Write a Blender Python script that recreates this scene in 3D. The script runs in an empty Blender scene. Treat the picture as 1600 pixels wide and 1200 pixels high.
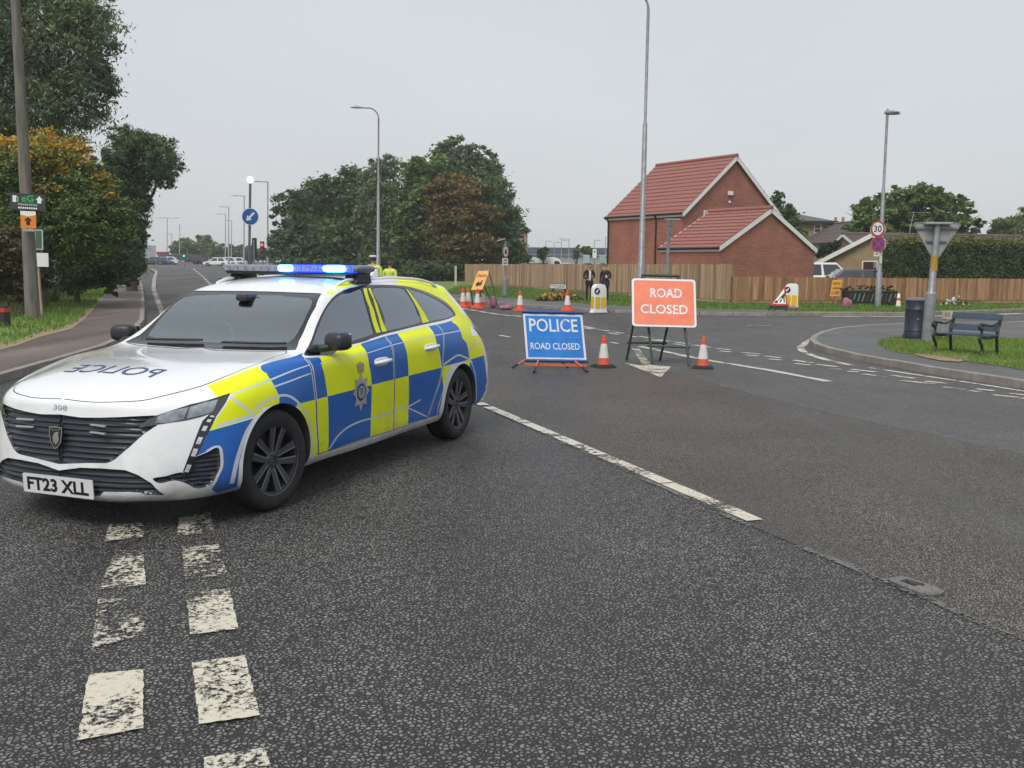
import bpy, bmesh, math, random
import numpy as np
from mathutils import Vector, Matrix, Euler
from mathutils.geometry import delaunay_2d_cdt, tessellate_polygon

R = math.radians
sc = bpy.context.scene
COL = sc.collection

# ------------------------------------------------------------------ camera
CAM_H, CAM_F, CAM_PITCH, CAM_ROLL = 1.5137, 1510.0, 0.12054, 0.00924
cam_data = bpy.data.cameras.new('camera')
cam_data.sensor_width = 36.0
cam_data.lens = 36.0 * CAM_F / 1600.0
cam_data.clip_start = 0.05
cam_data.clip_end = 6000.0
cam = bpy.data.objects.new('camera', cam_data)
COL.objects.link(cam)
cam.matrix_world = Matrix.Translation((0, 0, CAM_H)) @ Matrix.Rotation(math.pi / 2 - CAM_PITCH, 4, 'X') @ Matrix.Rotation(CAM_ROLL, 4, 'Z')
sc.camera = cam

# ------------------------------------------------------------------ sky, sun, exposure (even overcast)
SUN_EL, SUN_AZ = R(52), R(205)          # azimuth clockwise from +Y
world = bpy.data.worlds.new('World')
sc.world = world
world.use_nodes = True
wn = world.node_tree
wn.nodes.clear()
wo = wn.nodes.new('ShaderNodeOutputWorld')
sky = wn.nodes.new('ShaderNodeTexSky')
sky.sky_type = 'NISHITA'
sky.sun_disc = False
sky.sun_elevation = SUN_EL
sky.sun_rotation = SUN_AZ
sky.dust_density = 3.0
sky.air_density = 1.2
b_sky = wn.nodes.new('ShaderNodeBackground')
b_sky.inputs[1].default_value = 0.10
wn.links.new(sky.outputs[0], b_sky.inputs[0])
# cloud sheet: almost even pale grey with very soft mottling
tc = wn.nodes.new('ShaderNodeTexCoord')
mp = wn.nodes.new('ShaderNodeMapping'); mp.inputs['Scale'].default_value = (1.0, 1.0, 2.6)
nz = wn.nodes.new('ShaderNodeTexNoise'); nz.inputs['Scale'].default_value = 1.6; nz.inputs['Detail'].default_value = 5
cr = wn.nodes.new('ShaderNodeValToRGB')
cr.color_ramp.elements[0].position = 0.3; cr.color_ramp.elements[0].color = (0.350, 0.364, 0.383, 1)
cr.color_ramp.elements[1].position = 0.75; cr.color_ramp.elements[1].color = (0.408, 0.421, 0.440, 1)
b_cl = wn.nodes.new('ShaderNodeBackground'); b_cl.inputs[1].default_value = 1.0
wn.links.new(tc.outputs['Generated'], mp.inputs[0]); wn.links.new(mp.outputs[0], nz.inputs[0])
wn.links.new(nz.outputs[0], cr.inputs[0]); wn.links.new(cr.outputs[0], b_cl.inputs[0])
mxw = wn.nodes.new('ShaderNodeMixShader'); mxw.inputs[0].default_value = 0.93
wn.links.new(b_sky.outputs[0], mxw.inputs[1]); wn.links.new(b_cl.outputs[0], mxw.inputs[2])
wn.links.new(mxw.outputs[0], wo.inputs[0])

sun_d = bpy.data.lights.new('sun', 'SUN')
sun_d.energy = 1.5
sun_d.angle = R(28)
sun_d.color = (1.0, 0.965, 0.92)
sun = bpy.data.objects.new('sun', sun_d)
COL.objects.link(sun)
_sd = Vector((math.sin(SUN_AZ) * math.cos(SUN_EL), math.cos(SUN_AZ) * math.cos(SUN_EL), math.sin(SUN_EL)))
sun.rotation_euler = _sd.to_track_quat('Z', 'Y').to_euler()

sc.view_settings.view_transform = 'Standard'
sc.view_settings.look = 'None'
sc.view_settings.exposure = 0.82
sc.view_settings.gamma = 1.0
sc.view_settings.use_curve_mapping = False
try:
    sc.cycles.use_denoising = True
    sc.cycles.max_bounces = 8
    sc.cycles.volume_bounces = 1
    sc.cycles.transparent_max_bounces = 16
    sc.cycles.caustics_reflective = False
    sc.cycles.caustics_refractive = False
except Exception:
    pass

# ------------------------------------------------------------------ places: survey helper (a sight line from the photographer's spot to a point on the ground or at a distance)
def gz(x, y):
    """height of the land: level near the junction, the far road climbs gently to the west"""
    t = min(1.0, max(0.0, (-x - 8.0) / 14.0))
    return 0.0115 * min(max(0.0, y - 62.0), 190.0) * t

def ray(px, py):
    a, b = px - 800.0, py - 600.0
    c, s = math.cos(CAM_ROLL), math.sin(CAM_ROLL)
    u, v = a * c + b * s, -a * s + b * c
    cp, sp = math.cos(CAM_PITCH), math.sin(CAM_PITCH)
    return u / CAM_F, cp - v / CAM_F * sp, -sp - v / CAM_F * cp

def G(px, py, z=None):
    """where a sight line meets the land (or the level z)"""
    dx, dy, dz = ray(px, py)
    if z is not None:
        t = (z - CAM_H) / dz
        return Vector((dx * t, dy * t, z))
    lo, t = 0.0, 1.0
    while t < 700 and CAM_H + dz * t > gz(dx * t, dy * t):
        lo = t; t *= 1.02
    hi = min(t, 700.0)
    for _ in range(30):
        t = (lo + hi) / 2
        if CAM_H + dz * t > gz(dx * t, dy * t): lo = t
        else: hi = t
    return Vector((dx * hi, dy * hi, gz(dx * hi, dy * hi)))

def at(px, py, Y):
    dx, dy, dz = ray(px, py)
    t = Y / dy
    return Vector((dx * t, Y, CAM_H + dz * t))

# ------------------------------------------------------------------ object helpers
def tag(o, label=None, cat=None, group=None, kind=None):
    if label: o['label'] = label
    if cat: o['category'] = cat
    if group: o['group'] = group
    if kind: o['kind'] = kind
    return o

def empty(name, loc=(0, 0, 0), rz=0.0, parent=None, label=None, cat=None, group=None):
    o = bpy.data.objects.new(name, None)
    o.empty_display_size = 0.2
    COL.objects.link(o)
    o.location = loc
    o.rotation_euler = (0, 0, rz)
    if parent: o.parent = parent
    return tag(o, label, cat, group)

class MB:
    """collects simple solids into one mesh"""
    def __init__(s):
        s.v = []; s.f = []; s.m = []
    def add(s, verts, faces, mi=0):
        n = len(s.v)
        s.v.extend([tuple(p) for p in verts])
        for f in faces:
            s.f.append(tuple(i + n for i in f)); s.m.append(mi)
        return s
    def box(s, c, d, rot=None, mi=0, taper=1.0):
        hx, hy, hz = d[0] / 2, d[1] / 2, d[2] / 2
        vs = []
        for z, k in ((-hz, 1.0), (hz, taper)):
            for x, y in ((-hx, -hy), (hx, -hy), (hx, hy), (-hx, hy)):
                vs.append(Vector((x * k, y * k, z)))
        if rot is not None:
            M = rot if isinstance(rot, Matrix) else Euler(rot).to_matrix()
            vs = [M @ p for p in vs]
        c = Vector(c)
        return s.add([p + c for p in vs], [(3, 2, 1, 0), (4, 5, 6, 7), (0, 1, 5, 4), (1, 2, 6, 5), (2, 3, 7, 6), (3, 0, 4, 7)], mi)
    def tube(s, pts, rad, n=10, caps=True, mi=0):
        pts = [Vector(p) for p in pts]
        rs = rad if isinstance(rad, (list, tuple)) else [rad] * len(pts)
        base = len(s.v); up = None
        for i, p in enumerate(pts):
            d = (pts[min(i + 1, len(pts) - 1)] - pts[max(i - 1, 0)]).normalized()
            if up is None or abs(up.dot(d)) > 0.95:
                up = Vector((0, 0, 1)) if abs(d.z) < 0.9 else Vector((1, 0, 0))
            a = d.cross(up).normalized(); b = a.cross(d).normalized(); up = b
            for k in range(n):
                t = 2 * math.pi * k / n
                s.v.append(tuple(p + (a * math.cos(t) + b * math.sin(t)) * rs[i]))
        for i in range(len(pts) - 1):
            for k in range(n):
                s.f.append((base + i * n + k, base + i * n + (k + 1) % n, base + (i + 1) * n + (k + 1) % n, base + (i + 1) * n + k)); s.m.append(mi)
        if caps:
            s.f.append(tuple(base + k for k in range(n))[::-1]); s.m.append(mi)
            s.f.append(tuple(base + (len(pts) - 1) * n + k for k in range(n))); s.m.append(mi)
        return s
    def lathe(s, prof, c=(0, 0, 0), n=24, axis='Z', mi=0, caps=True):
        base = len(s.v); c = Vector(c)
        for r, h in prof:
            for k in range(n):
                t = 2 * math.pi * k / n
                x, y = r * math.cos(t), r * math.sin(t)
                p = Vector((x, y, h)) if axis == 'Z' else (Vector((x, h, y)) if axis == 'Y' else Vector((h, x, y)))
                s.v.append(tuple(p + c))
        for i in range(len(prof) - 1):
            for k in range(n):
                f = (base + i * n + k, base + i * n + (k + 1) % n, base + (i + 1) * n + (k + 1) % n, base + (i + 1) * n + k)
                s.f.append(f[::-1] if axis == 'Y' else f); s.m.append(mi)
        if caps:
            for i, fl in ((0, 1), (len(prof) - 1, 0)):
                if prof[i][0] > 1e-4:
                    f = tuple(base + i * n + k for k in range(n))
                    s.f.append(f[::-1] if fl ^ (axis == 'Y') else f); s.m.append(mi)
        return s
    def prism(s, poly, h0, h1, M=None, mi=0):
        """poly: 2-D outline; extruded along local z from h0 to h1 then placed by M"""
        M = M or Matrix.Identity(4)
        n = len(poly)
        vs = [M @ Vector((p[0], p[1], h0)) for p in poly] + [M @ Vector((p[0], p[1], h1)) for p in poly]
        fs = [(i, (i + 1) % n, n + (i + 1) % n, n + i) for i in range(n)]
        tri = tessellate_polygon([[Vector((p[0], p[1], 0)) for p in poly]])
        fs += [tuple(n + i for i in t) for t in tri] + [tuple(t[::-1]) for t in tri]
        return s.add(vs, fs, mi)
    def sphere(s, c, r, n=16, m=10, mi=0, e=1.0, rot=None):
        r = r if isinstance(r, (tuple, list)) else (r, r, r)
        c = Vector(c); base = len(s.v)
        sg = lambda q: math.copysign(abs(q) ** e, q)
        for j in range(m + 1):
            ph = -math.pi / 2 + math.pi * j / m
            for k in range(n):
                t = 2 * math.pi * k / n
                p = Vector((r[0] * sg(math.cos(ph)) * sg(math.cos(t)), r[1] * sg(math.cos(ph)) * sg(math.sin(t)), r[2] * sg(math.sin(ph))))
                if rot is not None: p = rot @ p
                s.v.append(tuple(p + c))
        for j in range(m):
            for k in range(n):
                s.f.append((base + j * n + k, base + j * n + (k + 1) % n, base + (j + 1) * n + (k + 1) % n, base + (j + 1) * n + k)); s.m.append(mi)
        return s
    def build(s, name, mats, parent=None, smooth=None, bevel=0.0, loc=None, rot=None):
        me = bpy.data.meshes.new(name)
        me.from_pydata(s.v, [], s.f)
        mats = mats if isinstance(mats, (list, tuple)) else [mats]
        for m in mats: me.materials.append(m)
        if len(mats) > 1:
            me.polygons.foreach_set('material_index', s.m)
        bm = bmesh.new(); bm.from_mesh(me)
        bmesh.ops.remove_doubles(bm, verts=bm.verts, dist=1e-5)
        bmesh.ops.recalc_face_normals(bm, faces=bm.faces)
        if bevel:
            ed = [e for e in bm.edges if len(e.link_faces) == 2 and e.calc_face_angle(0) > 0.7]
            bmesh.ops.bevel(bm, geom=ed, offset=bevel, segments=2, affect='EDGES', profile=0.6, clamp_overlap=True)
        bm.to_mesh(me); bm.free()
        if smooth:
            me.polygons.foreach_set('use_smooth', [True] * len(me.polygons))
            me.set_sharp_from_angle(angle=R(smooth if smooth is not True else 40))
        o = bpy.data.objects.new(name, me)
        COL.objects.link(o)
        if parent: o.parent = parent
        if loc is not None: o.location = loc
        if rot is not None: o.rotation_euler = rot
        return o

def raw_mesh(name, verts, faces, mats, parent=None, smooth=False, mi=None):
    me = bpy.data.meshes.new(name)
    me.from_pydata([tuple(v) for v in verts], [], faces)
    for m in (mats if isinstance(mats, (list, tuple)) else [mats]): me.materials.append(m)
    if mi is not None: me.polygons.foreach_set('material_index', mi)
    if smooth: me.polygons.foreach_set('use_smooth', [True] * len(faces))
    o = bpy.data.objects.new(name, me)
    COL.objects.link(o)
    if parent: o.parent = parent
    return o

def dup(o, parent=None, loc=None, rz=None, **kw):
    c = o.copy(); COL.objects.link(c)
    if parent is not None: c.parent = parent
    for ch in list(o.children): dup(ch, c)
    if loc is not None: c.location = loc
    if rz is not None: c.rotation_euler = (0, 0, rz)
    return tag(c, **kw)

def text_mesh(s, size=1.0, align='CENTER', spacing=1.0, extrude=0.0, bold=0.0):
    """outline of lettering as flat triangles in x,y (mesh data)"""
    cu = bpy.data.curves.new('lettering', 'FONT')
    cu.body = s; cu.size = size; cu.align_x = align; cu.align_y = 'CENTER'
    cu.space_character = spacing; cu.extrude = extrude; cu.offset = bold
    cu.resolution_u = 3
    o = bpy.data.objects.new('lettering', cu); COL.objects.link(o)
    dg = bpy.context.evaluated_depsgraph_get()
    me = bpy.data.meshes.new_from_object(o.evaluated_get(dg))
    vs = [tuple(v.co) for v in me.vertices]; fs = [tuple(p.vertices) for p in me.polygons]
    bpy.data.objects.remove(o); bpy.data.curves.remove(cu); bpy.data.meshes.remove(me)
    return vs, fs

def lettering(mb, s, size, M, mi=0, width=None, height=None, **kw):
    kw['bold'] = kw.pop('heavy', 0.016 if kw.get('bold') else 0.0)
    vs, fs = text_mesh(s, 1.0, **kw)
    xs = [v[0] for v in vs]; ys = [v[1] for v in vs]
    cx, cy = (min(xs) + max(xs)) / 2, (min(ys) + max(ys)) / 2
    kx = (width / (max(xs) - min(xs))) if width else 1.0
    ky = (height / (max(ys) - min(ys))) if height else (kx if width else 1.0)
    mb.add([M @ Vector(((v[0] - cx) * kx, (v[1] - cy) * ky, v[2])) for v in vs], fs, mi)

def frame(o, x, y):
    """4x4 from origin, local x axis, local y axis"""
    x = Vector(x).normalized(); z = x.cross(Vector(y)).normalized(); y = z.cross(x)
    return Matrix(((x.x, y.x, z.x, o[0]), (x.y, y.y, z.y, o[1]), (x.z, y.z, z.z, o[2]), (0, 0, 0, 1)))

def rrect(w, h, r, n=5):
    p = []
    for cx, cy, a0 in ((w / 2 - r, h / 2 - r, 0), (-w / 2 + r, h / 2 - r, 90), (-w / 2 + r, -h / 2 + r, 180), (w / 2 - r, -h / 2 + r, 270)):
        for k in range(n):
            a = R(a0 + 90 * k / (n - 1)); p.append((cx + r * math.cos(a), cy + r * math.sin(a)))
    return p

def pip(poly, x, y):
    """points in polygon, vectorised"""
    p = np.asarray(poly); n = len(p); ins = np.zeros(len(x), bool); j = n - 1
    for i in range(n):
        xi, yi = p[i]; xj, yj = p[j]
        c = ((yi > y) != (yj > y)) & (x < (xj - xi) * (y - yi) / (yj - yi + 1e-15) + xi)
        ins ^= c; j = i
    return ins

# ------------------------------------------------------------------ materials
MATS = {}
def mat(name, col, rough=0.5, metal=0.0, var=0.0, vscale=8.0, bump=0.0, bscale=60.0, coat=0.0, emit=None, estr=0.0, spec=0.5, col2=None, detail=4.0):
    if name in MATS: return MATS[name]
    m = bpy.data.materials.new(name); m.use_nodes = True
    nt = m.node_tree; b = nt.nodes['Principled BSDF']
    b.inputs['Base Color'].default_value = (*col, 1); b.inputs['Roughness'].default_value = rough
    b.inputs['Metallic'].default_value = metal
    b.inputs['Specular IOR Level'].default_value = spec
    if coat: b.inputs['Coat Weight'].default_value = coat; b.inputs['Coat Roughness'].default_value = 0.04
    if emit: b.inputs['Emission Color'].default_value = (*emit, 1); b.inputs['Emission Strength'].default_value = estr
    if var or col2 or bump:
        t = nt.nodes.new('ShaderNodeTexCoord')
    if var or col2:
        n = nt.nodes.new('ShaderNodeTexNoise'); n.inputs['Scale'].default_value = vscale; n.inputs['Detail'].default_value = detail; n.inputs['Roughness'].default_value = 0.62
        nt.links.new(t.outputs['Object'], n.inputs['Vector'])
        r = nt.nodes.new('ShaderNodeValToRGB')
        c2 = col2 or tuple(c * (1 + var) for c in col)
        c1 = tuple(c * (1 - var) for c in col) if not col2 else col
        r.color_ramp.elements[0].position = 0.32; r.color_ramp.elements[0].color = (*c1, 1)
        r.color_ramp.elements[1].position = 0.68; r.color_ramp.elements[1].color = (*c2, 1)
        nt.links.new(n.outputs[0], r.inputs[0]); nt.links.new(r.outputs[0], b.inputs['Base Color'])
    if bump:
        n2 = nt.nodes.new('ShaderNodeTexNoise'); n2.inputs['Scale'].default_value = bscale; n2.inputs['Detail'].default_value = 3
        nt.links.new(t.outputs['Object'], n2.inputs['Vector'])
        bp = nt.nodes.new('ShaderNodeBump'); bp.inputs['Strength'].default_value = bump; bp.inputs['Distance'].default_value = 0.02
        nt.links.new(n2.outputs[0], bp.inputs['Height']); nt.links.new(bp.outputs[0], b.inputs['Normal'])
    MATS[name] = m
    return m

def glass(name, tint=(0.25, 0.3, 0.33), base=0.10, rough=0.02, ior=1.5, gcol=(1, 1, 1)):
    """thin tinted pane: clear tint underneath, mirror reflection rising at grazing angles"""
    if name in MATS: return MATS[name]
    m = bpy.data.materials.new(name); m.use_nodes = True
    nt = m.node_tree; nt.nodes.clear()
    o = nt.nodes.new('ShaderNodeOutputMaterial'); tr = nt.nodes.new('ShaderNodeBsdfTransparent'); tr.inputs[0].default_value = (*tint, 1)
    gl = nt.nodes.new('ShaderNodeBsdfGlossy'); gl.inputs['Roughness'].default_value = rough; gl.inputs['Color'].default_value = (*gcol, 1)
    fr = nt.nodes.new('ShaderNodeFresnel'); fr.inputs[0].default_value = ior
    ma = nt.nodes.new('ShaderNodeMath'); ma.operation = 'ADD'; ma.use_clamp = True; ma.inputs[1].default_value = base
    mx = nt.nodes.new('ShaderNodeMixShader')
    nt.links.new(fr.outputs[0], ma.inputs[0]); nt.links.new(ma.outputs[0], mx.inputs[0]); nt.links.new(tr.outputs[0], mx.inputs[1]); nt.links.new(gl.outputs[0], mx.inputs[2]); nt.links.new(mx.outputs[0], o.inputs[0])
    MATS[name] = m
    return m
# ------------------------------------------------------------------ ground, roads, pavements
def nodes(name):
    m = bpy.data.materials.new(name); m.use_nodes = True; MATS[name] = m
    return m, m.node_tree, m.node_tree.nodes['Principled BSDF']

def asphalt(name, stone, stone2, gap, scale=62.0, rough=0.62, bump=0.55, patch=0.25, stretch=1.0):
    """surface-dressed chippings: cells of stone with dark bitumen between, broad wear patches"""
    m, nt, b = nodes(name)
    L = nt.links.new; N = nt.nodes.new
    t = N('ShaderNodeTexCoord')
    mp_ = N('ShaderNodeMapping'); mp_.inputs['Scale'].default_value = (1, stretch, 1); L(t.outputs['Object'], mp_.inputs[0])
    wn_ = N('ShaderNodeTexNoise'); wn_.inputs['Scale'].default_value = 70; wn_.inputs['Detail'].default_value = 3; L(mp_.outputs[0], wn_.inputs['Vector'])
    mx = N('ShaderNodeMix'); mx.data_type = 'VECTOR'; mx.inputs[0].default_value = 0.014
    L(mp_.outputs[0], mx.inputs[4]); L(wn_.outputs['Color'], mx.inputs[5])
    v = N('ShaderNodeTexVoronoi'); v.feature = 'DISTANCE_TO_EDGE'; v.inputs['Scale'].default_value = scale; L(mx.outputs[1], v.inputs['Vector'])
    vc = N('ShaderNodeTexVoronoi'); vc.feature = 'F1'; vc.inputs['Scale'].default_value = scale; L(mx.outputs[1], vc.inputs['Vector'])
    sep = N('ShaderNodeSeparateColor'); L(vc.outputs['Color'], sep.inputs[0])
    r1 = N('ShaderNodeValToRGB'); r1.color_ramp.elements[0].color = (*stone, 1); r1.color_ramp.elements[1].color = (*stone2, 1); L(sep.outputs[0], r1.inputs[0])
    # random stones missing: cell blue channel lowers the stone into the binder
    ed = N('ShaderNodeMapRange'); ed.inputs[1].default_value = 0.03; ed.inputs[2].default_value = 0.20; L(v.outputs['Distance'], ed.inputs[0])
    ms = N('ShaderNodeMapRange'); ms.inputs[1].default_value = 0.02; ms.inputs[2].default_value = 0.24; L(sep.outputs[2], ms.inputs[0])
    mu = N('ShaderNodeMath'); mu.operation = 'MULTIPLY'; L(ed.outputs[0], mu.inputs[0]); L(ms.outputs[0], mu.inputs[1])
    c = N('ShaderNodeMix'); c.data_type = 'RGBA'; L(mu.outputs[0], c.inputs[0]); c.inputs[6].default_value = (*gap, 1); L(r1.outputs[0], c.inputs[7])
    n1 = N('ShaderNodeTexNoise'); n1.inputs['Scale'].default_value = 0.55; n1.inputs['Detail'].default_value = 7; n1.inputs['Roughness'].default_value = 0.6; L(t.outputs['Object'], n1.inputs['Vector'])
    mr = N('ShaderNodeMapRange'); mr.inputs[1].default_value = 0.3; mr.inputs[2].default_value = 0.7; mr.inputs[3].default_value = 1 - patch; mr.inputs[4].default_value = 1 + patch; L(n1.outputs[0], mr.inputs[0])
    # wheel tracks: long streaks of polished, darker stone along the carriageway
    mt = N('ShaderNodeMapping'); mt.inputs['Rotation'].default_value = (0, 0, R(-20.5)); mt.inputs['Scale'].default_value = (1.25, .05, 1); L(t.outputs['Object'], mt.inputs[0])
    nt_ = N('ShaderNodeTexNoise'); nt_.inputs['Scale'].default_value = 1.0; nt_.inputs['Detail'].default_value = 4; L(mt.outputs[0], nt_.inputs['Vector'])
    mw = N('ShaderNodeMapRange'); mw.inputs[1].default_value = .36; mw.inputs[2].default_value = .64; mw.inputs[3].default_value = .78; mw.inputs[4].default_value = 1.14; L(nt_.outputs[0], mw.inputs[0])
    m2 = N('ShaderNodeMath'); m2.operation = 'MULTIPLY'; L(mr.outputs[0], m2.inputs[0]); L(mw.outputs[0], m2.inputs[1])
    vm = N('ShaderNodeVectorMath'); vm.operation = 'SCALE'; L(c.outputs[2], vm.inputs[0]); L(m2.outputs[0], vm.inputs['Scale'])
    L(vm.outputs[0], b.inputs['Base Color'])
    rg_ = N('ShaderNodeMapRange'); rg_.inputs[1].default_value = .36; rg_.inputs[2].default_value = .64; rg_.inputs[3].default_value = rough - .2; rg_.inputs[4].default_value = rough + .06; L(nt_.outputs[0], rg_.inputs[0]); L(rg_.outputs[0], b.inputs['Roughness'])
    b.inputs['Specular IOR Level'].default_value = 0.45
    bp = N('ShaderNodeBump'); bp.inputs['Strength'].default_value = bump; bp.inputs['Distance'].default_value = 0.016; L(mu.outputs[0], bp.inputs['Height']); L(bp.outputs[0], b.inputs['Normal'])
    return m

def paint(name, col, wear, scale=22.0):
    """thermoplastic road paint worn through to the road in ragged patches"""
    m, nt, b = nodes(name); L = nt.links.new; N = nt.nodes.new
    t = N('ShaderNodeTexCoord')
    n = N('ShaderNodeTexNoise'); n.inputs['Scale'].default_value = scale; n.inputs['Detail'].default_value = 6; n.inputs['Roughness'].default_value = 0.7; L(t.outputs['Object'], n.inputs['Vector'])
    n2 = N('ShaderNodeTexNoise'); n2.inputs['Scale'].default_value = 2.2; n2.inputs['Detail'].default_value = 3; L(t.outputs['Object'], n2.inputs['Vector'])
    ad = N('ShaderNodeMath'); ad.operation = 'MULTIPLY_ADD'; ad.inputs[1].default_value = 0.75; L(n2.outputs[0], ad.inputs[0]); L(n.outputs[0], ad.inputs[2])
    mr = N('ShaderNodeMapRange'); mr.inputs[1].default_value = wear - 0.05; mr.inputs[2].default_value = wear + 0.035; L(ad.outputs[0], mr.inputs[0])
    r = N('ShaderNodeValToRGB'); r.color_ramp.elements[0].position = .3; r.color_ramp.elements[0].color = (*[c * .82 for c in col], 1); r.color_ramp.elements[1].position = .7; r.color_ramp.elements[1].color = (*col, 1); L(n.outputs[0], r.inputs[0]); L(r.outputs[0], b.inputs['Base Color'])
    b.inputs['Roughness'].default_value = 0.6
    tr = N('ShaderNodeBsdfTransparent'); mx = N('ShaderNodeMixShader'); o = nt.nodes['Material Output']
    L(mr.outputs[0], mx.inputs[0]); L(tr.outputs[0], mx.inputs[1]); L(b.outputs[0], mx.inputs[2]); L(mx.outputs[0], o.inputs[0])
    bp = N('ShaderNodeBump'); bp.inputs['Strength'].default_value = .25; bp.inputs['Distance'].default_value = .004; L(n.outputs[0], bp.inputs['Height']); L(bp.outputs[0], b.inputs['Normal'])
    return m

A_ROAD = asphalt('chipped_asphalt', (0.125, 0.120, 0.114), (0.225, 0.216, 0.206), (0.020, 0.019, 0.018), 54, bump=1.0, patch=.24)
A_LANE = asphalt('brown_chipped_asphalt', (0.134, 0.120, 0.102), (0.232, 0.208, 0.176), (0.030, 0.028, 0.025), 68, bump=.9, patch=.22)
A_FAR = asphalt('grey_asphalt', (0.14, 0.138, 0.136), (0.235, 0.231, 0.227), (0.045, 0.044, 0.044), 76, bump=.8, patch=.22)
A_PATH = asphalt('footpath_asphalt', (0.17, 0.132, 0.116), (0.25, 0.20, 0.178), (0.09, 0.07, 0.062), 130, bump=.35, patch=.18)
A_PATH2 = asphalt('grey_footway', (0.10, 0.10, 0.10), (0.15, 0.148, 0.147), (0.06, 0.06, 0.06), 150, bump=.25, patch=.18)
P_WHITE = paint('worn_white_paint', (0.60, 0.565, 0.46), 0.85, 48)
P_WORN = paint('very_worn_white_paint', (0.56, 0.525, 0.43), 0.93, 44)
P_OLD = paint('fading_white_paint', (0.56, 0.545, 0.49), 0.80, 14)
P_YEL = paint('worn_yellow_paint', (0.55, 0.42, 0.22), 0.80)
GRASS = mat('grass_soil', (0.085, 0.14, 0.028), 0.9, vscale=1.4, col2=(0.17, 0.235, 0.055), bump=.5, bscale=45, detail=8)
FIELD = mat('field_grass', (0.05, 0.08, 0.025), 0.95, vscale=.05, col2=(0.09, 0.12, 0.04))
DIRT = mat('bare_earth', (0.21, 0.15, 0.095), 0.95, vscale=5, col2=(0.30, 0.23, 0.15), bump=.4)
KERB = mat('concrete_kerb', (0.19, 0.172, 0.152), 0.85, vscale=5, col2=(0.29, 0.265, 0.235), bump=.25, bscale=80, detail=8)
TAR = paint('bitumen_seam', (0.15, 0.146, 0.14), 0.92, 34)

def sheet(name, pts, m, z, kind='structure', step=None, parent=None):
    """flat sheet following the land; pts = outline (x,y)"""
    vs = [Vector((p[0], p[1], 0)) for p in pts]
    tri = tessellate_polygon([vs])
    o = raw_mesh(name, [(p.x, p.y, gz(p.x, p.y) + z) for p in vs], [tuple(t) for t in tri], m, parent)
    me = o.data; bm = bmesh.new(); bm.from_mesh(me); bmesh.ops.recalc_face_normals(bm, faces=bm.faces)
    for f in bm.faces:
        if f.normal.z < 0: f.normal_flip()
    bm.to_mesh(me); bm.free()
    if kind and not parent: tag(o, kind=kind)
    return o

def grid_sheet(name, xs, ys, m, z):
    V = [(x, y, gz(x, y) + z) for y in ys for x in xs]; n = len(xs)
    Fc = [(j * n + i, j * n + i + 1, (j + 1) * n + i + 1, (j + 1) * n + i) for j in range(len(ys) - 1) for i in range(n - 1)]
    return tag(raw_mesh(name, V, Fc, m), kind='structure')

grid_sheet('ground', [-2700, -900, -300, -120, -90, -60, -40, -30, -22, -18, -15, -12, -10, -8, 0, 40, 120, 400, 1200, 2700], [-60, -10, 0, 30, 62, 80, 110, 150, 200, 252, 400, 900, 2200, 4000], FIELD, -0.05)
grid_sheet('road', [-120, -90, -60, -40, -30, -22, -18, -15, -12, -10, -8, 0, 10, 25, 45], [-8, 0, 15, 30, 45, 62, 75, 90, 110, 135, 165, 200, 252], A_ROAD, 0.0)

def g2(*pts): return [(G(*p).x, G(*p).y) for p in pts]
seam1 = [(-0.75, 12.2), (-0.2, 10.21), (0.55, 7.95), (1.44, 5.55), (1.93, 4.35), (2.35, 3.2), (3.1, 0.5), (4.2, -3)]
seam2 = [(1.9, 16.2), (2.71, 12.71), (3.14, 10.9), (3.75, 9.2), (4.6, 7.2), (5.8, 4.0), (8.5, -3)]
sheet('road_lane', seam1 + seam2[::-1], A_LANE, 0.003)
far_l = [(-2.6, 17.5), (0.2, 13.9), (1.9, 16.2)] + seam2[1:]
sheet('side_road', seam2[::-1] + g2((1010, 528), (1050, 500), (1100, 496), (1270, 496), (1420, 496), (1600, 490)) + [(40, 42), (40, -3)], A_FAR, 0.003)

def ribbon(name, pts, w, m, z, kind=True, parent=None, jitter=0.0):
    rnd = random.Random(len(name) + len(pts)); P = [Vector((p[0], p[1], 0)) for p in pts]; V = []; Fc = []
    Q = []
    for i in range(len(P) - 1):
        n = max(1, int((P[i + 1] - P[i]).length / .25)) if jitter else 1
        for k in range(n): Q.append(P[i].lerp(P[i + 1], k / n))
    Q.append(P[-1]); P = Q
    for i, p in enumerate(P):
        d = (P[min(i + 1, len(P) - 1)] - P[max(i - 1, 0)]).normalized(); n = Vector((-d.y, d.x, 0))
        ww = (w[0] + (w[1] - w[0]) * i / (len(P) - 1)) if isinstance(w, tuple) else w
        for s in (1, -1):
            q = p + n * (ww / 2 * s * (1 + rnd.uniform(-jitter, jitter))); V.append((q.x, q.y, gz(q.x, q.y) + z))
    for i in range(len(P) - 1): Fc.append((2 * i, 2 * i + 1, 2 * i + 3, 2 * i + 2))
    o = raw_mesh(name, V, Fc, m, parent)
    if kind and not parent: tag(o, kind='structure')
    return o
ribbon('road_seam', seam1, 0.05, TAR, 0.006, jitter=.5)
ribbon('road_seam', seam2, 0.03, TAR, 0.006, jitter=.5)

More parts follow.
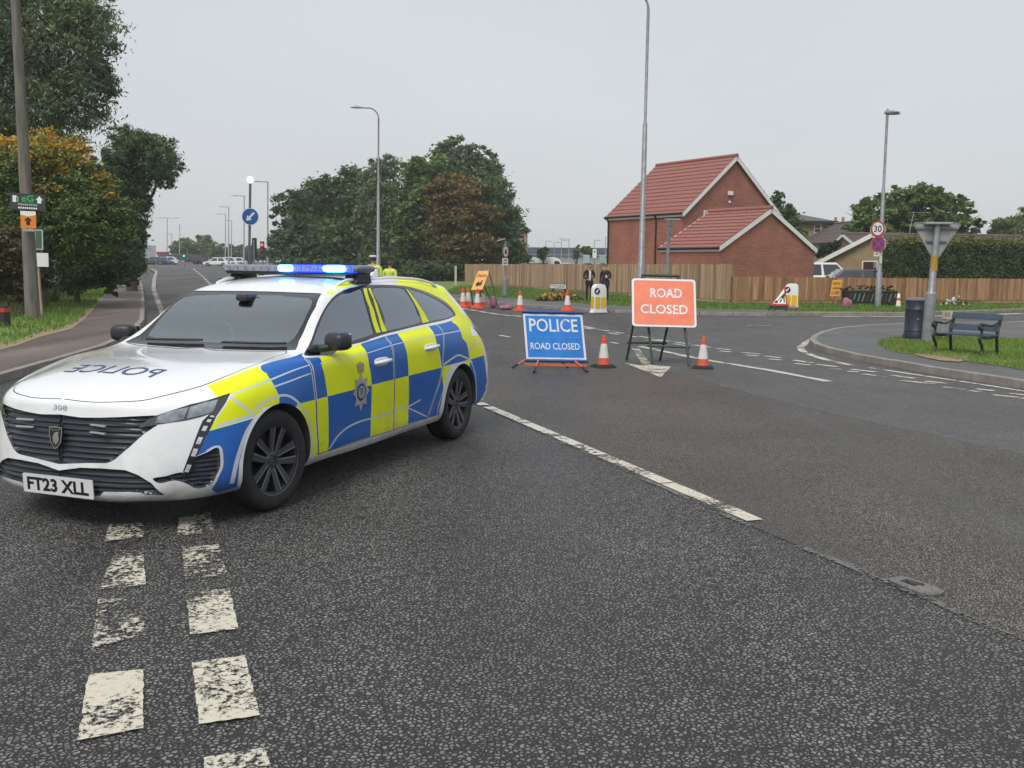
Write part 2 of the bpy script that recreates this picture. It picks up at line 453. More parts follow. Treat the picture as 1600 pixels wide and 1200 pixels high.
MK_Z = 0.010
def ragged(pts, step=.012, amp=.0022, seed=1):
    """outline with the uneven edge of screeded paint"""
    rnd = random.Random(seed); out = []
    for i, p in enumerate(pts):
        a, b = Vector(p), Vector(pts[(i + 1) % len(pts)]); n = max(1, int((b - a).length / step)); d = (b - a).normalized(); nn = Vector((-d.y, d.x)); w = 0
        for k in range(n):
            w = .6 * w + rnd.uniform(-amp, amp); q = a.lerp(b, k / n) + (nn * w if k else Vector((0, 0))); out.append((q.x, q.y))
    return out
def mark(pts, m=P_WHITE, name='road_marking'):
    return sheet(name, ragged(g2(*pts), seed=int(pts[0][0] * 7 + pts[0][1])), m, MK_Z)
def zz(ox, oy, s, *pts): return [(ox + x / s, oy + y / s) for x, y in pts]
# worn hazard dashes under and before the car
for q, m in ((((498, 92), (655, 82), (660, 150), (480, 170)), P_WORN), (((525, 212), (655, 212), (668, 370), (457, 390)), P_WHITE), (((450, 438), (660, 430), (660, 600), (420, 660)), P_WORN), (((405, 782), (655, 760), (655, 1030), (355, 1085)), P_WHITE),
             (((818, 62), (962, 36), (982, 128), (812, 145)), P_WORN), (((832, 197), (1000, 185), (1040, 325), (848, 345)), P_WORN), (((850, 402), (1050, 388), (1090, 572), (870, 600)), P_WHITE), (((878, 728), (1120, 695), (1190, 970), (910, 1010)), P_WHITE), (((930, 1166), (1210, 1120), (1262, 1290), (960, 1335)), P_WHITE)):
    mark(zz(0, 790, 2.926, *q), m)
a, b = G(745, 629), G(1180, 815)
dl = (b - a)
for t0, t1 in ((-.35, -.12), (.0, .05), (.075, .11), (.115, .28), (.287, .42), (.426, .60), (.605, .80), (.804, 1.0)):
    p, q = a + dl * t0, a + dl * t1
    ribbon('road_marking', [(p.x, p.y), (q.x, q.y)], 0.115, P_WHITE if t0 > .5 else P_OLD, MK_Z, jitter=.10)
def dash(p, q, w=0.10, m=P_OLD):
    p, q = G(*p), G(*q); ribbon('road_marking', [(p.x, p.y), (q.x, q.y)], w, m, MK_Z)
# filter arrow
mark(zz(740, 480, 4, (985, 258), (1035, 262), (1115, 366), (1062, 372)), P_WORN)
mark(zz(740, 480, 4, (935, 350), (1062, 372), (1115, 366), (1235, 375), (1170, 442)), P_WHITE)
ribbon('road_marking', g2((1000, 542), (1025, 547), (1085, 560), (1120, 566), (1201, 579), (1294, 597)), 0.14, P_OLD, MK_Z, jitter=.2)
dash((955, 535.5), (966, 537.5)); dash((781, 524.5), (797, 527.5), .12)
Z2 = lambda p: (1120 + p[0] / 3.333, 480 + p[1] / 3.333)
for p, q in (((0, 217), (70, 224)), ((130, 238), (230, 248)), ((250, 257), (330, 266)), ((400, 278), (500, 294)), ((520, 300), (625, 313)), ((700, 326), (825, 340)), ((910, 358), (1030, 374)), ((1085, 388), (1200, 401)), ((1350, 429), (1445, 439)), ((1520, 452), (1620, 462)),
             ((15, 230), (75, 236)), ((150, 251), (215, 257)), ((270, 272), (335, 278)), ((405, 296), (490, 304)), ((580, 321), (645, 327)), ((680, 336), (740, 341)), ((760, 351), (880, 365)), ((960, 385), (1140, 404)), ((1180, 419), (1290, 432)), ((1310, 438), (1380, 445)), ((1440, 460), (1570, 474)), ((1580, 477), (1680, 487))):
    dash(Z2(p), Z2(q), .11, P_WHITE if p[0] > 700 else P_OLD)
Z1 = lambda p: (740 + p[0] / 4, 480 + p[1] / 4)
for p, q in (((685, 120), (760, 136)), ((770, 140), (850, 152)), ((860, 154), (935, 166)), ((1035, 184), (1110, 196)), ((1150, 204), (1225, 216)), ((1260, 220), (1350, 234)), ((1370, 238), (1480, 254)),
             ((690, 130), (740, 140)), ((840, 162), (905, 173)), ((960, 180), (1020, 190)), ((1110, 205), (1180, 216)), ((1260, 232), (1330, 243))):
    dash(Z1(p), Z1(q), .11)
Z4 = lambda p: (700 + p[0] / 5.333, 440 + p[1] / 5.333)
for p, q in (((110, 222), (165, 232)), ((180, 236), (245, 246)), ((265, 250), (330, 262)), ((345, 263), (415, 275)), ((430, 275), (540, 290)), ((555, 286), (612, 294))):
    dash(Z4(p), Z4(q), .16)
dash((1168, 509.5), (1175, 508.5)); dash((1183, 509), (1204, 509), .14); dash((1341, 494.3), (1362, 494.4), .2)
ribbon('edge_line', g2((1285, 494.5), (1420, 495), (1520, 493), (1600, 490)), .35, P_OLD, MK_Z)
ribbon('edge_line', [(G(*Z2(p)).x, G(*Z2(p)).y) for p in ((520, 152), (460, 190), (432, 212), (450, 232), (500, 254), (570, 276), (640, 292), (705, 306))], 0.13, P_WHITE, MK_Z, jitter=.15)
ribbon('edge_line', [(G(*Z2(p)).x, G(*Z2(p)).y) for p in ((790, 318), (1000, 349), (1250, 386), (1430, 414), (1600, 441), (1700, 458))], 0.09, P_OLD, MK_Z, jitter=.2)
for dy in (0, 7):
    ribbon('yellow_line', [(G(*Z2(p)).x, G(*Z2(p)).y) for p in ((535, 150 + dy), (600, 137 + dy), (700, 123 + dy), (800, 114 + dy), (1000, 98 + dy), (1300, 84 + dy), (1600, 74 + dy))], 0.11, P_YEL, MK_Z)
# far road edge strip and centre line on the left
ribbon('edge_line', g2((262, 510), (251.7, 484), (242.8, 460), (239.8, 451), (241.3, 434.5), (244.3, 424), (236, 420)), (.14, .36), mat('pale_channel_strip', (.30, .26, .24), .8, var=.2, vscale=6), MK_Z)
for k in range(8):
    t0, t1 = k / 8, (k + .62) / 8
    p0 = lambda t: (329 - 24 * t if t < .5 else 317 - 33 * (t - .5) * 1.0, 445 - 26 * t)
    dash(p0(t0), p0(t1), .18, P_OLD)

# ---- raised land: footways, verges, kerbs
def kerb_run(parent, pts, w=0.125, h=0.11, L=0.915, z0=0.0, drop=None):
    """row of kerb stones along a line, road side on the right of travel"""
    P = [Vector((p[0], p[1], 0)) for p in pts]; k = 0; proto = None
    acc = []
    for i in range(len(P) - 1):
        d = P[i + 1] - P[i]; n = max(1, round(d.length / L))
        for j in range(n): acc.append((P[i].lerp(P[i + 1], j / n), P[i].lerp(P[i + 1], (j + 1) / n)))
    rnd = random.Random(5)
    for a, b in acc:
        d = b - a
        if proto is None:
            m = MB(); m.box((0, 0, 0), (L - .012, w, .25)); o = m.build('kerb_stone', KERB, parent, bevel=.012); proto = o
        else:
            o = proto.copy(); COL.objects.link(o); o.parent = parent
        c = (a + b) / 2
        o.location = (c.x, c.y, gz(c.x, c.y) + h - .125 + rnd.uniform(-.004, .004)); o.rotation_euler = (0, 0, math.atan2(d.y, d.x)); o.scale = (d.length / L, 1, 1)

L_KERB = [(-5.4, 0), (-5.9, 6), (-6.5, 12), (-7.14, 16.77), (-7.73, 19.4), (-9.47, 24.69), (-14.2, 37.2), (-23.7, 62.0), (-30, 78), (-38, 98)]
L_EDGE = g2((0, 553), (27, 546.5), (60, 532), (110, 519), (132, 500.7), (159.5, 467.7), (180, 447.5), (195, 440))
fp = sheet('footpath', L_KERB + [(-39.5, 97)] + [(-31, 75)] + L_EDGE[::-1] + [(-9.0, 9), (-8.4, 0)], A_PATH, 0.105)
kerb_run(fp, L_KERB)
lv = sheet('grass_verge', L_EDGE + [(-31, 75), (-39.5, 97), (-120, 140), (-120, 0), (-8.4, 0), (-9.0, 9)], GRASS, 0.10)
F_KERB = g2((600, 452), (690, 467), (719, 471), (756, 474), (803, 478.5), (869, 483.5), (925, 487.5), (960, 489), (1093, 492.3), (1198, 494), (1270, 493), (1420, 493), (1520, 490), (1600, 486.5), (1700, 482), (1900, 473))
far = [(-26, 85)] + F_KERB + [(60, 60), (60, 170), (-24, 170)]
sheet('far_verge', far, GRASS, 0.10)
F_IN = g2((600, 449.5), (690, 461), (719, 464), (756, 466.5), (803, 470), (869, 475), (925, 479.5), (1000, 484), (1093, 487.5), (1198, 489), (1262, 491.5))
fw = sheet('far_footway', F_KERB[:11] + F_IN[::-1], A_PATH2, 0.108)
kerb_run(fw, F_KERB[1:], L=1.2)
I_KERB = [(10.2, 0), (8.4, 5.5), (7.3, 9.6), (6.68, 12.52), (6.2, 14.32), (5.86, 16.39), (5.81, 17.6), (5.90, 18.7), (6.15, 19.8), (6.6, 21.0), (7.2, 22.35), (7.95, 23.6), (9.2, 25.1), (11.0, 26.4), (14, 27.4), (20, 28.6), (30, 30)]
isl = sheet('corner_footway', I_KERB + [(30, 0)], A_PATH2, 0.105)
kerb_run(isl, I_KERB[1:-1])
gp_ = [(p[0], p[1]) for p in (G(x, y, .11) for x, y in ((1371, 537), (1380, 530), (1400, 527), (1450, 526), (1520, 528), (1600, 531), (1700, 536), (1750, 600), (1600, 578), (1560, 571), (1500, 563), (1450, 555), (1410, 552), (1388, 546)))]
sheet('grass_patch', gp_, GRASS, 0.112)
sheet('worn_earth', [(p[0], p[1]) for p in (G(x, y, .12) for x, y in ((1428, 553), (1450, 550), (1500, 550), (1528, 554), (1515, 560), (1500, 565), (1470, 563), (1440, 557)))], DIRT, 0.118)
sheet('worn_earth', g2((0, 558), (27, 550), (62, 536), (112, 522), (135, 503), (162, 470), (157, 467), (128, 498), (106, 515), (56, 529), (24, 542), (0, 549)), DIRT, 0.112)

# ---- grass blades
def blades(name, outline, n, h, seed, m, wide=.012, zb=.105, near=None):
    rnd = np.random.default_rng(seed); P = np.asarray(outline); a, b = P.min(0), P.max(0)
    k = 0; pts = []
    while len(pts) < n and k < 60:
        q = rnd.uniform(a, b, (n * 2, 2)); q = q[pip(P, q[:, 0], q[:, 1])]
        pts += q.tolist(); k += 1
    pts = np.array(pts[:n]); n = len(pts)
    clump = (np.sin(pts[:, 0] * 2.1 + np.sin(pts[:, 1] * 1.3) * 2) + np.sin(pts[:, 1] * 2.7 + pts[:, 0])) * .18 + 1
    hh = h * rnd.uniform(.45, 1.25, n) * clump; an = rnd.uniform(0, 6.283, n); w = wide * rnd.uniform(.6, 1.5, n) * (1 + pts[:, 1] / 18)
    ln = hh * rnd.uniform(.1, .7, n); la = rnd.uniform(0, 6.283, n)
    z = np.array([gz(x, y) for x, y in pts]) + zb
    V = np.empty((n, 3, 3)); dx, dy = np.cos(an) * w, np.sin(an) * w
    V[:, 0] = np.stack([pts[:, 0] - dx, pts[:, 1] - dy, z], 1); V[:, 1] = np.stack([pts[:, 0] + dx, pts[:, 1] + dy, z], 1)
    V[:, 2] = np.stack([pts[:, 0] + np.cos(la) * ln, pts[:, 1] + np.sin(la) * ln, z + hh], 1)
    o = raw_mesh(name, V.reshape(-1, 3), [], m); me = o.data
    me.clear_geometry(); me.from_pydata(V.reshape(-1, 3).tolist(), [], np.arange(3 * n).reshape(n, 3).tolist())
    return o

def leaf_mat(name, rough=0.6):
    """foliage: colour carried per leaf, thin and slightly translucent"""
    m, nt, b = nodes(name); L = nt.links.new; N = nt.nodes.new
    at_ = N('ShaderNodeAttribute'); at_.attribute_name = 'leaf'
    L(at_.outputs['Color'], b.inputs['Base Color']); b.inputs['Roughness'].default_value = rough; b.inputs['Specular IOR Level'].default_value = .25
    tl = N('ShaderNodeBsdfTranslucent'); L(at_.outputs['Color'], tl.inputs[0]); mx = N('ShaderNodeMixShader'); mx.inputs[0].default_value = .25
    L(b.outputs[0], mx.inputs[1]); L(tl.outputs[0], mx.inputs[2]); L(mx.outputs[0], nt.nodes['Material Output'].inputs[0])
    return m
LEAF = leaf_mat('leaves')
def set_leaf(me, cols, per):
    at_ = me.color_attributes.new('leaf', 'FLOAT_COLOR', 'POINT')
    c = np.repeat(np.concatenate([cols, np.ones((len(cols), 1))], 1), per, 0)
    at_.data.foreach_set('color', c.astype(np.float32).ravel())

def grass(name, outline, n, h, seed, c0, c1, label, **kw):
    o = blades(name, outline, n, h, seed, LEAF, **kw); rnd = np.random.default_rng(seed + 1)
    t = rnd.uniform(0, 1, (n, 1)); set_leaf(o.data, np.array(c0) * (1 - t) + np.array(c1) * t, 3)
    return tag(o, label, 'grass', kind='stuff')
grass('grass', L_EDGE + [(-25, 62), (-30, 60), (-30, 25), (-14, 14), (-9.0, 9)], 60000, .11, 3, (.085, .17, .025), (.22, .32, .07), 'short mown grass on the verge beside the brown footpath', wide=.006)
grass('grass', gp_, 26000, .06, 4, (.095, .18, .028), (.24, .33, .075), 'short grass patch round the bench on the corner', wide=.004)
grass('grass', F_IN[1:] + g2((1420, 492.5), (1600, 486), (1600, 478), (1140, 478), (930, 462), (728, 446)), 60000, .09, 5, (.08, .15, .025), (.19, .28, .065), 'strip of mown grass along the foot of the timber fences', wide=.006)
# ------------------------------------------------------------------ fences
def wood(name, c1, c2):
    m, nt, b = nodes(name); L = nt.links.new; N = nt.nodes.new
    t = N('ShaderNodeTexCoord'); oi = N('ShaderNodeObjectInfo')
    mp_ = N('ShaderNodeMapping'); mp_.inputs['Scale'].default_value = (14, 14, 1.1); L(t.outputs['Object'], mp_.inputs[0])
    ad = N('ShaderNodeVectorMath'); ad.operation = 'ADD'; L(mp_.outputs[0], ad.inputs[0]); sc_ = N('ShaderNodeVectorMath'); sc_.operation = 'SCALE'; sc_.inputs[0].default_value = (37, 11, 53); L(oi.outputs['Random'], sc_.inputs['Scale']); L(sc_.outputs[0], ad.inputs[1])
    n = N('ShaderNodeTexNoise'); n.inputs['Scale'].default_value = 1.0; n.inputs['Detail'].default_value = 6; L(ad.outputs[0], n.inputs['Vector'])
    r = N('ShaderNodeValToRGB'); r.color_ramp.elements[0].position = .3; r.color_ramp.elements[0].color = (*c1, 1); r.color_ramp.elements[1].position = .72; r.color_ramp.elements[1].color = (*c2, 1); L(n.outputs[0], r.inputs[0])
    mr = N('ShaderNodeMapRange'); mr.inputs[3].default_value = .66; mr.inputs[4].default_value = 1.3; L(oi.outputs['Random'], mr.inputs[0])
    vm = N('ShaderNodeVectorMath'); vm.operation = 'SCALE'; L(r.outputs[0], vm.inputs[0]); L(mr.outputs[0], vm.inputs['Scale']); L(vm.outputs[0], b.inputs['Base Color'])
    b.inputs['Roughness'].default_value = .85
    bp = N('ShaderNodeBump'); bp.inputs['Strength'].default_value = .4; bp.inputs['Distance'].default_value = .01; L(n.outputs[0], bp.inputs['Height']); L(bp.outputs[0], b.inputs['Normal'])
    return m
W_PALE = wood('weathered_larch', (0.285, 0.18, 0.11), (0.47, 0.33, 0.215))
W_BROWN = wood('stained_timber', (0.20, 0.10, 0.05), (0.38, 0.22, 0.115))

def fence(name, label, p0, p1, h, m, pitch, seed, post=2.4, zb=.10):
    """close-board fence: each feather-edge board a part, gravel board, rails and posts"""
    a, b = Vector((*p0, 0)), Vector((*p1, 0)); d = b - a; L = d.length; ang = math.atan2(d.y, d.x)
    f = empty(name, (a.x, a.y, zb), ang, label=label, cat='fence')
    rnd = random.Random(seed)
    n = int(L / pitch); mb = MB()
    w = pitch * 1.12
    mb.add([(-w / 2, -.006, 0), (w / 2, -.022, 0), (w / 2, 0, 0), (-w / 2, 0, 0), (-w / 2, -.006, 1), (w / 2, -.022, 1), (w / 2, 0, 1), (-w / 2, 0, 1)], [(3, 2, 1, 0), (4, 5, 6, 7), (0, 1, 5, 4), (1, 2, 6, 5), (2, 3, 7, 6), (3, 0, 4, 7)])
    proto = mb.build('board', m, f); 
    for k in range(n):
        o = proto if k == 0 else proto.copy()
        if k: COL.objects.link(o); o.parent = f
        o.location = ((k + .5) * pitch, -.03 + rnd.uniform(-.004, .004), .16); o.scale = (1, 1, h - .16 + rnd.uniform(-.012, .012)); o.rotation_euler = (0, rnd.uniform(-.004, .004), 0)
    nb = int(L / post) + 1
    pm = MB(); pm.box((0, 0, .5), (.10, .10, 1.0)); pp = pm.build('post', m, f)
    gm = MB(); gm.box((0, 0, 0), (1, .03, .15)); gp0 = gm.build('gravel_board', m, f)
    rm = MB(); rm.box((0, 0, 0), (1, .04, .08)); rp = rm.build('rail', m, f)
    for k in range(nb):
        o = pp if k == 0 else pp.copy()
        if k: COL.objects.link(o); o.parent = f
        o.location = (min(k * post, L), .045, 0); o.scale = (1, 1, h + rnd.uniform(-.02, .04))
        if k < nb - 1:
            ln = min(post, L - k * post)
            for base, zz_ in ((gp0, .08), (rp, h * .35), (rp, h * .85)):
                used = base.get('_u', 0)
                q = base if not used else base.copy()
                if used: COL.objects.link(q); q.parent = f
                base['_u'] = 1
                q.location = (k * post + ln / 2, -.012 if base is gp0 else .012, zz_); q.scale = (ln, 1, 1)
    for q in (gp0, rp):
        if '_u' in q: del q['_u']
    for o in f.children:
        if '_u' in o: del o['_u']
    return f
fL, fR, fE = G(727, 446), G(1142, 479), G(1640, 478)
zl = at(1142, 413, fR.y).z - .10
fence('board_fence', 'tall pale weathered board fence running from the trees to the red brick garage', (fL.x, fL.y), (fR.x, fR.y), zl, W_PALE, .145, 1)
zr = at(1150, 432.5, fR.y).z - .10; fE = fR + (fE - fR) * 1.75
fence('board_fence', 'lower brown stained board fence in front of the garage, parked cars and hedge', (fR.x + .06, fR.y + .02), (fE.x, fE.y), zr, W_BROWN, .125, 2)

# ------------------------------------------------------------------ houses
def brick(name, c1, c2, mortar, sx=.225, sy=.075):
    m, nt, b = nodes(name); L = nt.links.new; N = nt.nodes.new
    t = N('ShaderNodeTexCoord')
    bk = N('ShaderNodeTexBrick'); bk.inputs['Scale'].default_value = 1.0; bk.inputs['Brick Width'].default_value = sx; bk.inputs['Row Height'].default_value = sy; bk.inputs['Mortar Size'].default_value = .008; bk.inputs['Mortar Smooth'].default_value = .2
    bk.inputs['Color1'].default_value = (*c1, 1); bk.inputs['Color2'].default_value = (*c2, 1); bk.inputs['Mortar'].default_value = (*mortar, 1)
    L(t.outputs['UV'], bk.inputs['Vector'])
    n = N('ShaderNodeTexNoise'); n.inputs['Scale'].default_value = .9; n.inputs['Detail'].default_value = 6; L(t.outputs['Object'], n.inputs['Vector'])
    mr = N('ShaderNodeMapRange'); mr.inputs[1].default_value = .3; mr.inputs[2].default_value = .7; mr.inputs[3].default_value = .82; mr.inputs[4].default_value = 1.15; L(n.outputs[0], mr.inputs[0])
    vm = N('ShaderNodeVectorMath'); vm.operation = 'SCALE'; L(bk.outputs[0], vm.inputs[0]); L(mr.outputs[0], vm.inputs['Scale']); L(vm.outputs[0], b.inputs['Base Color'])
    b.inputs['Roughness'].default_value = .9
    bp = N('ShaderNodeBump'); bp.invert = True; bp.inputs['Strength'].default_value = .5; bp.inputs['Distance'].default_value = .008; L(bk.outputs['Fac'], bp.inputs['Height']); L(bp.outputs[0], b.inputs['Normal'])
    return m
B_RED = brick('red_brick', (0.36, 0.122, 0.082), (0.26, 0.084, 0.058), (0.28, 0.18, 0.14))
B_BUFF = brick('buff_brick', (0.34, 0.235, 0.135), (0.27, 0.18, 0.10), (0.30, 0.25, 0.19))
T_RED = mat('red_roof_tile', (0.215, 0.082, 0.068), .8, vscale=6, col2=(0.29, 0.118, 0.097), detail=6)
T_DARK = mat('brown_roof_tile', (0.075, 0.058, 0.050), .85, vscale=6, col2=(0.14, 0.11, 0.095), detail=6)
T_GREY = mat('grey_roof_tile', (0.085, 0.08, 0.078), .85, vscale=4, col2=(0.13, 0.12, 0.115))
UPVC = mat('white_upvc', (0.72, 0.71, 0.70), .45, var=.06, vscale=4)
DARKPL = mat('black_plastic_gutter', (0.02, 0.02, 0.022), .5)
PANE = glass('house_window_glass', (.06, .07, .08), base=.22)

def wall_mesh(name, faces, m, parent):
    """faces: list of point loops; UV in metres along the wall for the brick bond"""
    V = []; Fc = []; UVs = []
    for lp in faces:
        lp = [Vector(p) for p in lp]; b = len(V); V += lp; Fc.append(tuple(range(b, b + len(lp))))
        nrm = (lp[1] - lp[0]).cross(lp[2] - lp[0]); h = Vector((nrm.y, -nrm.x, 0)); h = h.normalized() if h.length > 1e-6 else Vector((1, 0, 0))
        UVs += [(p.dot(h), p.z) for p in lp]
    o = raw_mesh(name, V, Fc, m, parent); uv = o.data.uv_layers.new(name='UVMap')
    for i, q in enumerate(UVs): uv.data[i].uv = q
    return o

def gable_house(name, label, cat, corner, ang, width, depth, eave, ridge, wall_m, tile_m, course=.30, over=.18, barge=UPVC, gutter=True, wav=True, both=True):
    """local x = across the gable, local y = along the ridge; origin at the near left corner"""
    hs = empty(name, (corner[0], corner[1], .05), ang, label=label, cat=cat)
    w, d = width, depth
    wall = wall_mesh('wall', [[(0, 0, 0), (w, 0, 0), (w, 0, eave), (w / 2, 0, ridge), (0, 0, eave)], [(0, d, 0), (0, 0, 0), (0, 0, eave), (0, d, eave)], [(w, 0, 0), (w, d, 0), (w, d, eave), (w, 0, eave)], [(w, d, 0), (0, d, 0), (0, d, eave), (w / 2, d, ridge), (w, d, eave)]], wall_m, hs)
    rise = ridge - eave; sl = math.hypot(w / 2, rise)
    roof = empty('roof', (0, 0, 0), 0, hs)
    for s in (-1, 1):
        n = max(3, round((sl + over) / course)); cs = (sl + over) / n
        up = Vector((-s * w / 2, 0, rise)).normalized() if s > 0 else Vector((w / 2, 0, rise)).normalized()
        base = Vector((w if s > 0 else 0, 0, eave)); nrm = Vector((s * rise, 0, w / 2)).normalized()
        # each course: corrugated pantile strip, lower edge lifted over the one below
        ny = max(8, int((d + 2 * over) / .10)) if wav else 2
        cv = []; cf = []
        for r_, zo in ((0.0, .055), (cs * 1.06, .02)):
            for k in range(ny + 1):
                y = -over + (d + 2 * over) * k / ny
                cv.append(up * r_ + nrm * (zo + (.014 * math.cos(k * math.pi) if wav else 0)) + Vector((0, y, 0)))
        m_ = ny + 1
        for k in range(ny): cf.append((k, k + 1, m_ + k + 1, m_ + k) if s < 0 else (k, m_ + k, m_ + k + 1, k + 1))
        for k in range(ny + 1): cv.append(cv[k] - nrm * .035)
        for k in range(ny): cf.append((k, 2 * m_ + k, 2 * m_ + k + 1, k + 1))
        me = bpy.data.meshes.new('tile_course'); me.from_pydata([tuple(p) for p in cv], [], cf); me.materials.append(tile_m)
        bm = bmesh.new(); bm.from_mesh(me); bmesh.ops.recalc_face_normals(bm, faces=bm.faces); bm.to_mesh(me); bm.free()
        for k in range(n):
            o = bpy.data.objects.new('tile_course', me); COL.objects.link(o); o.parent = roof
            o.location = base - up * over + up * (cs * k)
    mb = MB(); mb.tube([(w / 2, -over, ridge + .05), (w / 2, d + over, ridge + .05)], .11, n=8); mb.build('ridge_tiles', tile_m, roof, smooth=60)
    # barge boards, fascia, gutters
    for y in (-over + .02, d + over - .02):
        for s in (-1, 1):
            e = Vector((w / 2 + s * (w / 2 + over * .8), y, eave - over * .8 * rise / (w / 2))); t = Vector((w / 2, y, ridge))
            dirv = (t - e).normalized(); nn = Vector((0, 1, 0)).cross(dirv).normalized(); nn = nn if nn.z > 0 else -nn
            mb = MB(); q = [e - nn * .16, t - nn * .16, t + nn * .035, e + nn * .035]
            mb.add([p + Vector((0, -.018, 0)) for p in q] + [p + Vector((0, .018, 0)) for p in q], [(0, 1, 2, 3), (7, 6, 5, 4), (0, 4, 5, 1), (1, 5, 6, 2), (2, 6, 7, 3), (3, 7, 4, 0)])
            mb.build('barge_board', barge, hs)
    if gutter:
        for s in (-1, 1):
            x = w / 2 + s * (w / 2 + over * .75)
            mb = MB(); mb.box((x - s * .06, d / 2, eave - .13), (.03, d + over * 1.4, .18)); mb.build('fascia', barge, hs)
            mb = MB(); mb.tube([(x + s * .02, -over, eave - .06), (x + s * .02, d + over, eave - .06)], .055, n=8); mb.build('gutter', DARKPL, hs, smooth=60)
    return hs

ANG = math.atan2(.539, .842)
def plan(px, Y): return (at(px, 420, Y).x, Y)
hc = plan(1063, 52.0)
eave_z = at(1063, 333, 52).z; ridge_z = at(1143, 246, 54.0).z
house = gable_house('brick_house', 'red brick house with long red tiled roof and white barge boards', 'house', hc, ANG, 7.5, 6.3, eave_z, ridge_z, B_RED, T_RED, course=.36)
# small window half hidden by the garage roof, vent and alarm box on the gable, downpipes
def window(parent, M_, w, h, bars=(1, 0), frame_m=UPVC, d=.06, sill=True):
    mb = MB()
    t = .06
    for c, dm in (((0, h / 2 - t / 2, 0), (w, t, d)), ((0, -h / 2 + t / 2, 0), (w, t, d)), ((-w / 2 + t / 2, 0, 0), (t, h - 2 * t, d)), ((w / 2 - t / 2, 0, 0), (t, h - 2 * t, d))):
        mb.add([M_ @ Vector((c[0] + x * dm[0] / 2, c[1] + y * dm[1] / 2, c[2] + z * dm[2] / 2 + d / 2)) for z in (-1, 1) for x, y in ((-1, -1), (1, -1), (1, 1), (-1, 1))], [(3, 2, 1, 0), (4, 5, 6, 7), (0, 1, 5, 4), (1, 2, 6, 5), (2, 3, 7, 6), (3, 0, 4, 7)])
    for k in range(bars[0]):
        x = -w / 2 + w * (k + 1) / (bars[0] + 1)
        mb.add([M_ @ Vector((x + sx * .025, sy * (h / 2 - t), d * .3 + sz * d * .3)) for sz in (0, 1) for sx, sy in ((-1, -1), (1, -1), (1, 1), (-1, 1))], [(3, 2, 1, 0), (4, 5, 6, 7), (0, 1, 5, 4), (1, 2, 6, 5), (2, 3, 7, 6), (3, 0, 4, 7)])
    for k in range(bars[1]):
        y = -h / 2 + h * (k + 1) / (bars[1] + 1)
        mb.add([M_ @ Vector((sx * (w / 2 - t), y + sy * .025, d * .3 + sz * d * .3)) for sz in (0, 1) for sx, sy in ((-1, -1), (1, -1), (1, 1), (-1, 1))], [(3, 2, 1, 0), (4, 5, 6, 7), (0, 1, 5, 4), (1, 2, 6, 5), (2, 3, 7, 6), (3, 0, 4, 7)])
    wnd = mb.build('window', frame_m, parent)
    raw_mesh('pane', [M_ @ Vector((x * (w / 2 - t * .5), y * (h / 2 - t * .5), .02)) for x, y in ((-1, -1), (1, -1), (1, 1), (-1, 1))], [(0, 1, 2, 3)], PANE, wnd)
    return wnd
GX = frame((0, 0, 0), (1, 0, 0), (0, 0, 1))
def on_gable(x, z, off=.0): return frame((x, -off, z), (1, 0, 0), (0, 0, 1))
window(house, on_gable(2.0, eave_z - .35), .9, 1.0, (1, 0))
mb = MB(); mb.box((3.45, -.06, eave_z + 1.15), (.32, .12, .22)); mb.build('alarm_box', UPVC, house, bevel=.02)
mb = MB(); mb.lathe([(.07, 0), (.07, -.05), (.04, -.06)], c=(3.45, 0, eave_z + .68), axis='Y', n=14); mb.build('wall_vent', UPVC, house)
for y in (2.0, 6.2):
    mb = MB(); mb.tube([(-.16, y, eave_z - .1), (-.06, y, eave_z - .4), (-.06, y, .1)], .045, n=8); mb.build('downpipe', DARKPL, house, smooth=60)
gc = plan(1122, 44.0)
ge, gr = at(1122, 387, 44).z, at(1200, 328, 45.7).z
garage = gable_house('brick_garage', 'low red brick garage with red tiled roof behind the board fences', 'garage', gc, ANG, 6.4, 3.9, ge, gr, B_RED, T_RED, course=.36, over=.12)
mb = MB(); mb.tube([(6.46, .4, ge - .1), (6.46, .4, .1)], .04, n=8); mb.build('downpipe', DARKPL, garage)

# bungalow: buff brick gable with white barge boards, brown roof running off to the right
bR, bL_, bA = at(1404, 386, 57.0), at(1275, 412, 60.4), at(1367, 365, 58.0)
b0 = Vector((bR.x, bR.y, 0)); g_ = Vector((bL_.x - bR.x, bL_.y - bR.y, 0)); gw_ = g_.length; g_.normalize(); r_dir = Vector((g_.y, -g_.x, 0)); r_dir = r_dir if r_dir.y > 0 else -r_dir
bung = empty('bungalow', (b0.x, b0.y, .05), math.atan2(-g_.y, -g_.x), label='buff brick bungalow with white barge boards and brown tiled roof behind the parked cars', cat='house')
ta = (Vector((bA.x, bA.y, 0)) - b0).dot(g_)
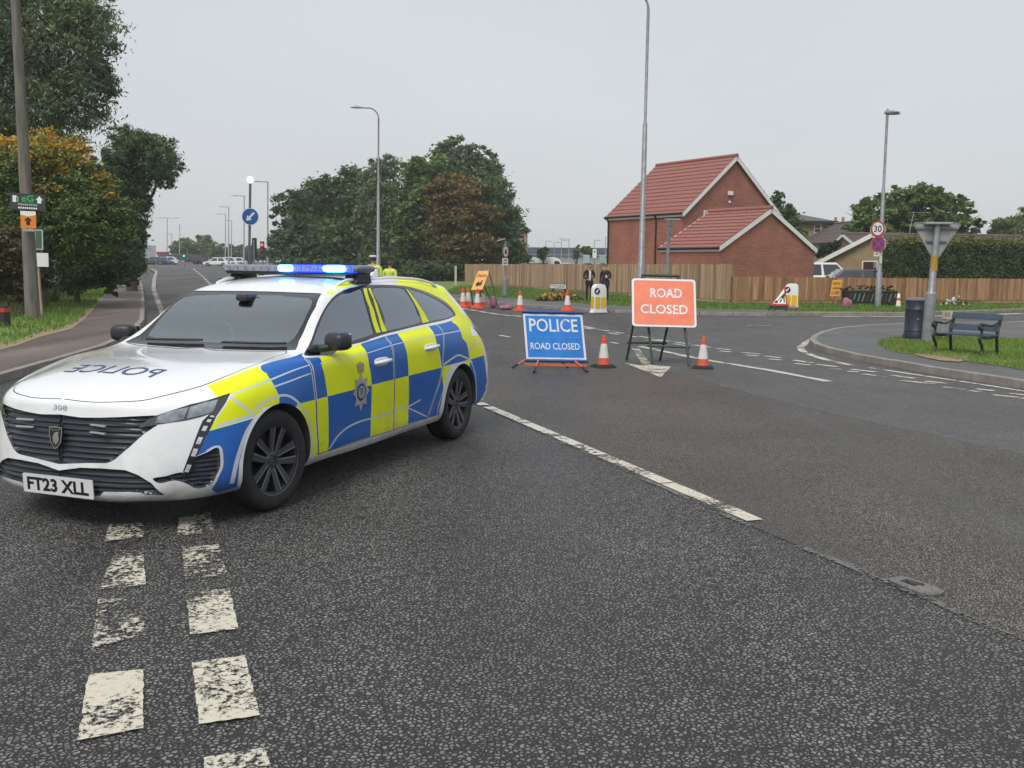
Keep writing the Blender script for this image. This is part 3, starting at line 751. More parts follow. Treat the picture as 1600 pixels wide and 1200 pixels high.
# local frame: x runs from the far left corner (-gw_) to the near right corner (0); y runs back along the ridge
DB = 9.0; zR, zL, zA = bR.z - .05, bL_.z - .05, bA.z - .05
wall_mesh('wall', [[(-gw_, 0, 0), (0, 0, 0), (0, 0, zR), (-ta, 0, zA), (-gw_, 0, zL)], [(0, 0, 0), (0, DB, 0), (0, DB, zR), (0, 0, zR)], [(-gw_, DB, 0), (-gw_, 0, 0), (-gw_, 0, zL), (-gw_, DB, zL)]], B_BUFF, bung)
brf = empty('roof', (0, 0, 0), 0, bung)
for (xa, za), (xb, zb2) in (((0, zR), (-ta, zA)), ((-gw_, zL), (-ta, zA))):
    e_, t_ = Vector((xa, 0, za)), Vector((xb, 0, zb2)); dv_ = (t_ - e_); ln_ = dv_.length; dv_.normalize(); nn_ = Vector((-dv_.z, 0, dv_.x)); nn_ = nn_ if nn_.z > 0 else -nn_
    e_ = e_ - dv_ * .25; nC = int((ln_ + .25) / .33) + 1
    for k in range(nC):
        a0_ = e_ + dv_ * (.33 * k); mb = MB(); q = [a0_ + nn_ * .07, a0_ + dv_ * .36 + nn_ * .03, a0_ + dv_ * .36, a0_]
        mb.add([p + Vector((0, -.25, 0)) for p in q] + [p + Vector((0, DB + .25, 0)) for p in q], [(0, 1, 2, 3), (7, 6, 5, 4), (0, 4, 5, 1), (1, 5, 6, 2), (2, 6, 7, 3), (3, 7, 4, 0)]); mb.build('tile_course', T_DARK, brf)
    mb = MB(); q = [e_ - nn_ * .20, t_ - nn_ * .20, t_ + nn_ * .05, e_ + nn_ * .05]
    mb.add([p + Vector((0, -.30, 0)) for p in q] + [p + Vector((0, -.26, 0)) for p in q], [(0, 1, 2, 3), (7, 6, 5, 4), (0, 4, 5, 1), (1, 5, 6, 2), (2, 6, 7, 3), (3, 7, 4, 0)]); mb.build('barge_board', UPVC, bung)
tw_ = (Vector((at(1361, 420, 58.2).x, 58.2, 0)) - b0).dot(g_)
window(bung, frame((-tw_, 0, at(1361, 422, 58.2).z), (1, 0, 0), (0, 0, 1)), .95, 1.0, (0, 0))
mb = MB(); mb.tube([(-gw_ + .9, -.08, zL + .3), (-gw_ + .9, -.08, .1)], .05, n=8); mb.build('downpipe', mat('grey_pipe', (.25, .25, .25), .6), bung)
wing = gable_house('bungalow_wing', 'long brown tiled bungalow roof showing over the clipped hedge', 'house', (at(1640, 420, 66).x, 66.0), R(98), 7.0, 13.0, 2.5, at(1500, 370, 69).z, B_BUFF, T_DARK, course=.30, over=.25, gutter=False, wav=False)
mb = MB(); p = at(1421, 364, 68); p2 = at(1428, 331, 68); mb.tube([p, p2], .03, n=6)
for k in range(5): mb.tube([p2.lerp(p, .03) + Vector((-.3 + .35 * k, -.3, 0)), p2.lerp(p, .03) + Vector((-.3 + .35 * k, .3, 0))], .012, n=5)
mb.tube([p2.lerp(p, .03) + Vector((-.4, 0, 0)), p2.lerp(p, .03) + Vector((1.2, 0, 0))], .02, n=5)
an = mb.build('tv_aerial', mat('dull_steel', (.3, .31, .33), .5, metal=.5)); tag(an, 'thin steel television aerial standing above the brown bungalow roof', 'aerial')

# buff two-storey house behind, hipped roof
hb = plan(1222, 84.0); H = empty('buff_house', (hb[0], hb[1], 0), R(4), label='two storey buff house with hipped brown roof and two small white windows', cat='house')
W_, D_, E_ = at(1301, 350, 84).x - hb[0], 7.0, at(1280, 346, 84).z
wall_mesh('wall', [[(0, 0, 0), (W_, 0, 0), (W_, 0, E_), (0, 0, E_)], [(W_, 0, 0), (W_, D_, 0), (W_, D_, E_), (W_, 0, E_)], [(0, D_, 0), (0, 0, 0), (0, 0, E_), (0, D_, E_)], [(W_, D_, 0), (0, D_, 0), (0, D_, E_), (W_, D_, E_)]], B_BUFF, H)
o = .45; rz_ = at(1250, 331, 86).z
mb = MB(); mb.add([(-o, -o, E_), (W_ + o, -o, E_), (W_ + o, D_ + o, E_), (-o, D_ + o, E_), (W_ * .12, D_ / 2, rz_), (W_ * .45, D_ / 2, rz_)], [(0, 1, 5, 4), (1, 2, 5), (2, 3, 4, 5), (3, 0, 4), (3, 2, 1, 0)])
rf = mb.build('roof', T_GREY, H); mb = MB(); mb.box((W_ / 2, -o, E_ - .06), (W_ + 2 * o, .06, .2)); mb.build('fascia', DARKPL, rf)
for px_ in (1278.5, 1290): window(H, frame((at(px_, 357, 84).x - hb[0], -.0, at(px_, 357, 84).z), (1, 0, 0), (0, 0, 1)), .62, .8, (0, 1))
hb2 = plan(1303, 78.0)
hz2 = gable_house('buff_house', 'buff gabled house peeping over the bungalow roof', 'house', hb2, R(10), 5.6, 7.0, at(1303, 378, 78).z, at(1327, 346, 78).z, B_BUFF, T_DARK, course=.34, over=.2, barge=mat('dark_barge_board', (.05, .045, .04), .6), gutter=False, wav=False)
mb = MB(); cp = at(1311, 352, 92); mb.box((cp.x, 92, cp.z - 1.6), (1.6, .9, 3.4)); mb.box((cp.x, 92, cp.z + .15), (1.75, 1.05, .2)); 
for k in (-1, 1): mb.lathe([(.16, 0), (.13, .5)], c=(cp.x + k * .35, 92, cp.z + .25), n=10)
gh = gable_house('grey_roofed_house', 'distant house with grey slate roof and brick chimney', 'house', (at(1299, 400, 95).x, 90.0), R(0), 4.0, 6.0, at(1305, 385, 90).z, at(1313, 357, 90).z, B_BUFF, T_GREY, course=.5, gutter=False, wav=False)
ch = mb.build('chimney', B_RED); ch.parent = gh; ch.matrix_parent_inverse = gh.matrix_basis.inverted()

# tower-like house and long shed beyond the fence
tp = plan(806, 108.0); th = empty('tall_house', (tp[0], 108, 0), R(6), label='pale house with a dark hipped roof almost hidden by the trees', cat='house')
te = at(820, 359, 108).z; tw = at(824, 400, 108).x - tp[0]
wall_mesh('wall', [[(-3, 0, 0), (tw, 0, 0), (tw, 0, te), (-3, 0, te)], [(tw, 0, 0), (tw, 5, 0), (tw, 5, te), (tw, 0, te)], [(-3, 5, 0), (-3, 0, 0), (-3, 0, te), (-3, 5, te)]], B_BUFF, th)
mb = MB(); mb.add([(-3.5, -.5, te), (tw + .5, -.5, te), (tw + .5, 5.5, te), (-3.5, 5.5, te), (-.8, 2.5, at(812, 349, 110).z)], [(0, 1, 4), (1, 2, 4), (2, 3, 4), (3, 0, 4), (3, 2, 1, 0)]); mb.build('roof', T_GREY, th)
window(th, frame((tw - .5, 0, te - 1.0), (1, 0, 0), (0, 0, 1)), .5, .9, (0, 1))

w0, w1 = at(830, 415, 190), at(1010, 415, 190)
sh_ = empty('warehouse', (w0.x, 190, 0), 0, label='long low blue grey warehouse with a pale stripe beyond the van', cat='building')
zt, zm, zb_ = at(880, 387, 190).z, at(880, 395, 190).z, at(880, 399, 190).z
Wd = w1.x - w0.x
mb = MB(); mb.box((Wd / 2, 10, zb_ / 2), (Wd, 20, zb_)); mb.build('wall', mat('pale_cladding', (.30, .31, .33), .7), sh_)
mb = MB(); mb.box((Wd / 2, 10, (zt + zm) / 2), (Wd + 1.5, 21.5, zt - zm)); mb.build('roof_fascia', mat('slate_blue_cladding', (.055, .085, .12), .6, var=.15, vscale=.4), sh_)
mb = MB(); mb.box((Wd / 2, 10, (zm + zb_) / 2), (Wd + .8, 20.8, zm - zb_)); mb.build('pale_band', mat('blue_white_band', (.42, .47, .55), .6), sh_)

# ------------------------------------------------------------------ trees and hedges
def foliage(lumps, n, size, pal, seed, shell=.62, flat=1.0, droop=0.0, tips=None, cl=55):
    """leaf clusters spread through the lumps of a crown; every leaf its own small folded face"""
    rnd = np.random.default_rng(seed)
    big = []
    for c_, r_ in lumps:                       # billows: every lump breaks into smaller rounded masses with hollows between
        big.append((np.array(c_), tuple(q * .87 for q in r_)))
        for k in range(11):
            d_ = rnd.normal(size=3); d_[2] += .25; d_ /= np.linalg.norm(d_); f_ = rnd.uniform(.24, .46)
            big.append((np.array(c_) + d_ * np.array(r_) * (1.04 - f_ * .5), tuple(q * f_ for q in r_)))
    lumps = big
    vol = np.array([l[1][0] * l[1][1] * l[1][2] for l in lumps]) ** .75; pr = vol / vol.sum()
    nc = max(6, n // cl); which = rnd.choice(len(lumps), nc, p=pr)
    d = rnd.normal(size=(nc, 3)); d /= np.linalg.norm(d, axis=1, keepdims=True)
    rr = np.where(rnd.uniform(size=nc) < shell, rnd.uniform(.72, 1.06, nc), rnd.uniform(.25, .85, nc))
    C = np.array([lumps[w][0] for w in which]) + d * rr[:, None] * np.array([lumps[w][1] for w in which])
    # drop clusters buried deep inside another lump so that the mass keeps hollows
    csz = np.array([min(lumps[w][1]) for w in which]) * np.where(rr > .92, rnd.uniform(.10, .24, nc), rnd.uniform(.16, .36, nc))
    tone = rnd.uniform(0, 1, nc)
    idx = np.repeat(np.arange(nc), cl); m = len(idx)
    off = rnd.normal(size=(m, 3)) * csz[idx][:, None] * np.array([1, 1, .62 * flat])
    if droop: off[:, 2] -= np.abs(rnd.normal(size=m)) * csz[idx] * droop
    P = C[idx] + off
    P[:, 2] = np.maximum(P[:, 2], .12)
    s = size * rnd.uniform(.55, 1.35, m)
    a = rnd.normal(size=(m, 3)); a[:, 2] = a[:, 2] * (.6 if not droop else 1.0) - droop * 1.2; a /= np.linalg.norm(a, axis=1, keepdims=True)
    b = rnd.normal(size=(m, 3)); b -= (b * a).sum(1, keepdims=True) * a; b /= np.linalg.norm(b, axis=1, keepdims=True)
    wd = .46 if not droop else .30
    V = np.stack([P - a * s[:, None], P + b * (s * wd)[:, None], P + a * s[:, None], P - b * (s * wd)[:, None]], 1)
    pal = np.array(pal); t = np.clip(tone[idx] * .6 + rnd.uniform(0, .4, m), 0, .999) * (len(pal) - 1); k = t.astype(int); f = (t - k)[:, None]
    col = pal[k] * (1 - f) + pal[k + 1] * f
    if tips is not None:
        tc_, frac, zmin, zmax = tips
        zz_ = np.clip((C[idx][:, 2] - zmin) / (zmax - zmin), 0, 1); pick = (tone[idx] < frac * zz_) & (rr[idx] > .7)
        j = rnd.uniform(.75, 1.2, (m, 1)); col = np.where(pick[:, None], np.array(tc_) * j, col)
    return V, col

BARK = mat('bark', (0.055, 0.045, 0.036), .95, vscale=9, col2=(.10, .085, .07), bump=.5, bscale=25)
def leaf_obj(name, V, col, parent):
    n = len(V); me = bpy.data.meshes.new(name); me.from_pydata(V.reshape(-1, 3).tolist(), [], np.arange(4 * n).reshape(n, 4).tolist()); me.materials.append(LEAF)
    set_leaf(me, col, 4)
    o = bpy.data.objects.new(name, me); COL.objects.link(o); o.parent = parent
    return o
def px_lump(px, py, Y, rx, ry, rd=None):
    c = at(px, py, Y); k = Y / CAM_F
    return (np.array(c), (rx * k, (rd if rd else (rx + ry) / 2) * k, ry * k))
def tree(name, label, base_px, Y, lumps, n, size, pal, seed, trunk=.2, group=None, cat='tree', **kw):
    L_ = [px_lump(l[0], l[1], Y + (l[4] if len(l) > 4 else 0), l[2], l[3]) for l in lumps]
    bx = at(base_px, 420, Y).x; z0 = gz(bx, Y) + .05
    t = empty(name, (bx, Y, z0), 0, label=label, cat=cat, group=group)
    mb = MB(); rnd = random.Random(seed); zs = [l[0][2] for l in L_]; top = max(l[0][2] for l in L_) - z0
    xs = sum(l[0][0] for l in L_) / len(L_) - bx
    mb.tube([(0, 0, -.2), (xs * .15 + rnd.uniform(-.1, .1), 0, top * .3), (xs * .5, rnd.uniform(-.2, .2), top * .65), (xs * .8, 0, top)], [trunk * 1.25, trunk, trunk * .7, trunk * .2], n=8)
    for l in L_:
        c = Vector(l[0]) - Vector((bx, Y, z0)); s0 = Vector((xs * .25, 0, max(.3, min(top * .45, c.z * .55)))); mid = s0.lerp(c, .5) + Vector((rnd.uniform(-.3, .3), rnd.uniform(-.3, .3), .25))
        mb.tube([s0, mid, c], [trunk * .5, trunk * .33, trunk * .1], n=6)
        for k in range(5):
            e = c + Vector((rnd.uniform(-1, 1) * l[1][0], rnd.uniform(-1, 1) * l[1][1], rnd.uniform(-.4, 1) * l[1][2])) * .9
            mb.tube([mid.lerp(c, rnd.uniform(0, 1)), c.lerp(e, .5) + Vector((0, 0, .1)), e], [trunk * .22, trunk * .12, trunk * .03], n=5)
    mb.build('trunk', BARK, t, smooth=60)
    V, col = foliage(L_, n, size, pal, seed, **kw)
    V = V - np.array([bx, Y, z0]); leaf_obj('crown', V, col, t)
    return t
G_DARK = [(0.038, 0.071, 0.035), (0.068, 0.118, 0.05), (0.106, 0.165, 0.065), (0.147, 0.212, 0.083)]
G_MID = [(0.053, 0.092, 0.033), (0.094, 0.156, 0.05), (0.153, 0.224, 0.071), (0.224, 0.295, 0.1)]
G_WILL = [(0.071, 0.106, 0.059), (0.118, 0.165, 0.088), (0.183, 0.236, 0.124), (0.248, 0.301, 0.165)]
G_OLIVE = [(0.06, 0.063, 0.024), (0.1, 0.11, 0.04), (0.16, 0.16, 0.06), (0.19, 0.15, 0.06)]
G_COPPER = [(0.065, 0.071, 0.033), (0.094, 0.106, 0.041), (0.177, 0.13, 0.053), (0.319, 0.177, 0.071)]
LG = 'trees along the footpath'
tree('willow_tree', 'tall grey green willow towering behind the wooden telegraph pole', 20, 37, [(40, 30, 120, 95), (105, 75, 72, 75), (30, 160, 110, 80), (120, 160, 55, 75), (95, -30, 85, 60), (-70, 60, 110, 150), (-40, 230, 100, 90), (150, 110, 30, 40)], 90000, .10, G_WILL, 11, trunk=.45, droop=.55, cl=70)
tree('maple_tree', 'bushy tree with orange autumn tips behind the petrol sign', 60, 30, [(60, 275, 75, 62), (120, 320, 62, 60), (30, 340, 62, 70), (95, 250, 45, 40), (150, 350, 48, 55), (80, 370, 80, 60), (5, 260, 50, 50)], 90000, .062, G_MID, 12, trunk=.2, tips=((.55, .34, .05), .75, 3.0, 5.4), cl=70)
tree('overhanging_tree', 'dark leaning tree whose crown overhangs the far end of the footpath', 205, 50, [(228, 250, 50, 42), (255, 258, 28, 30), (205, 240, 40, 40), (190, 290, 38, 55), (203, 330, 26, 50), (196, 380, 28, 50), (208, 415, 17, 32), (172, 330, 40, 70), (214, 305, 20, 34), (213, 350, 14, 40), (214, 392, 11, 36)], 60000, .10, G_DARK, 13, trunk=.25, droop=.3)
tree('hedgerow_bush', 'dense dark green bush at the back of the grass verge beside the telegraph pole', 120, 34, [(120, 400, 60, 52), (150, 380, 50, 60), (85, 410, 55, 50), (178, 405, 34, 52), (60, 390, 50, 50)], 50000, .07, G_DARK, 14, trunk=.1, cat='bush')
tree('hedgerow_bush', 'brown tinged bramble bush behind the dark post with a red band', 10, 26.5, [(15, 395, 40, 45), (-20, 420, 60, 55), (40, 440, 28, 35), (15, 455, 34, 28)], 20000, .07, [(.035, .035, .015), (.07, .065, .025), (.12, .10, .05), (.16, .13, .07)], 15, trunk=.06, cat='bush')
tree('hedgerow_bush', 'low scrubby bush by the far end of the footpath next to the kerb', 207, 58, [(205, 420, 16, 22), (195, 425, 18, 18), (180, 425, 22, 20), (216, 410, 8, 24)], 9000, .11, G_MID, 16, trunk=.06, cat='bush')
# rough long grass in front of the bushes
rg = g2((0, 505), (45, 500), (75, 480), (110, 470), (150, 450), (175, 440)); rg2 = [(p[0] - 2.4, p[1] + 3.5) for p in rg[::-1]]
grass('long_grass', rg + rg2, 9000, .55, 21, (.06, .09, .03), (.19, .18, .09), 'rough uncut grass and weeds in front of the roadside bushes', wide=.006)

tree('woodland_tree', 'dark round tree at the left end of the clump behind the police car', 460, 96, [(455, 355, 30, 55), (490, 325, 42, 48), (470, 390, 45, 40), (505, 370, 45, 50), (435, 400, 18, 35)], 22000, .24, G_DARK, 31, trunk=.3)
tree('woodland_tree', 'dark broad tree with a flat top in the clump behind the police car', 545, 92, [(530, 315, 40, 42), (560, 310, 38, 42), (545, 365, 58, 55), (540, 405, 55, 30)], 22000, .24, G_DARK, 32, trunk=.3)
tree('woodland_tree', 'feathery tree with thin upright sprays behind the street lamp column', 600, 89, [(588, 275, 22, 36), (615, 272, 20, 34), (600, 320, 42, 50), (605, 375, 50, 50), (600, 410, 50, 25)], 20000, .20, G_WILL, 33, trunk=.3, droop=.25)
tree('woodland_tree', 'leafy green tree left of the copper leaved one', 660, 87, [(650, 300, 38, 48), (675, 275, 32, 40), (655, 355, 45, 55), (650, 405, 50, 30)], 20000, .22, G_MID, 34, trunk=.3)
tree('woodland_tree', 'tallest green tree at the back of the clump', 720, 91, [(705, 252, 30, 32), (745, 262, 32, 32), (720, 285, 50, 45), (755, 310, 35, 55)], 20000, .22, G_WILL, 35, trunk=.3)
tree('undergrowth_bush', 'dense dark undergrowth at the foot of the tree clump left of the pale fence', 600, 80, [(695, 424, 30, 20), (650, 425, 45, 20), (590, 425, 45, 22), (520, 425, 50, 22), (455, 424, 42, 22), (716, 424, 14, 18)], 26000, .17, G_DARK, 38, trunk=.1, cat='bush')
tree('copper_tree', 'tree with copper brown autumn foliage in front of the clump', 715, 82, [(712, 315, 42, 45), (725, 360, 48, 50), (700, 385, 42, 42), (735, 405, 45, 28)], 26000, .18, G_COPPER, 36, trunk=.25, flat=.55, tips=((.30, .15, .055), .30, 1.0, 9.0))
tree('woodland_tree', 'dark drooping tree at the right end of the clump above the pale fence', 785, 85, [(780, 320, 32, 48), (800, 365, 24, 42), (770, 380, 40, 50), (795, 405, 30, 28)], 22000, .20, G_DARK, 37, trunk=.25, droop=.2)
tree('garden_tree', 'rounded dark tree rising behind the red house roof', 1235, 74, [(1214, 326, 20, 24), (1226, 352, 22, 28), (1236, 375, 20, 28), (1204, 345, 18, 28)], 15000, .17, G_DARK, 41, trunk=.2)
tree('cherry_tree', 'wide cherry tree with spiky upswept branches above the bungalow roof', 1430, 72, [(1430, 330, 60, 34), (1385, 335, 45, 32), (1475, 338, 48, 30), (1420, 308, 45, 18), (1510, 350, 24, 16), (1350, 352, 26, 28), (1430, 360, 95, 26), (1480, 310, 26, 16)], 26000, .19, G_MID, 42, trunk=.28, shell=.75)
tree('weeping_willow', 'pale green weeping willow beyond the clipped hedge', 1585, 78, [(1575, 362, 26, 22), (1605, 358, 34, 30), (1560, 380, 24, 16), (1600, 385, 44, 24)], 15000, .17, [(.06, .09, .03), (.10, .14, .05), (.15, .19, .075), (.18, .21, .09)], 43, trunk=.25, droop=.7)
tree('conifer_shrub', 'blue green shrub between the garage and the bungalow', 1303, 64, [(1290, 388, 10, 9), (1304, 384, 8, 9), (1282, 398, 8, 7), (1312, 394, 8, 6)], 5000, .09, [(.02, .045, .03), (.035, .07, .05), (.06, .10, .07)], 44, trunk=.08, cat='shrub')
tree('garden_shrub', 'light yellowish shrub in front of the buff gabled house', 1335, 70, [(1335, 376, 12, 7), (1325, 382, 10, 6), (1348, 370, 9, 6)], 5000, .12, [(.06, .08, .025), (.11, .12, .04), (.16, .15, .06)], 45, trunk=.06, cat='shrub')
tree('distant_tree', 'hazy round tree beyond the green traffic lights', 305, 235, [(290, 388, 20, 16), (315, 384, 24, 16), (300, 402, 30, 14)], 9000, .5, G_MID, 46, trunk=.4)
tree('distant_tree', 'hazy dark tree row beyond the white cars at the far junction', 365, 230, [(350, 395, 22, 14), (385, 397, 24, 12), (365, 405, 40, 10), (415, 400, 20, 14)], 9000, .5, G_DARK, 47, trunk=.4)
tree('small_tree', 'small round dark tree beside the white van beyond the fence', 848, 92, [(848, 398, 7, 9), (850, 392, 6, 6)], 2500, .15, G_DARK, 48, trunk=.12)
tree('small_tree', 'scraggy thin tree beside the service station signs', 901, 105, [(900, 398, 4, 9), (903, 388, 3, 8)], 900, .14, G_OLIVE, 49, trunk=.12)
tree('small_tree', 'dark bushy tree behind the service station boards', 917, 125, [(915, 391, 8, 5), (923, 394, 8, 5)], 2500, .2, G_DARK, 50, trunk=.15)
tree('distant_tree', 'low dark trees beyond the warehouse next to the red house', 955, 210, [(945, 402, 12, 7), (958, 400, 8, 7)], 2500, .4, G_DARK, 51, trunk=.2)

# clipped hedge: solid leafy block, golden untrimmed top
def hedge(name, label, p0, p1, h, thick, n, pal, top, seed, size=.07):
    a, b = Vector((*p0, 0)), Vector((*p1, 0)); d = b - a; L = d.length; ang = math.atan2(d.y, d.x)
    o = empty(name, (a.x, a.y, .1), ang, label=label, cat='hedge')
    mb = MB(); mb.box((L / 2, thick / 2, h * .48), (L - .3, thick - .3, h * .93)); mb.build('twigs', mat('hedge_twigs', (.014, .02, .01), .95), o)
    rnd = np.random.default_rng(seed)
    def leaves(m, P, c, nm):
        s = size * rnd.uniform(.6, 1.4, m); q = rnd.normal(size=(m, 3)); q /= np.linalg.norm(q, axis=1, keepdims=True); w = rnd.normal(size=(m, 3)); w -= (w * q).sum(1, keepdims=True) * q; w /= np.linalg.norm(w, axis=1, keepdims=True)
        V = np.stack([P - q * s[:, None], P + w * (s * .5)[:, None], P + q * s[:, None], P - w * (s * .5)[:, None]], 1)
        c = np.array(c); t = rnd.uniform(0, .999, m) * (len(c) - 1); k = t.astype(int); f = (t - k)[:, None]; leaf_obj(nm, V, c[k] * (1 - f) + c[k + 1] * f, o)
    m = int(n * .62); P = np.stack([rnd.uniform(0, L, m), rnd.normal(0, .045, m) + .08, rnd.uniform(0, h, m)], 1); bump_ = np.sin(P[:, 0] * 2.3) * .05 + np.sin(P[:, 0] * 5.1 + P[:, 2] * 3) * .05; P[:, 1] += bump_
    m2 = int(n * .12); Q = np.stack([rnd.normal(0, .05, m2) + .05, rnd.uniform(0, thick, m2), rnd.uniform(0, h, m2)], 1)
    m3 = n - m - m2; T_ = np.stack([rnd.uniform(0, L, m3), rnd.uniform(0, thick, m3), h + np.abs(rnd.normal(0, .10, m3)) * 1.6 + rnd.uniform(-.1, .1, m3)], 1)
    leaves(m + m2, np.concatenate([P, Q]), pal, 'clipped_face'); leaves(m3, T_, top, 'untrimmed_top')
    return o
h0 = at(1408, 430, 46); h1 = h0 + (at(1680, 430, 48) - h0) * 1.7
hedge('clipped_hedge', 'tall dark clipped hedge with a golden untrimmed top behind the brown fence', (h0.x, h0.y), (h1.x, h1.y), at(1500, 386, 46.8).z, 1.6, 60000, [(.035, .066, .03), (.062, .11, .044), (.11, .17, .065)], [(.08, .10, .03), (.15, .15, .05), (.20, .18, .07)], 61)
# ---- police car body: control net (x forward from front axle, y to the car's left, z up), metres
CAR_NET = [
 # bumper/sill bottom ... upward ... roof centre ; one line per column from nose centre round to tail centre
 [(.77,0,.165),(.832,0,.21),(.838,0,.34),(.825,0,.52),(.807,0,.68),(.775,0,.75),(.56,0,.833),(.12,0,.905),(-.46,0,.95),(-.75,0,1.145),(-1.05,0,1.317),(-1.35,0,1.405),(-1.72,0,1.432),(-2.0,0,1.437)],
 [(.752,.3,.165),(.812,.31,.21),(.82,.31,.34),(.805,.31,.52),(.785,.31,.68),(.752,.31,.747),(.53,.3,.831),(.1,.29,.903),(-.46,.31,.949),(-.75,.3,1.143),(-1.05,.28,1.315),(-1.37,.25,1.403),(-1.75,.2,1.43),(-2.03,0,1.437)],
 [(.65,.54,.168),(.73,.56,.213),(.745,.57,.34),(.72,.57,.52),(.69,.57,.67),(.64,.565,.747),(.45,.53,.827),(.05,.5,.900),(-.46,.53,.948),(-.75,.5,1.14),(-1.05,.455,1.313),(-1.4,.4,1.398),(-1.8,.3,1.428),(-2.06,0,1.437)],
 [(.52,.69,.172),(.59,.715,.22),(.615,.735,.34),(.592,.74,.52),(.553,.738,.655),(.49,.727,.74),(.30,.665,.822),(-.03,.635,.899),(-.455,.665,.948),(-.76,.60,1.14),(-1.05,.55,1.312),(-1.45,.487,1.39),(-1.86,.36,1.425),(-2.1,0,1.437)],
 [(.33,.80,.18),(.40,.855,.23),(.42,.875,.35),(.405,.87,.52),(.38,.855,.65),(.345,.832,.748),(.19,.772,.832),(-.10,.73,.902),(-.455,.735,.946),(-.78,.655,1.14),(-1.07,.595,1.307),(-1.5,.533,1.382),(-1.92,.4,1.42),(-2.14,0,1.437)],
 [(0,.85,.19),(0,.90,.24),(0,.922,.35),(0,.926,.5),(0,.918,.64),(0,.896,.757),(-.04,.843,.851),(-.2,.79,.903),(-.47,.775,.943),(-.82,.69,1.13),(-1.12,.625,1.30),(-1.56,.562,1.373),(-1.98,.42,1.417),(-2.2,0,1.437)],
 [(-.42,.845,.205),(-.42,.885,.255),(-.42,.903,.35),(-.42,.91,.5),(-.42,.912,.63),(-.42,.902,.755),(-.43,.885,.85),(-.45,.85,.90),(-.53,.803,.93),(-.88,.715,1.12),(-1.2,.64,1.298),(-1.63,.575,1.368),(-2.04,.43,1.415),(-2.25,0,1.437)],
 [(-1,.85,.205),(-1,.885,.26),(-1,.897,.36),(-1,.905,.5),(-1,.914,.63),(-1,.913,.75),(-1,.902,.85),(-1,.868,.912),(-1.02,.812,.948),(-1.2,.735,1.13),(-1.45,.655,1.337),(-1.8,.58,1.375),(-2.14,.43,1.414),(-2.32,0,1.436)],
 [(-1.53,.85,.208),(-1.53,.885,.26),(-1.53,.897,.36),(-1.53,.905,.5),(-1.53,.914,.63),(-1.53,.914,.76),(-1.53,.903,.865),(-1.53,.868,.94),(-1.55,.812,.985),(-1.65,.737,1.17),(-1.8,.655,1.357),(-2.03,.58,1.385),(-2.28,.42,1.414),(-2.42,0,1.434)],
 [(-2.1,.85,.212),(-2.1,.885,.265),(-2.1,.897,.36),(-2.1,.908,.5),(-2.1,.918,.63),(-2.1,.918,.77),(-2.1,.905,.88),(-2.11,.865,.965),(-2.13,.808,1.02),(-2.17,.735,1.18),(-2.22,.653,1.343),(-2.35,.58,1.374),(-2.46,.41,1.409),(-2.52,0,1.429)],
 [(-2.73,.845,.22),(-2.73,.89,.27),(-2.73,.918,.37),(-2.73,.924,.5),(-2.73,.922,.63),(-2.73,.914,.77),(-2.73,.895,.89),(-2.73,.85,.985),(-2.74,.793,1.05),(-2.70,.725,1.17),(-2.64,.648,1.285),(-2.72,.572,1.345),(-2.72,.4,1.397),(-2.68,0,1.421)],
 [(-3.12,.83,.235),(-3.13,.885,.28),(-3.14,.902,.38),(-3.15,.906,.5),(-3.15,.903,.63),(-3.15,.89,.76),(-3.14,.86,.88),(-3.12,.81,.985),(-3.10,.765,1.06),(-3.06,.70,1.16),(-3.02,.625,1.25),(-3.05,.55,1.31),(-2.98,.38,1.377),(-2.82,0,1.412)],
 [(-3.38,.79,.24),(-3.42,.84,.285),(-3.45,.862,.38),(-3.46,.862,.5),(-3.46,.852,.63),(-3.45,.83,.75),(-3.44,.785,.86),(-3.42,.745,.94),(-3.39,.72,1.0),(-3.31,.645,1.14),(-3.23,.555,1.275),(-3.2,.50,1.33),(-3.1,.35,1.375),(-2.88,0,1.408)],
 [(-3.6,.5,.24),(-3.7,.5,.3),(-3.73,.5,.4),(-3.73,.5,.52),(-3.69,.5,.64),(-3.67,.5,.75),(-3.66,.48,.86),(-3.64,.47,.94),(-3.6,.45,1.0),(-3.48,.42,1.15),(-3.35,.38,1.29),(-3.28,.34,1.348),(-3.15,.24,1.38),(-2.92,0,1.406)],
 [(-3.63,0,.24),(-3.75,0,.3),(-3.77,0,.4),(-3.77,0,.52),(-3.73,0,.64),(-3.71,0,.75),(-3.7,0,.86),(-3.68,0,.94),(-3.64,0,1.0),(-3.52,0,1.15),(-3.39,0,1.30),(-3.31,0,1.36),(-3.18,0,1.388),(-2.95,0,1.405)],
]
import numpy as np
def _spl(t, Y):
    # natural cubic spline through rows of Y at t; returns second derivatives
    n=len(t); h=np.diff(t); A=np.zeros((n,n)); B=np.zeros((n,)+Y.shape[1:])
    A[0,0]=A[-1,-1]=1
    for i in range(1,n-1):
        A[i,i-1]=h[i-1]; A[i,i]=2*(h[i-1]+h[i]); A[i,i+1]=h[i]
        B[i]=6*((Y[i+1]-Y[i])/h[i]-(Y[i]-Y[i-1])/h[i-1])
    return np.linalg.solve(A,B.reshape(n,-1)).reshape(B.shape)
def _ev(t,Y,M,x):
    x=np.asarray(x,float); i=np.clip(np.searchsorted(t,x,side='right')-1,0,len(t)-2)
    h=(t[i+1]-t[i]); a=(t[i+1]-x)/h; b=(x-t[i])/h
    sh=(-1,)+(1,)*(Y.ndim-1); a=a.reshape(sh);b=b.reshape(sh);h=h.reshape(sh)
    return a*Y[i]+b*Y[i+1]+((a**3-a)*M[i]+(b**3-b)*M[i+1])*h*h/6
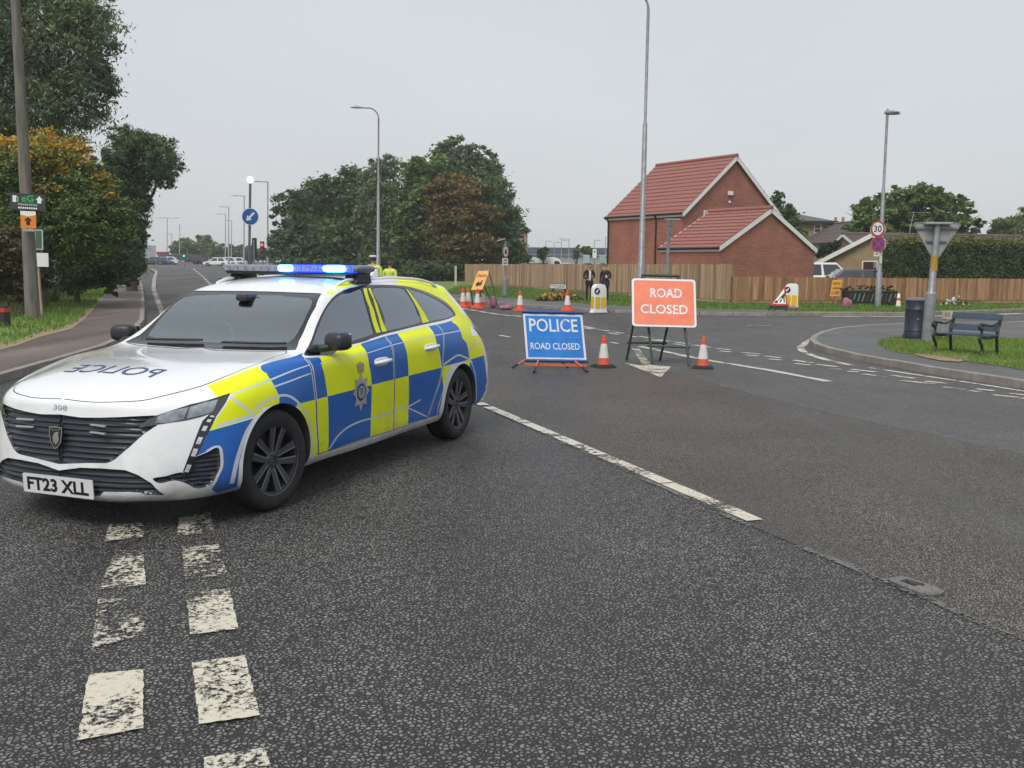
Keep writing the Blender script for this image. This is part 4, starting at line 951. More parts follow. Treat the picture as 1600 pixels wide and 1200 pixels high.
class CarSurf:
    def __init__(s, net):
        N=np.array(net,float)                      # cols,rows,3
        s.u=np.concatenate([[0],np.cumsum(np.linalg.norm(np.diff(N,axis=0),axis=2).mean(1))])
        s.v=np.concatenate([[0],np.cumsum(np.linalg.norm(np.diff(N,axis=1),axis=2).mean(0))])
        fl=np.array([1,-1,1])
        E=np.concatenate([(N[1:4]*fl)[::-1],N,(N[-4:-1]*fl)[::-1]])
        s.ue=np.concatenate([-s.u[1:4][::-1],s.u,2*s.u[-1]-s.u[-4:-1][::-1]])
        s.E=E
        s.nu=400; s.nv=260
        s.U=np.linspace(0,s.u[-1],s.nu); s.V=np.linspace(0,s.v[-1],s.nv)
        T=np.transpose(E,(1,0,2)); Mv=_spl(s.v,T); D=_ev(s.v,T,Mv,s.V)      # nv,cols,3
        D=np.transpose(D,(1,0,2)); Mu=_spl(s.ue,D); G=_ev(s.ue,D,Mu,s.U)      # nu,nv,3
        G[0,:,1]=0; G[-1,:,1]=0; s.G=G
        du=np.gradient(G,s.U,axis=0); dv=np.gradient(G,s.V,axis=1)
        du[0,:,0]*=.0; du[0,:,2]*=0; du[-1,:,0]=0; du[-1,:,2]=0
        n=np.cross(du,dv); n/= (np.linalg.norm(n,axis=2,keepdims=True)+1e-9); s.Nn=n
    def bil(s,A,u,v):
        x=np.clip(np.asarray(u)/s.U[-1]*(s.nu-1),0,s.nu-1.0001); y=np.clip(np.asarray(v)/s.V[-1]*(s.nv-1),0,s.nv-1.0001)
        i=x.astype(int); j=y.astype(int); a=(x-i)[...,None]; b=(y-j)[...,None]
        return (A[i,j]*(1-a)+A[i+1,j]*a)*(1-b)+(A[i,j+1]*(1-a)+A[i+1,j+1]*a)*b
    def P(s,u,v): return s.bil(s.G,u,v)
    def N(s,u,v):
        n=s.bil(s.Nn,u,v); return n/(np.linalg.norm(n,axis=-1,keepdims=True)+1e-9)
# surface coordinates (metres along and up the body skin) of the openings, panels, livery films and outlines
CAR_AREAS={
 'arch_f':[(0.8127,-0.05),(0.8127,0.0753),(0.8169,0.1091),(0.8177,0.1378),(0.8179,0.1644),(0.8183,0.1902),(0.8199,0.2159),(0.8227,0.2417),(0.8267,0.2677),(0.8318,0.2938),(0.8381,0.32),(0.8455,0.3459),(0.854,0.3712),(0.8636,0.3954),(0.8746,0.4179),(0.8868,0.4381),(0.9002,0.4558),(0.9145,0.4708),(0.9297,0.483),(0.9455,0.4926),(0.9617,0.4996),(0.9784,0.5039),(0.9953,0.5057),(1.0123,0.5051),(1.0293,0.5021),(1.0464,0.4967),(1.0632,0.4889),(1.0795,0.4789),(1.0955,0.4664),(1.1108,0.4514),(1.1254,0.4336),(1.1391,0.413),(1.1518,0.3897),(1.1634,0.364),(1.1738,0.3368),(1.1828,0.3089),(1.1903,0.2805),(1.1963,0.2517),(1.2005,0.2222),(1.2031,0.1918),(1.2039,0.16),(1.2031,0.126),(1.201,0.088),(1.1981,0.0429),(1.1981,-0.05)],
 'arch_r':[(2.8287,-0.05),(2.8287,0.022),(2.8233,0.0687),(2.82,0.1088),(2.8189,0.1444),(2.8201,0.1776),(2.8237,0.2099),(2.8295,0.2417),(2.8375,0.2731),(2.8475,0.304),(2.8595,0.3345),(2.8732,0.3643),(2.8887,0.3923),(2.9059,0.4172),(2.9247,0.4386),(2.9451,0.4568),(2.9669,0.4716),(2.9899,0.4838),(3.0141,0.4935),(3.0391,0.501),(3.0649,0.5063),(3.0913,0.5096),(3.1181,0.5107),(3.145,0.5097),(3.172,0.5065),(3.1986,0.5012),(3.2248,0.4936),(3.2501,0.4836),(3.2743,0.4711),(3.2972,0.4561),(3.3184,0.4379),(3.3379,0.4166),(3.3555,0.3921),(3.3714,0.364),(3.3859,0.3327),(3.3992,0.2983),(3.4111,0.2622),(3.4212,0.2261),(3.4289,0.1921),(3.4341,0.16),(3.437,0.1279),(3.4379,0.0925),(3.4376,0.0468),(3.4376,-0.05)],
 'dlo':[(1.1366,1.1335),(1.045,1.2106),(0.9421,1.3639),(0.9854,1.5424),(1.0196,1.6366),(1.0503,1.7651),(1.12,1.8691),(1.3827,1.928),(1.8421,1.7633),(2.1773,1.7274),(2.4898,1.7152),(2.7892,1.7071),(3.0928,1.6962),(3.2853,1.5895),(3.3341,1.4192),(3.3209,1.2276),(3.2318,1.1874),(2.8451,1.1938),(2.5393,1.1878),(2.2626,1.187),(2.0892,1.1916),(1.9221,1.1822),(1.8469,1.1654),(1.624,1.1704),(1.5444,1.1227),(1.4479,0.9851),(1.3625,1.0979)],
 'glass_f':[(1.0414,1.3696),(1.048,1.521),(1.1095,1.6347),(1.1945,1.7362),(1.4166,1.7554),(1.6891,1.7061),(1.8647,1.5),(1.9641,1.2685),(1.9176,1.2358),(1.6585,1.2203),(1.5033,1.1942),(1.3492,1.2002),(1.1741,1.2459)],
 'glass_m':[(1.9202,1.6708),(2.1841,1.6798),(2.4399,1.6681),(2.5247,1.631),(2.6083,1.481),(2.626,1.3558),(2.6329,1.2389),(2.1394,1.2324),(2.1244,1.3477),(2.0581,1.4918)],
 'glass_q':[(2.6037,1.6635),(2.7626,1.6575),(3.0004,1.6346),(3.1934,1.5388),(3.2615,1.3996),(3.2826,1.224),(2.8619,1.2313),(2.7733,1.2299),(2.7437,1.3739),(2.6792,1.5331)],
 'strip1':[(1.7331,1.708),(1.8034,1.6978),(1.9747,1.4552),(2.0564,1.2351),(2.0005,1.2395),(1.9038,1.4944)],
 'strip2':[(1.8354,1.6931),(1.8807,1.6896),(2.0197,1.508),(2.1056,1.3092),(2.1358,1.2279),(2.0746,1.2329),(2.0373,1.3916),(1.9578,1.5622)],
 'strip3':[(2.5444,1.6573),(2.5759,1.6515),(2.6707,1.5197),(2.7369,1.3605),(2.7585,1.2236),(2.6521,1.2266),(2.6538,1.3798),(2.6079,1.5181)],
 'screen':[(-0.03,1.7102),(0.2708,1.7093),(0.466,1.7099),(0.6708,1.7073),(0.7542,1.5471),(0.7124,1.4035),(0.678,1.2595),(0.738,1.1802),(0.649,1.1691),(0.4814,1.1564),(0.2526,1.1446),(0.099,1.1385),(-0.03,1.1608)],
 'screen_in':[(-0.03,1.6583),(0.2445,1.6683),(0.2911,1.6571),(0.5232,1.6454),(0.6228,1.6171),(0.6656,1.5456),(0.6488,1.424),(0.5958,1.2929),(0.56,1.2509),(0.4356,1.2325),(0.3072,1.224),(0.0799,1.2148),(-0.03,1.2127)],
 'bonnet':[(-0.03,0.5804),(0.1733,0.5709),(0.3031,0.5816),(0.4187,0.5966),(0.5054,0.6454),(0.5731,0.6873),(0.6167,0.7214),(0.6583,0.7705),(0.7117,0.84),(0.7434,0.9395),(0.6651,1.0753),(0.6815,1.1253),(0.6571,1.148),(0.6229,1.1602),(0.4971,1.145),(0.2692,1.1331),(0.117,1.1265),(-0.03,1.1608)],
 'grille':[(-0.03,0.456),(0.1344,0.4459),(0.2485,0.4512),(0.3385,0.4597),(0.4006,0.468),(0.4925,0.4807),(0.4982,0.4233),(0.4487,0.3818),(0.391,0.3221),(0.3283,0.2634),(0.3081,0.2512),(0.287,0.2435),(0.1777,0.238),(-0.03,0.2177)],
 'grille_low':[(-0.03,0.1866),(0.143,0.2143),(0.2579,0.218),(0.3759,0.2151),(0.4338,0.1942),(0.4909,0.1595),(0.5438,0.0909),(0.4626,0.0998),(0.4457,0.1139),(0.3948,0.1178),(0.269,0.1124),(0.2437,0.0838),(-0.03,0.0726)],
 'headlight':[(0.4235,0.4092),(0.442,0.4351),(0.4918,0.4799),(0.6046,0.5654),(0.7366,0.6175),(0.7678,0.6236),(0.754,0.5661),(0.7175,0.4773),(0.7057,0.4644),(0.6906,0.4941),(0.6625,0.4772),(0.6066,0.4546)],
 'lens1':[(0.4872,0.4375),(0.4966,0.476),(0.5383,0.5169),(0.6038,0.5488),(0.5969,0.464),(0.5399,0.44)],
 'lens2':[(0.609,0.4683),(0.6082,0.5487),(0.6632,0.5842),(0.7154,0.5923),(0.7063,0.5143),(0.6898,0.5014),(0.6451,0.4822)],
 'fang':[(0.6907,0.4926),(0.7057,0.4644),(0.7176,0.4759),(0.7012,0.4044),(0.6687,0.2928),(0.6384,0.2044),(0.6294,0.1764),(0.6155,0.1813),(0.6168,0.2069),(0.6438,0.3171),(0.6693,0.4533)],
 'intake':[(0.4963,0.1798),(0.5499,0.1885),(0.5837,0.1977),(0.6117,0.2018),(0.6269,0.1903),(0.6489,0.2566),(0.6962,0.2829),(0.7302,0.3001),(0.7399,0.2509),(0.7397,0.2032),(0.7271,0.1647),(0.7109,0.1227),(0.6662,0.1092),(0.628,0.147),(0.5851,0.1665),(0.5274,0.1569)],
 'front_door':[(1.2045,1.0812),(1.2354,0.7984),(1.241,0.6255),(1.2452,0.5085),(1.2492,0.3536),(1.2789,0.0993),(1.5434,0.0881),(1.8033,0.0974),(2.0979,0.0934),(2.0895,0.2976),(2.0747,0.5156),(2.0765,0.6788),(2.0914,0.8714),(2.1057,1.1616),(2.085,1.17),(1.8469,1.1654),(1.624,1.1704),(1.4479,0.9851)],
 'rear_door':[(2.1057,1.1616),(2.0914,0.8714),(2.0765,0.6788),(2.0747,0.5156),(2.0895,0.2976),(2.0979,0.0934),(2.3038,0.0939),(2.5901,0.1003),(2.6816,0.3016),(2.7606,0.4912),(2.7813,0.565),(2.8222,0.7439),(2.8616,0.9225),(2.8475,1.1412),(2.5393,1.1878),(2.2626,1.187)],
}
CAR_FILMS=[
 ('y',[(0.6262,0.7111),(0.6808,0.759),(0.755,0.8174),(0.6482,0.7612),(0.732,0.8184),(0.8048,0.8909),(0.9561,0.7461),(0.9838,0.6451),(0.9972,0.5681),(1.0032,0.5461),(0.9941,0.5052),(0.9142,0.4961),(0.8738,0.4519),(0.8491,0.4463),(0.7265,0.3988),(0.6978,0.3944),(0.7148,0.4497),(0.7552,0.5437),(0.7743,0.6169),(0.7128,0.6058),(0.6644,0.666)]),
 ('b',[(0.818,0.8891),(0.8694,1.0172),(1.0326,1.159),(1.2091,1.0636),(1.335,1.0014),(1.3119,0.7376),(1.3333,0.5939),(1.345,0.4941),(1.1428,0.4863),(1.0741,0.468),(0.9941,0.5052),(1.0032,0.5461),(0.9972,0.5681),(0.9838,0.6451),(0.9561,0.7461)]),
 ('y',[(1.335,1.0014),(1.4934,1.0965),(1.7936,1.1443),(1.7768,0.8862),(1.77,0.6671),(1.786,0.551),(1.7905,0.5046),(1.345,0.4941),(1.3333,0.5939),(1.3119,0.7376)]),
 ('b',[(1.7936,1.1443),(2.1112,1.1592),(2.2639,1.1464),(2.2502,0.9128),(2.2527,0.7619),(2.2621,0.603),(2.2699,0.5093),(1.7905,0.5046),(1.786,0.551),(1.77,0.6671),(1.7768,0.8862)]),
 ('y',[(2.2639,1.1464),(2.697,1.1385),(2.7071,0.9131),(2.718,0.7818),(2.7373,0.6023),(2.75,0.5151),(2.2699,0.5093),(2.2621,0.603),(2.2527,0.7619),(2.2502,0.9128)]),
 ('b',[(2.697,1.1385),(3.1429,1.1281),(3.1364,1.0626),(3.1798,0.9771),(3.1925,0.8672),(3.1737,0.7366),(3.2426,0.6651),(3.2635,0.5935),(3.2756,0.5287),(2.7565,0.5196),(2.7497,0.5547),(2.7315,0.6298),(2.7075,0.7501),(2.7169,0.8972),(2.7189,1.1158)]),
 ('y',[(3.3216,1.2083),(3.5144,1.2755),(3.6421,1.1295),(3.5731,0.9498),(3.4363,0.8079),(3.4303,0.7539),(3.582,0.7543),(3.6427,0.6999),(3.5788,0.5399),(3.2827,0.5282),(3.2635,0.5935),(3.2426,0.6651),(3.1737,0.7366),(3.1925,0.8672),(3.1798,0.9771),(3.1357,1.1202)]),
 ('y',[(2.4702,2.1932),(3.0935,2.204),(3.5491,2.2199),(3.6182,2.0369),(3.6223,1.8751),(3.563,1.5762),(3.5144,1.2755),(3.3216,1.2083),(3.3341,1.4192),(3.2853,1.5895),(3.0928,1.6962),(2.7892,1.7071),(2.4904,1.7203),(2.2735,1.7595)]),
 ('y',[(0.7088,1.7307),(0.677,1.7974),(0.6716,1.9025),(0.7208,2.0148),(0.8083,2.0334),(1.0106,1.9872),(0.9232,1.9277),(0.96,1.7939),(0.9202,1.7067),(0.8214,1.7069)]),
 ('b',[(0.6957,0.3896),(0.7491,0.408),(0.8167,0.4296),(0.8729,0.445),(0.8736,0.4491),(0.8571,0.4103),(0.8276,0.3214),(0.8055,0.2074),(0.7991,0.0669),(0.7527,0.0493),(0.7271,0.0315),(0.7118,0.0884),(0.7347,0.1532),(0.7465,0.2154),(0.7405,0.2701),(0.7284,0.3052),(0.6585,0.2682),(0.6687,0.2928),(0.6882,0.3565)]),
 ('y',[(1.0987,0.4827),(1.1428,0.4863),(1.345,0.4941),(1.3581,0.2963),(1.3676,0.0877),(1.1944,0.1046),(1.1874,0.203),(1.1691,0.3125),(1.134,0.4139)]),
 ('b',[(1.345,0.4941),(1.7905,0.5046),(1.7993,0.3119),(1.8012,0.1042),(1.3662,0.0927),(1.3581,0.2963)]),
 ('y',[(1.7905,0.5046),(2.2699,0.5093),(2.2926,0.3221),(2.2997,0.1067),(1.8012,0.1042),(1.7993,0.3119)]),
 ('b',[(2.2699,0.5093),(2.75,0.5151),(2.7942,0.3487),(2.7845,0.2645),(2.76,0.1432),(2.7688,0.089),(2.5723,0.1021),(2.2997,0.1067),(2.2926,0.3221)]),
 ('y',[(2.75,0.5151),(2.9251,0.5198),(2.8401,0.4667),(2.7942,0.3487)]),
 ('y',[(3.1636,0.5219),(3.2756,0.5287),(3.3019,0.4873),(3.2652,0.4824)]),
 ('b',[(3.3066,0.5265),(3.5857,0.5377),(3.607,0.4072),(3.6394,0.2716),(3.6061,0.2152),(3.6362,0.2034),(3.5994,0.1602),(3.5002,0.0423),(3.4206,0.0796),(3.3629,0.1873),(3.2984,0.3751),(3.2364,0.4554),(3.3084,0.5225)]),
]
CAR_LINES=[
 (0.01,[(1.1993,1.0955),(1.2354,0.7984),(1.241,0.6255),(1.2452,0.5085),(1.2492,0.3536),(1.2782,0.1018)]),
 (0.01,[(2.1057,1.1616),(2.0914,0.8714),(2.0765,0.6788),(2.0747,0.5156),(2.0895,0.2976),(2.0961,0.0984)]),
 (0.01,[(2.8475,1.1412),(2.8616,0.9225),(2.8222,0.7439),(2.7813,0.565),(2.7606,0.4912),(2.6816,0.3016),(2.5891,0.1031)]),
 (0.008,[(1.3032,0.7898),(1.5425,0.821),(1.7737,0.8238),(2.0941,0.8605),(2.413,0.8636),(2.7628,0.8633),(3.2108,0.8508)]),
 (0.007,[(1.3729,0.1075),(1.4297,0.1772),(1.5298,0.227),(1.6739,0.2464),(1.831,0.2455),(2.0624,0.2496),(2.2872,0.2555),(2.4685,0.2844)]),
 (0.006,[(2.2881,0.2458),(2.4268,0.1884),(2.5752,0.1179)]),
 (0.008,[(0.773,0.6114),(0.849,0.6347),(0.9818,0.6743),(1.0909,0.7174),(1.2267,0.7879)]),
 (0.006,[(0.9778,0.611),(1.0894,0.6335),(1.2238,0.6713)]),
 (0.007,[(0.877,0.4896),(0.9179,0.525),(0.9976,0.5498),(1.0686,0.5319),(1.1399,0.4567),(1.1833,0.3708),(1.204,0.2732),(1.2261,0.1069)]),
 (0.007,[(0.7692,0.599),(0.8163,0.5357),(0.8699,0.4663)]),
 (0.01,[(0.7258,0.4177),(0.7937,0.4409),(0.8695,0.4609)]),
 (0.008,[(0.8732,0.4423),(0.8374,0.3722),(0.8099,0.2757),(0.7933,0.1994),(0.7793,0.1063)]),
 (0.007,[(2.7736,0.5284),(2.9344,0.561),(3.0531,0.5747),(3.1574,0.5559),(3.2708,0.529),(3.3393,0.5003)]),
 (0.006,[(2.7564,0.5126),(2.7305,0.3891),(2.6797,0.2869)]),
 (0.006,[(3.2871,0.6102),(3.5837,0.6873)]),
 (0.005,[(2.7864,0.3072),(2.7372,0.1763),(2.7363,0.0797)]),
 (0.006,[(3.2869,0.524),(3.3651,0.4496),(3.4057,0.3387),(3.434,0.1944),(3.4632,0.0687)]),
]
CAR_GAPS=[
 (0.0035,[(1.2045,1.0812),(1.2354,0.7984),(1.241,0.6255),(1.2452,0.5085),(1.2492,0.3536),(1.2789,0.0993)]),
 (0.0035,[(2.1057,1.1616),(2.0914,0.8714),(2.0765,0.6788),(2.0747,0.5156),(2.0895,0.2976),(2.0979,0.0934)]),
 (0.0035,[(2.8475,1.1412),(2.8616,0.9225),(2.8222,0.7439),(2.7813,0.565),(2.7606,0.4912),(2.6816,0.3016),(2.5901,0.1003)]),
 (0.003,[(1.2789,0.0993),(1.5434,0.0881),(1.8033,0.0974),(2.0979,0.0934)]),
 (0.003,[(2.0979,0.0934),(2.3038,0.0939),(2.5901,0.1003)]),
]
# ------------------------------------------------------------------ police estate car
def densify(pts, step, closed):
    out = []; n = len(pts)
    for i in range(n if closed else n - 1):
        a = np.asarray(pts[i], float); b = np.asarray(pts[(i + 1) % n], float)
        k = max(1, int(math.ceil(np.linalg.norm(b - a) / step)))
        for t in range(k): out.append(tuple(a + (b - a) * t / k))
    if not closed: out.append(tuple(pts[-1]))
    return out

def round_line(pts, n=4, closed=False):
    p = [np.asarray(q, float) for q in pts]; out = []; m = len(p)
    for i in range(m if closed else m - 1):
        g = (lambda k: p[k % m]) if closed else (lambda k: p[min(max(k, 0), m - 1)])
        a, b, c, d = g(i - 1), g(i), g(i + 1), g(i + 2)
        for k in range(n):
            t = k / n
            out.append(tuple(0.5 * (2 * b + (c - a) * t + (2 * a - 5 * b + 4 * c - d) * t * t + (3 * b - a - 3 * c + d) * t ** 3)))
    if not closed: out.append(tuple(p[-1]))
    return out

def buffer_line(pts, w):
    p = np.asarray(pts, float); d = np.gradient(p, axis=0); d /= np.linalg.norm(d, axis=1, keepdims=True) + 1e-9
    nrm = np.stack([-d[:, 1], d[:, 0]], 1)
    return [tuple(q) for q in p + nrm * w] + [tuple(q) for q in (p - nrm * w)[::-1]]

def cdt(points, loops, box=None):
    pts = list(points); ed = []
    for lp, closed in loops:
        b = len(pts); pts += lp; n = len(lp)
        ed += [(b + i, b + (i + 1) % n) for i in range(n if closed else n - 1)]
    r = delaunay_2d_cdt([Vector(p) for p in pts], ed, [], 0, 1e-5)
    return np.array([tuple(v) for v in r[0]]), np.array(r[2])

SKIN = CarSurf(CAR_NET)
_gx, _gy, _gzz = SKIN.G[..., 0], SKIN.G[..., 1], SKIN.G[..., 2]
def on_side(x, z):
    d = (_gx - x) ** 2 + (_gzz - z) ** 2 + (_gy < 0.3) * 9.0
    i, j = np.unravel_index(np.argmin(d), d.shape); n = SKIN.Nn[i, j]
    return _gy[i, j] - (n[0] * (x - _gx[i, j]) + n[2] * (z - _gzz[i, j])) / max(n[1], .2), Vector(n), (SKIN.U[i], SKIN.V[j])
def on_top(x, y):
    d = (_gx - x) ** 2 + (_gy - abs(y)) ** 2 + (SKIN.Nn[..., 2] < 0.2) * 9.0
    i, j = np.unravel_index(np.argmin(d), d.shape); n = SKIN.Nn[i, j]
    return _gzz[i, j] - (n[0] * (x - _gx[i, j]) + n[1] * (abs(y) - _gy[i, j])) / max(n[2], .2), Vector(n)
def on_front(y, z):
    d = (_gy - abs(y)) ** 2 + (_gzz - z) ** 2 + (_gx < 0.2) * 9.0
    i, j = np.unravel_index(np.argmin(d), d.shape); n = SKIN.Nn[i, j]
    return _gx[i, j] - (n[1] * (abs(y) - _gy[i, j]) + n[2] * (z - _gzz[i, j])) / max(n[0], .2), Vector(n)

def skin_obj(name, UV, tris, off, mats, parent, mi=None, sides=(1,), flat=False, mi2=None):
    """a piece of body skin; off = offset along the outward normal per vertex or constant"""
    if len(tris) == 0: return None
    used = np.unique(tris); remap = -np.ones(len(UV), int); remap[used] = np.arange(len(used)); t = remap[tris]
    u = np.clip(UV[used, 0], 0, SKIN.U[-1]); v = np.clip(UV[used, 1], 0, SKIN.V[-1])
    n = SKIN.N(u, v); o = off[used][:, None] if isinstance(off, np.ndarray) else off
    p = SKIN.P(u, v) + n * o
    V, N, T, MI = [], [], [], []
    for s in sides:
        b = sum(len(q) for q in V); f = np.array([1, s, 1])
        V.append(p * f); N.append(n * f); T.append((t if s > 0 else t[:, ::-1]) + b)
        if mi is not None: MI += list(mi if s > 0 or mi2 is None else mi2)
    V = np.concatenate(V); N = np.concatenate(N); T = np.concatenate(T)
    # orient outward
    fn = np.cross(V[T[:, 1]] - V[T[:, 0]], V[T[:, 2]] - V[T[:, 0]]); fl = (fn * N[T[:, 0]]).sum(1) < 0
    T[fl] = T[fl][:, ::-1]
    me = bpy.data.meshes.new(name); me.from_pydata(V.tolist(), [], T.tolist())
    for m in (mats if isinstance(mats, (list, tuple)) else [mats]): me.materials.append(m)
    if mi is not None: me.polygons.foreach_set('material_index', MI)
    if not flat:
        me.polygons.foreach_set('use_smooth', [True] * len(T))
        me.normals_split_custom_set_from_vertices(N.tolist())
    ob = bpy.data.objects.new(name, me); COL.objects.link(ob); ob.parent = parent
    return ob

def skin_patch(name, poly, parent, mats, off=0.0, step=0.03, sides=(1,), slat=None, depth=0.02, edge=0.0):
    """fine patch of the skin inside a polygon; slat = (period, amplitude) gives real horizontal slats in a recess"""
    P = np.asarray(poly); a, b = P.min(0), P.max(0); a = np.maximum(a, 0)
    su, sv = (step, step) if not slat else (0.02, slat[0] / 6)
    gu = np.arange(a[0] - su * .3, b[0], su); gv = np.arange(a[1] - sv * .5, b[1], sv)
    X, Y = np.meshgrid(gu, gv); pts = list(zip(X.ravel(), Y.ravel()))
    lp = densify(poly, step if not slat else 0.012, True)
    UV, T = cdt(pts, [(lp, True), ([(0, a[1] - .1), (0, b[1] + .1)], False)])
    c = UV[T].mean(1); k = pip(poly, c[:, 0], c[:, 1]) & (c[:, 0] > 0); T = T[k]
    if slat:
        q = SKIN.P(np.clip(UV[:, 0], 0, 9), np.clip(UV[:, 1], 0, 9))
        ph = (q[:, 2] / slat[0]) % 1.0
        o = -depth + slat[1] * np.clip(1.45 - np.abs(ph - 0.5) * 4.2, 0, 1)
        bd = np.asarray(lp); d = np.min(np.linalg.norm(UV[:, None, :] - bd[None, :, :], axis=2), axis=1)
        o = np.where((d < 0.004) & (UV[:, 0] > 0.004), edge, o)
        off = o
    return skin_obj(name, UV, T, off, mats, parent, sides=sides, flat=bool(slat))

def car_materials():
    M = {}
    M['white'] = mat('white_car_paint', (0.77, 0.785, 0.80), 0.22, coat=1.0, var=0.025, vscale=5)
    M['yellow'] = mat('fluorescent_yellow_film', (0.76, 0.84, 0.004), 0.42, coat=0.08, spec=.3, var=0.03, vscale=4)
    M['blue'] = mat('reflective_blue_film', (0.010, 0.115, 0.43), 0.40, coat=0.10, spec=.3, var=0.06, vscale=4)
    M['line'] = mat('bare_panel_edge_white', (0.56, 0.61, 0.70), 0.35, coat=0.4)
    M['gap'] = mat('panel_gap_shadowless', (0.06, 0.065, 0.075), 0.7)
    M['black'] = mat('gloss_black_trim', (0.012, 0.013, 0.016), 0.18, coat=0.4)
    M['plastic'] = mat('dark_grey_plastic', (0.022, 0.024, 0.028), 0.45, var=0.15, vscale=30)
    M['grille'] = mat('grille_black', (0.032, 0.037, 0.046), 0.30)
    M['tyre'] = mat('tyre_rubber', (0.018, 0.018, 0.019), 0.75, var=0.25, vscale=25, bump=0.15, bscale=90)
    M['rim'] = mat('dark_alloy', (0.10, 0.104, 0.115), 0.32, metal=0.6)
    M['rim_edge'] = mat('pale_alloy_edge', (0.34, 0.36, 0.39), 0.28, metal=0.8)  # paler than the spokes, for the strip along each spoke edge
    M['chrome'] = mat('chrome', (0.75, 0.76, 0.78), 0.16, metal=1.0)
    M['seat'] = mat('seat_fabric', (0.20, 0.21, 0.225), 0.9, bump=0.1)
    M['cabin'] = mat('cabin_lining', (0.075, 0.08, 0.088), 0.85)
    M['screen'] = glass('windscreen_glass', (0.66, 0.76, 0.76), base=0.27, gcol=(.88, .98, 1.0))
    M['side'] = glass('side_window_glass', (0.22, 0.27, 0.36), base=0.26, gcol=(.82, .90, 1.0))
    M['lamp'] = mat('headlamp_reflector', (0.62, 0.64, 0.67), 0.2, metal=0.35, var=0.40, vscale=22)
    M['cover'] = glass('headlamp_cover', (0.85, 0.88, 0.9), base=0.05)
    M['blue_text'] = mat('dark_blue_lettering', (0.035, 0.06, 0.19), 0.4)
    for k in ('white', 'yellow', 'blue', 'line'):          # road film splashed up the lower panels
        m = M[k]; nt = m.node_tree; L = nt.links.new; N = nt.nodes.new; b = nt.nodes['Principled BSDF']
        src = b.inputs['Base Color'].links[0].from_socket if b.inputs['Base Color'].links else None
        t = N('ShaderNodeTexCoord'); sp = N('ShaderNodeSeparateXYZ'); L(t.outputs['Object'], sp.inputs[0])
        z = N('ShaderNodeMapRange'); z.inputs[1].default_value = .62; z.inputs[2].default_value = .18; z.inputs[3].default_value = 0; z.inputs[4].default_value = 1; L(sp.outputs[2], z.inputs[0])
        n = N('ShaderNodeTexNoise'); n.inputs['Scale'].default_value = 7; n.inputs['Detail'].default_value = 8; n.inputs['Roughness'].default_value = .7; L(t.outputs['Object'], n.inputs['Vector'])
        r = N('ShaderNodeMapRange'); r.inputs[1].default_value = .42; r.inputs[2].default_value = .75; L(n.outputs[0], r.inputs[0])
        a = N('ShaderNodeMath'); a.operation = 'MULTIPLY'; L(z.outputs[0], a.inputs[0]); L(r.outputs[0], a.inputs[1])
        s = N('ShaderNodeMath'); s.operation = 'MULTIPLY'; s.inputs[1].default_value = .55; L(a.outputs[0], s.inputs[0])
        x = N('ShaderNodeMix'); x.data_type = 'RGBA'; L(s.outputs[0], x.inputs[0]); x.inputs[7].default_value = (.20, .175, .15, 1)
        if src: L(src, x.inputs[6])
        else: x.inputs[6].default_value = b.inputs['Base Color'].default_value
        L(x.outputs[2], b.inputs['Base Color'])
    return M

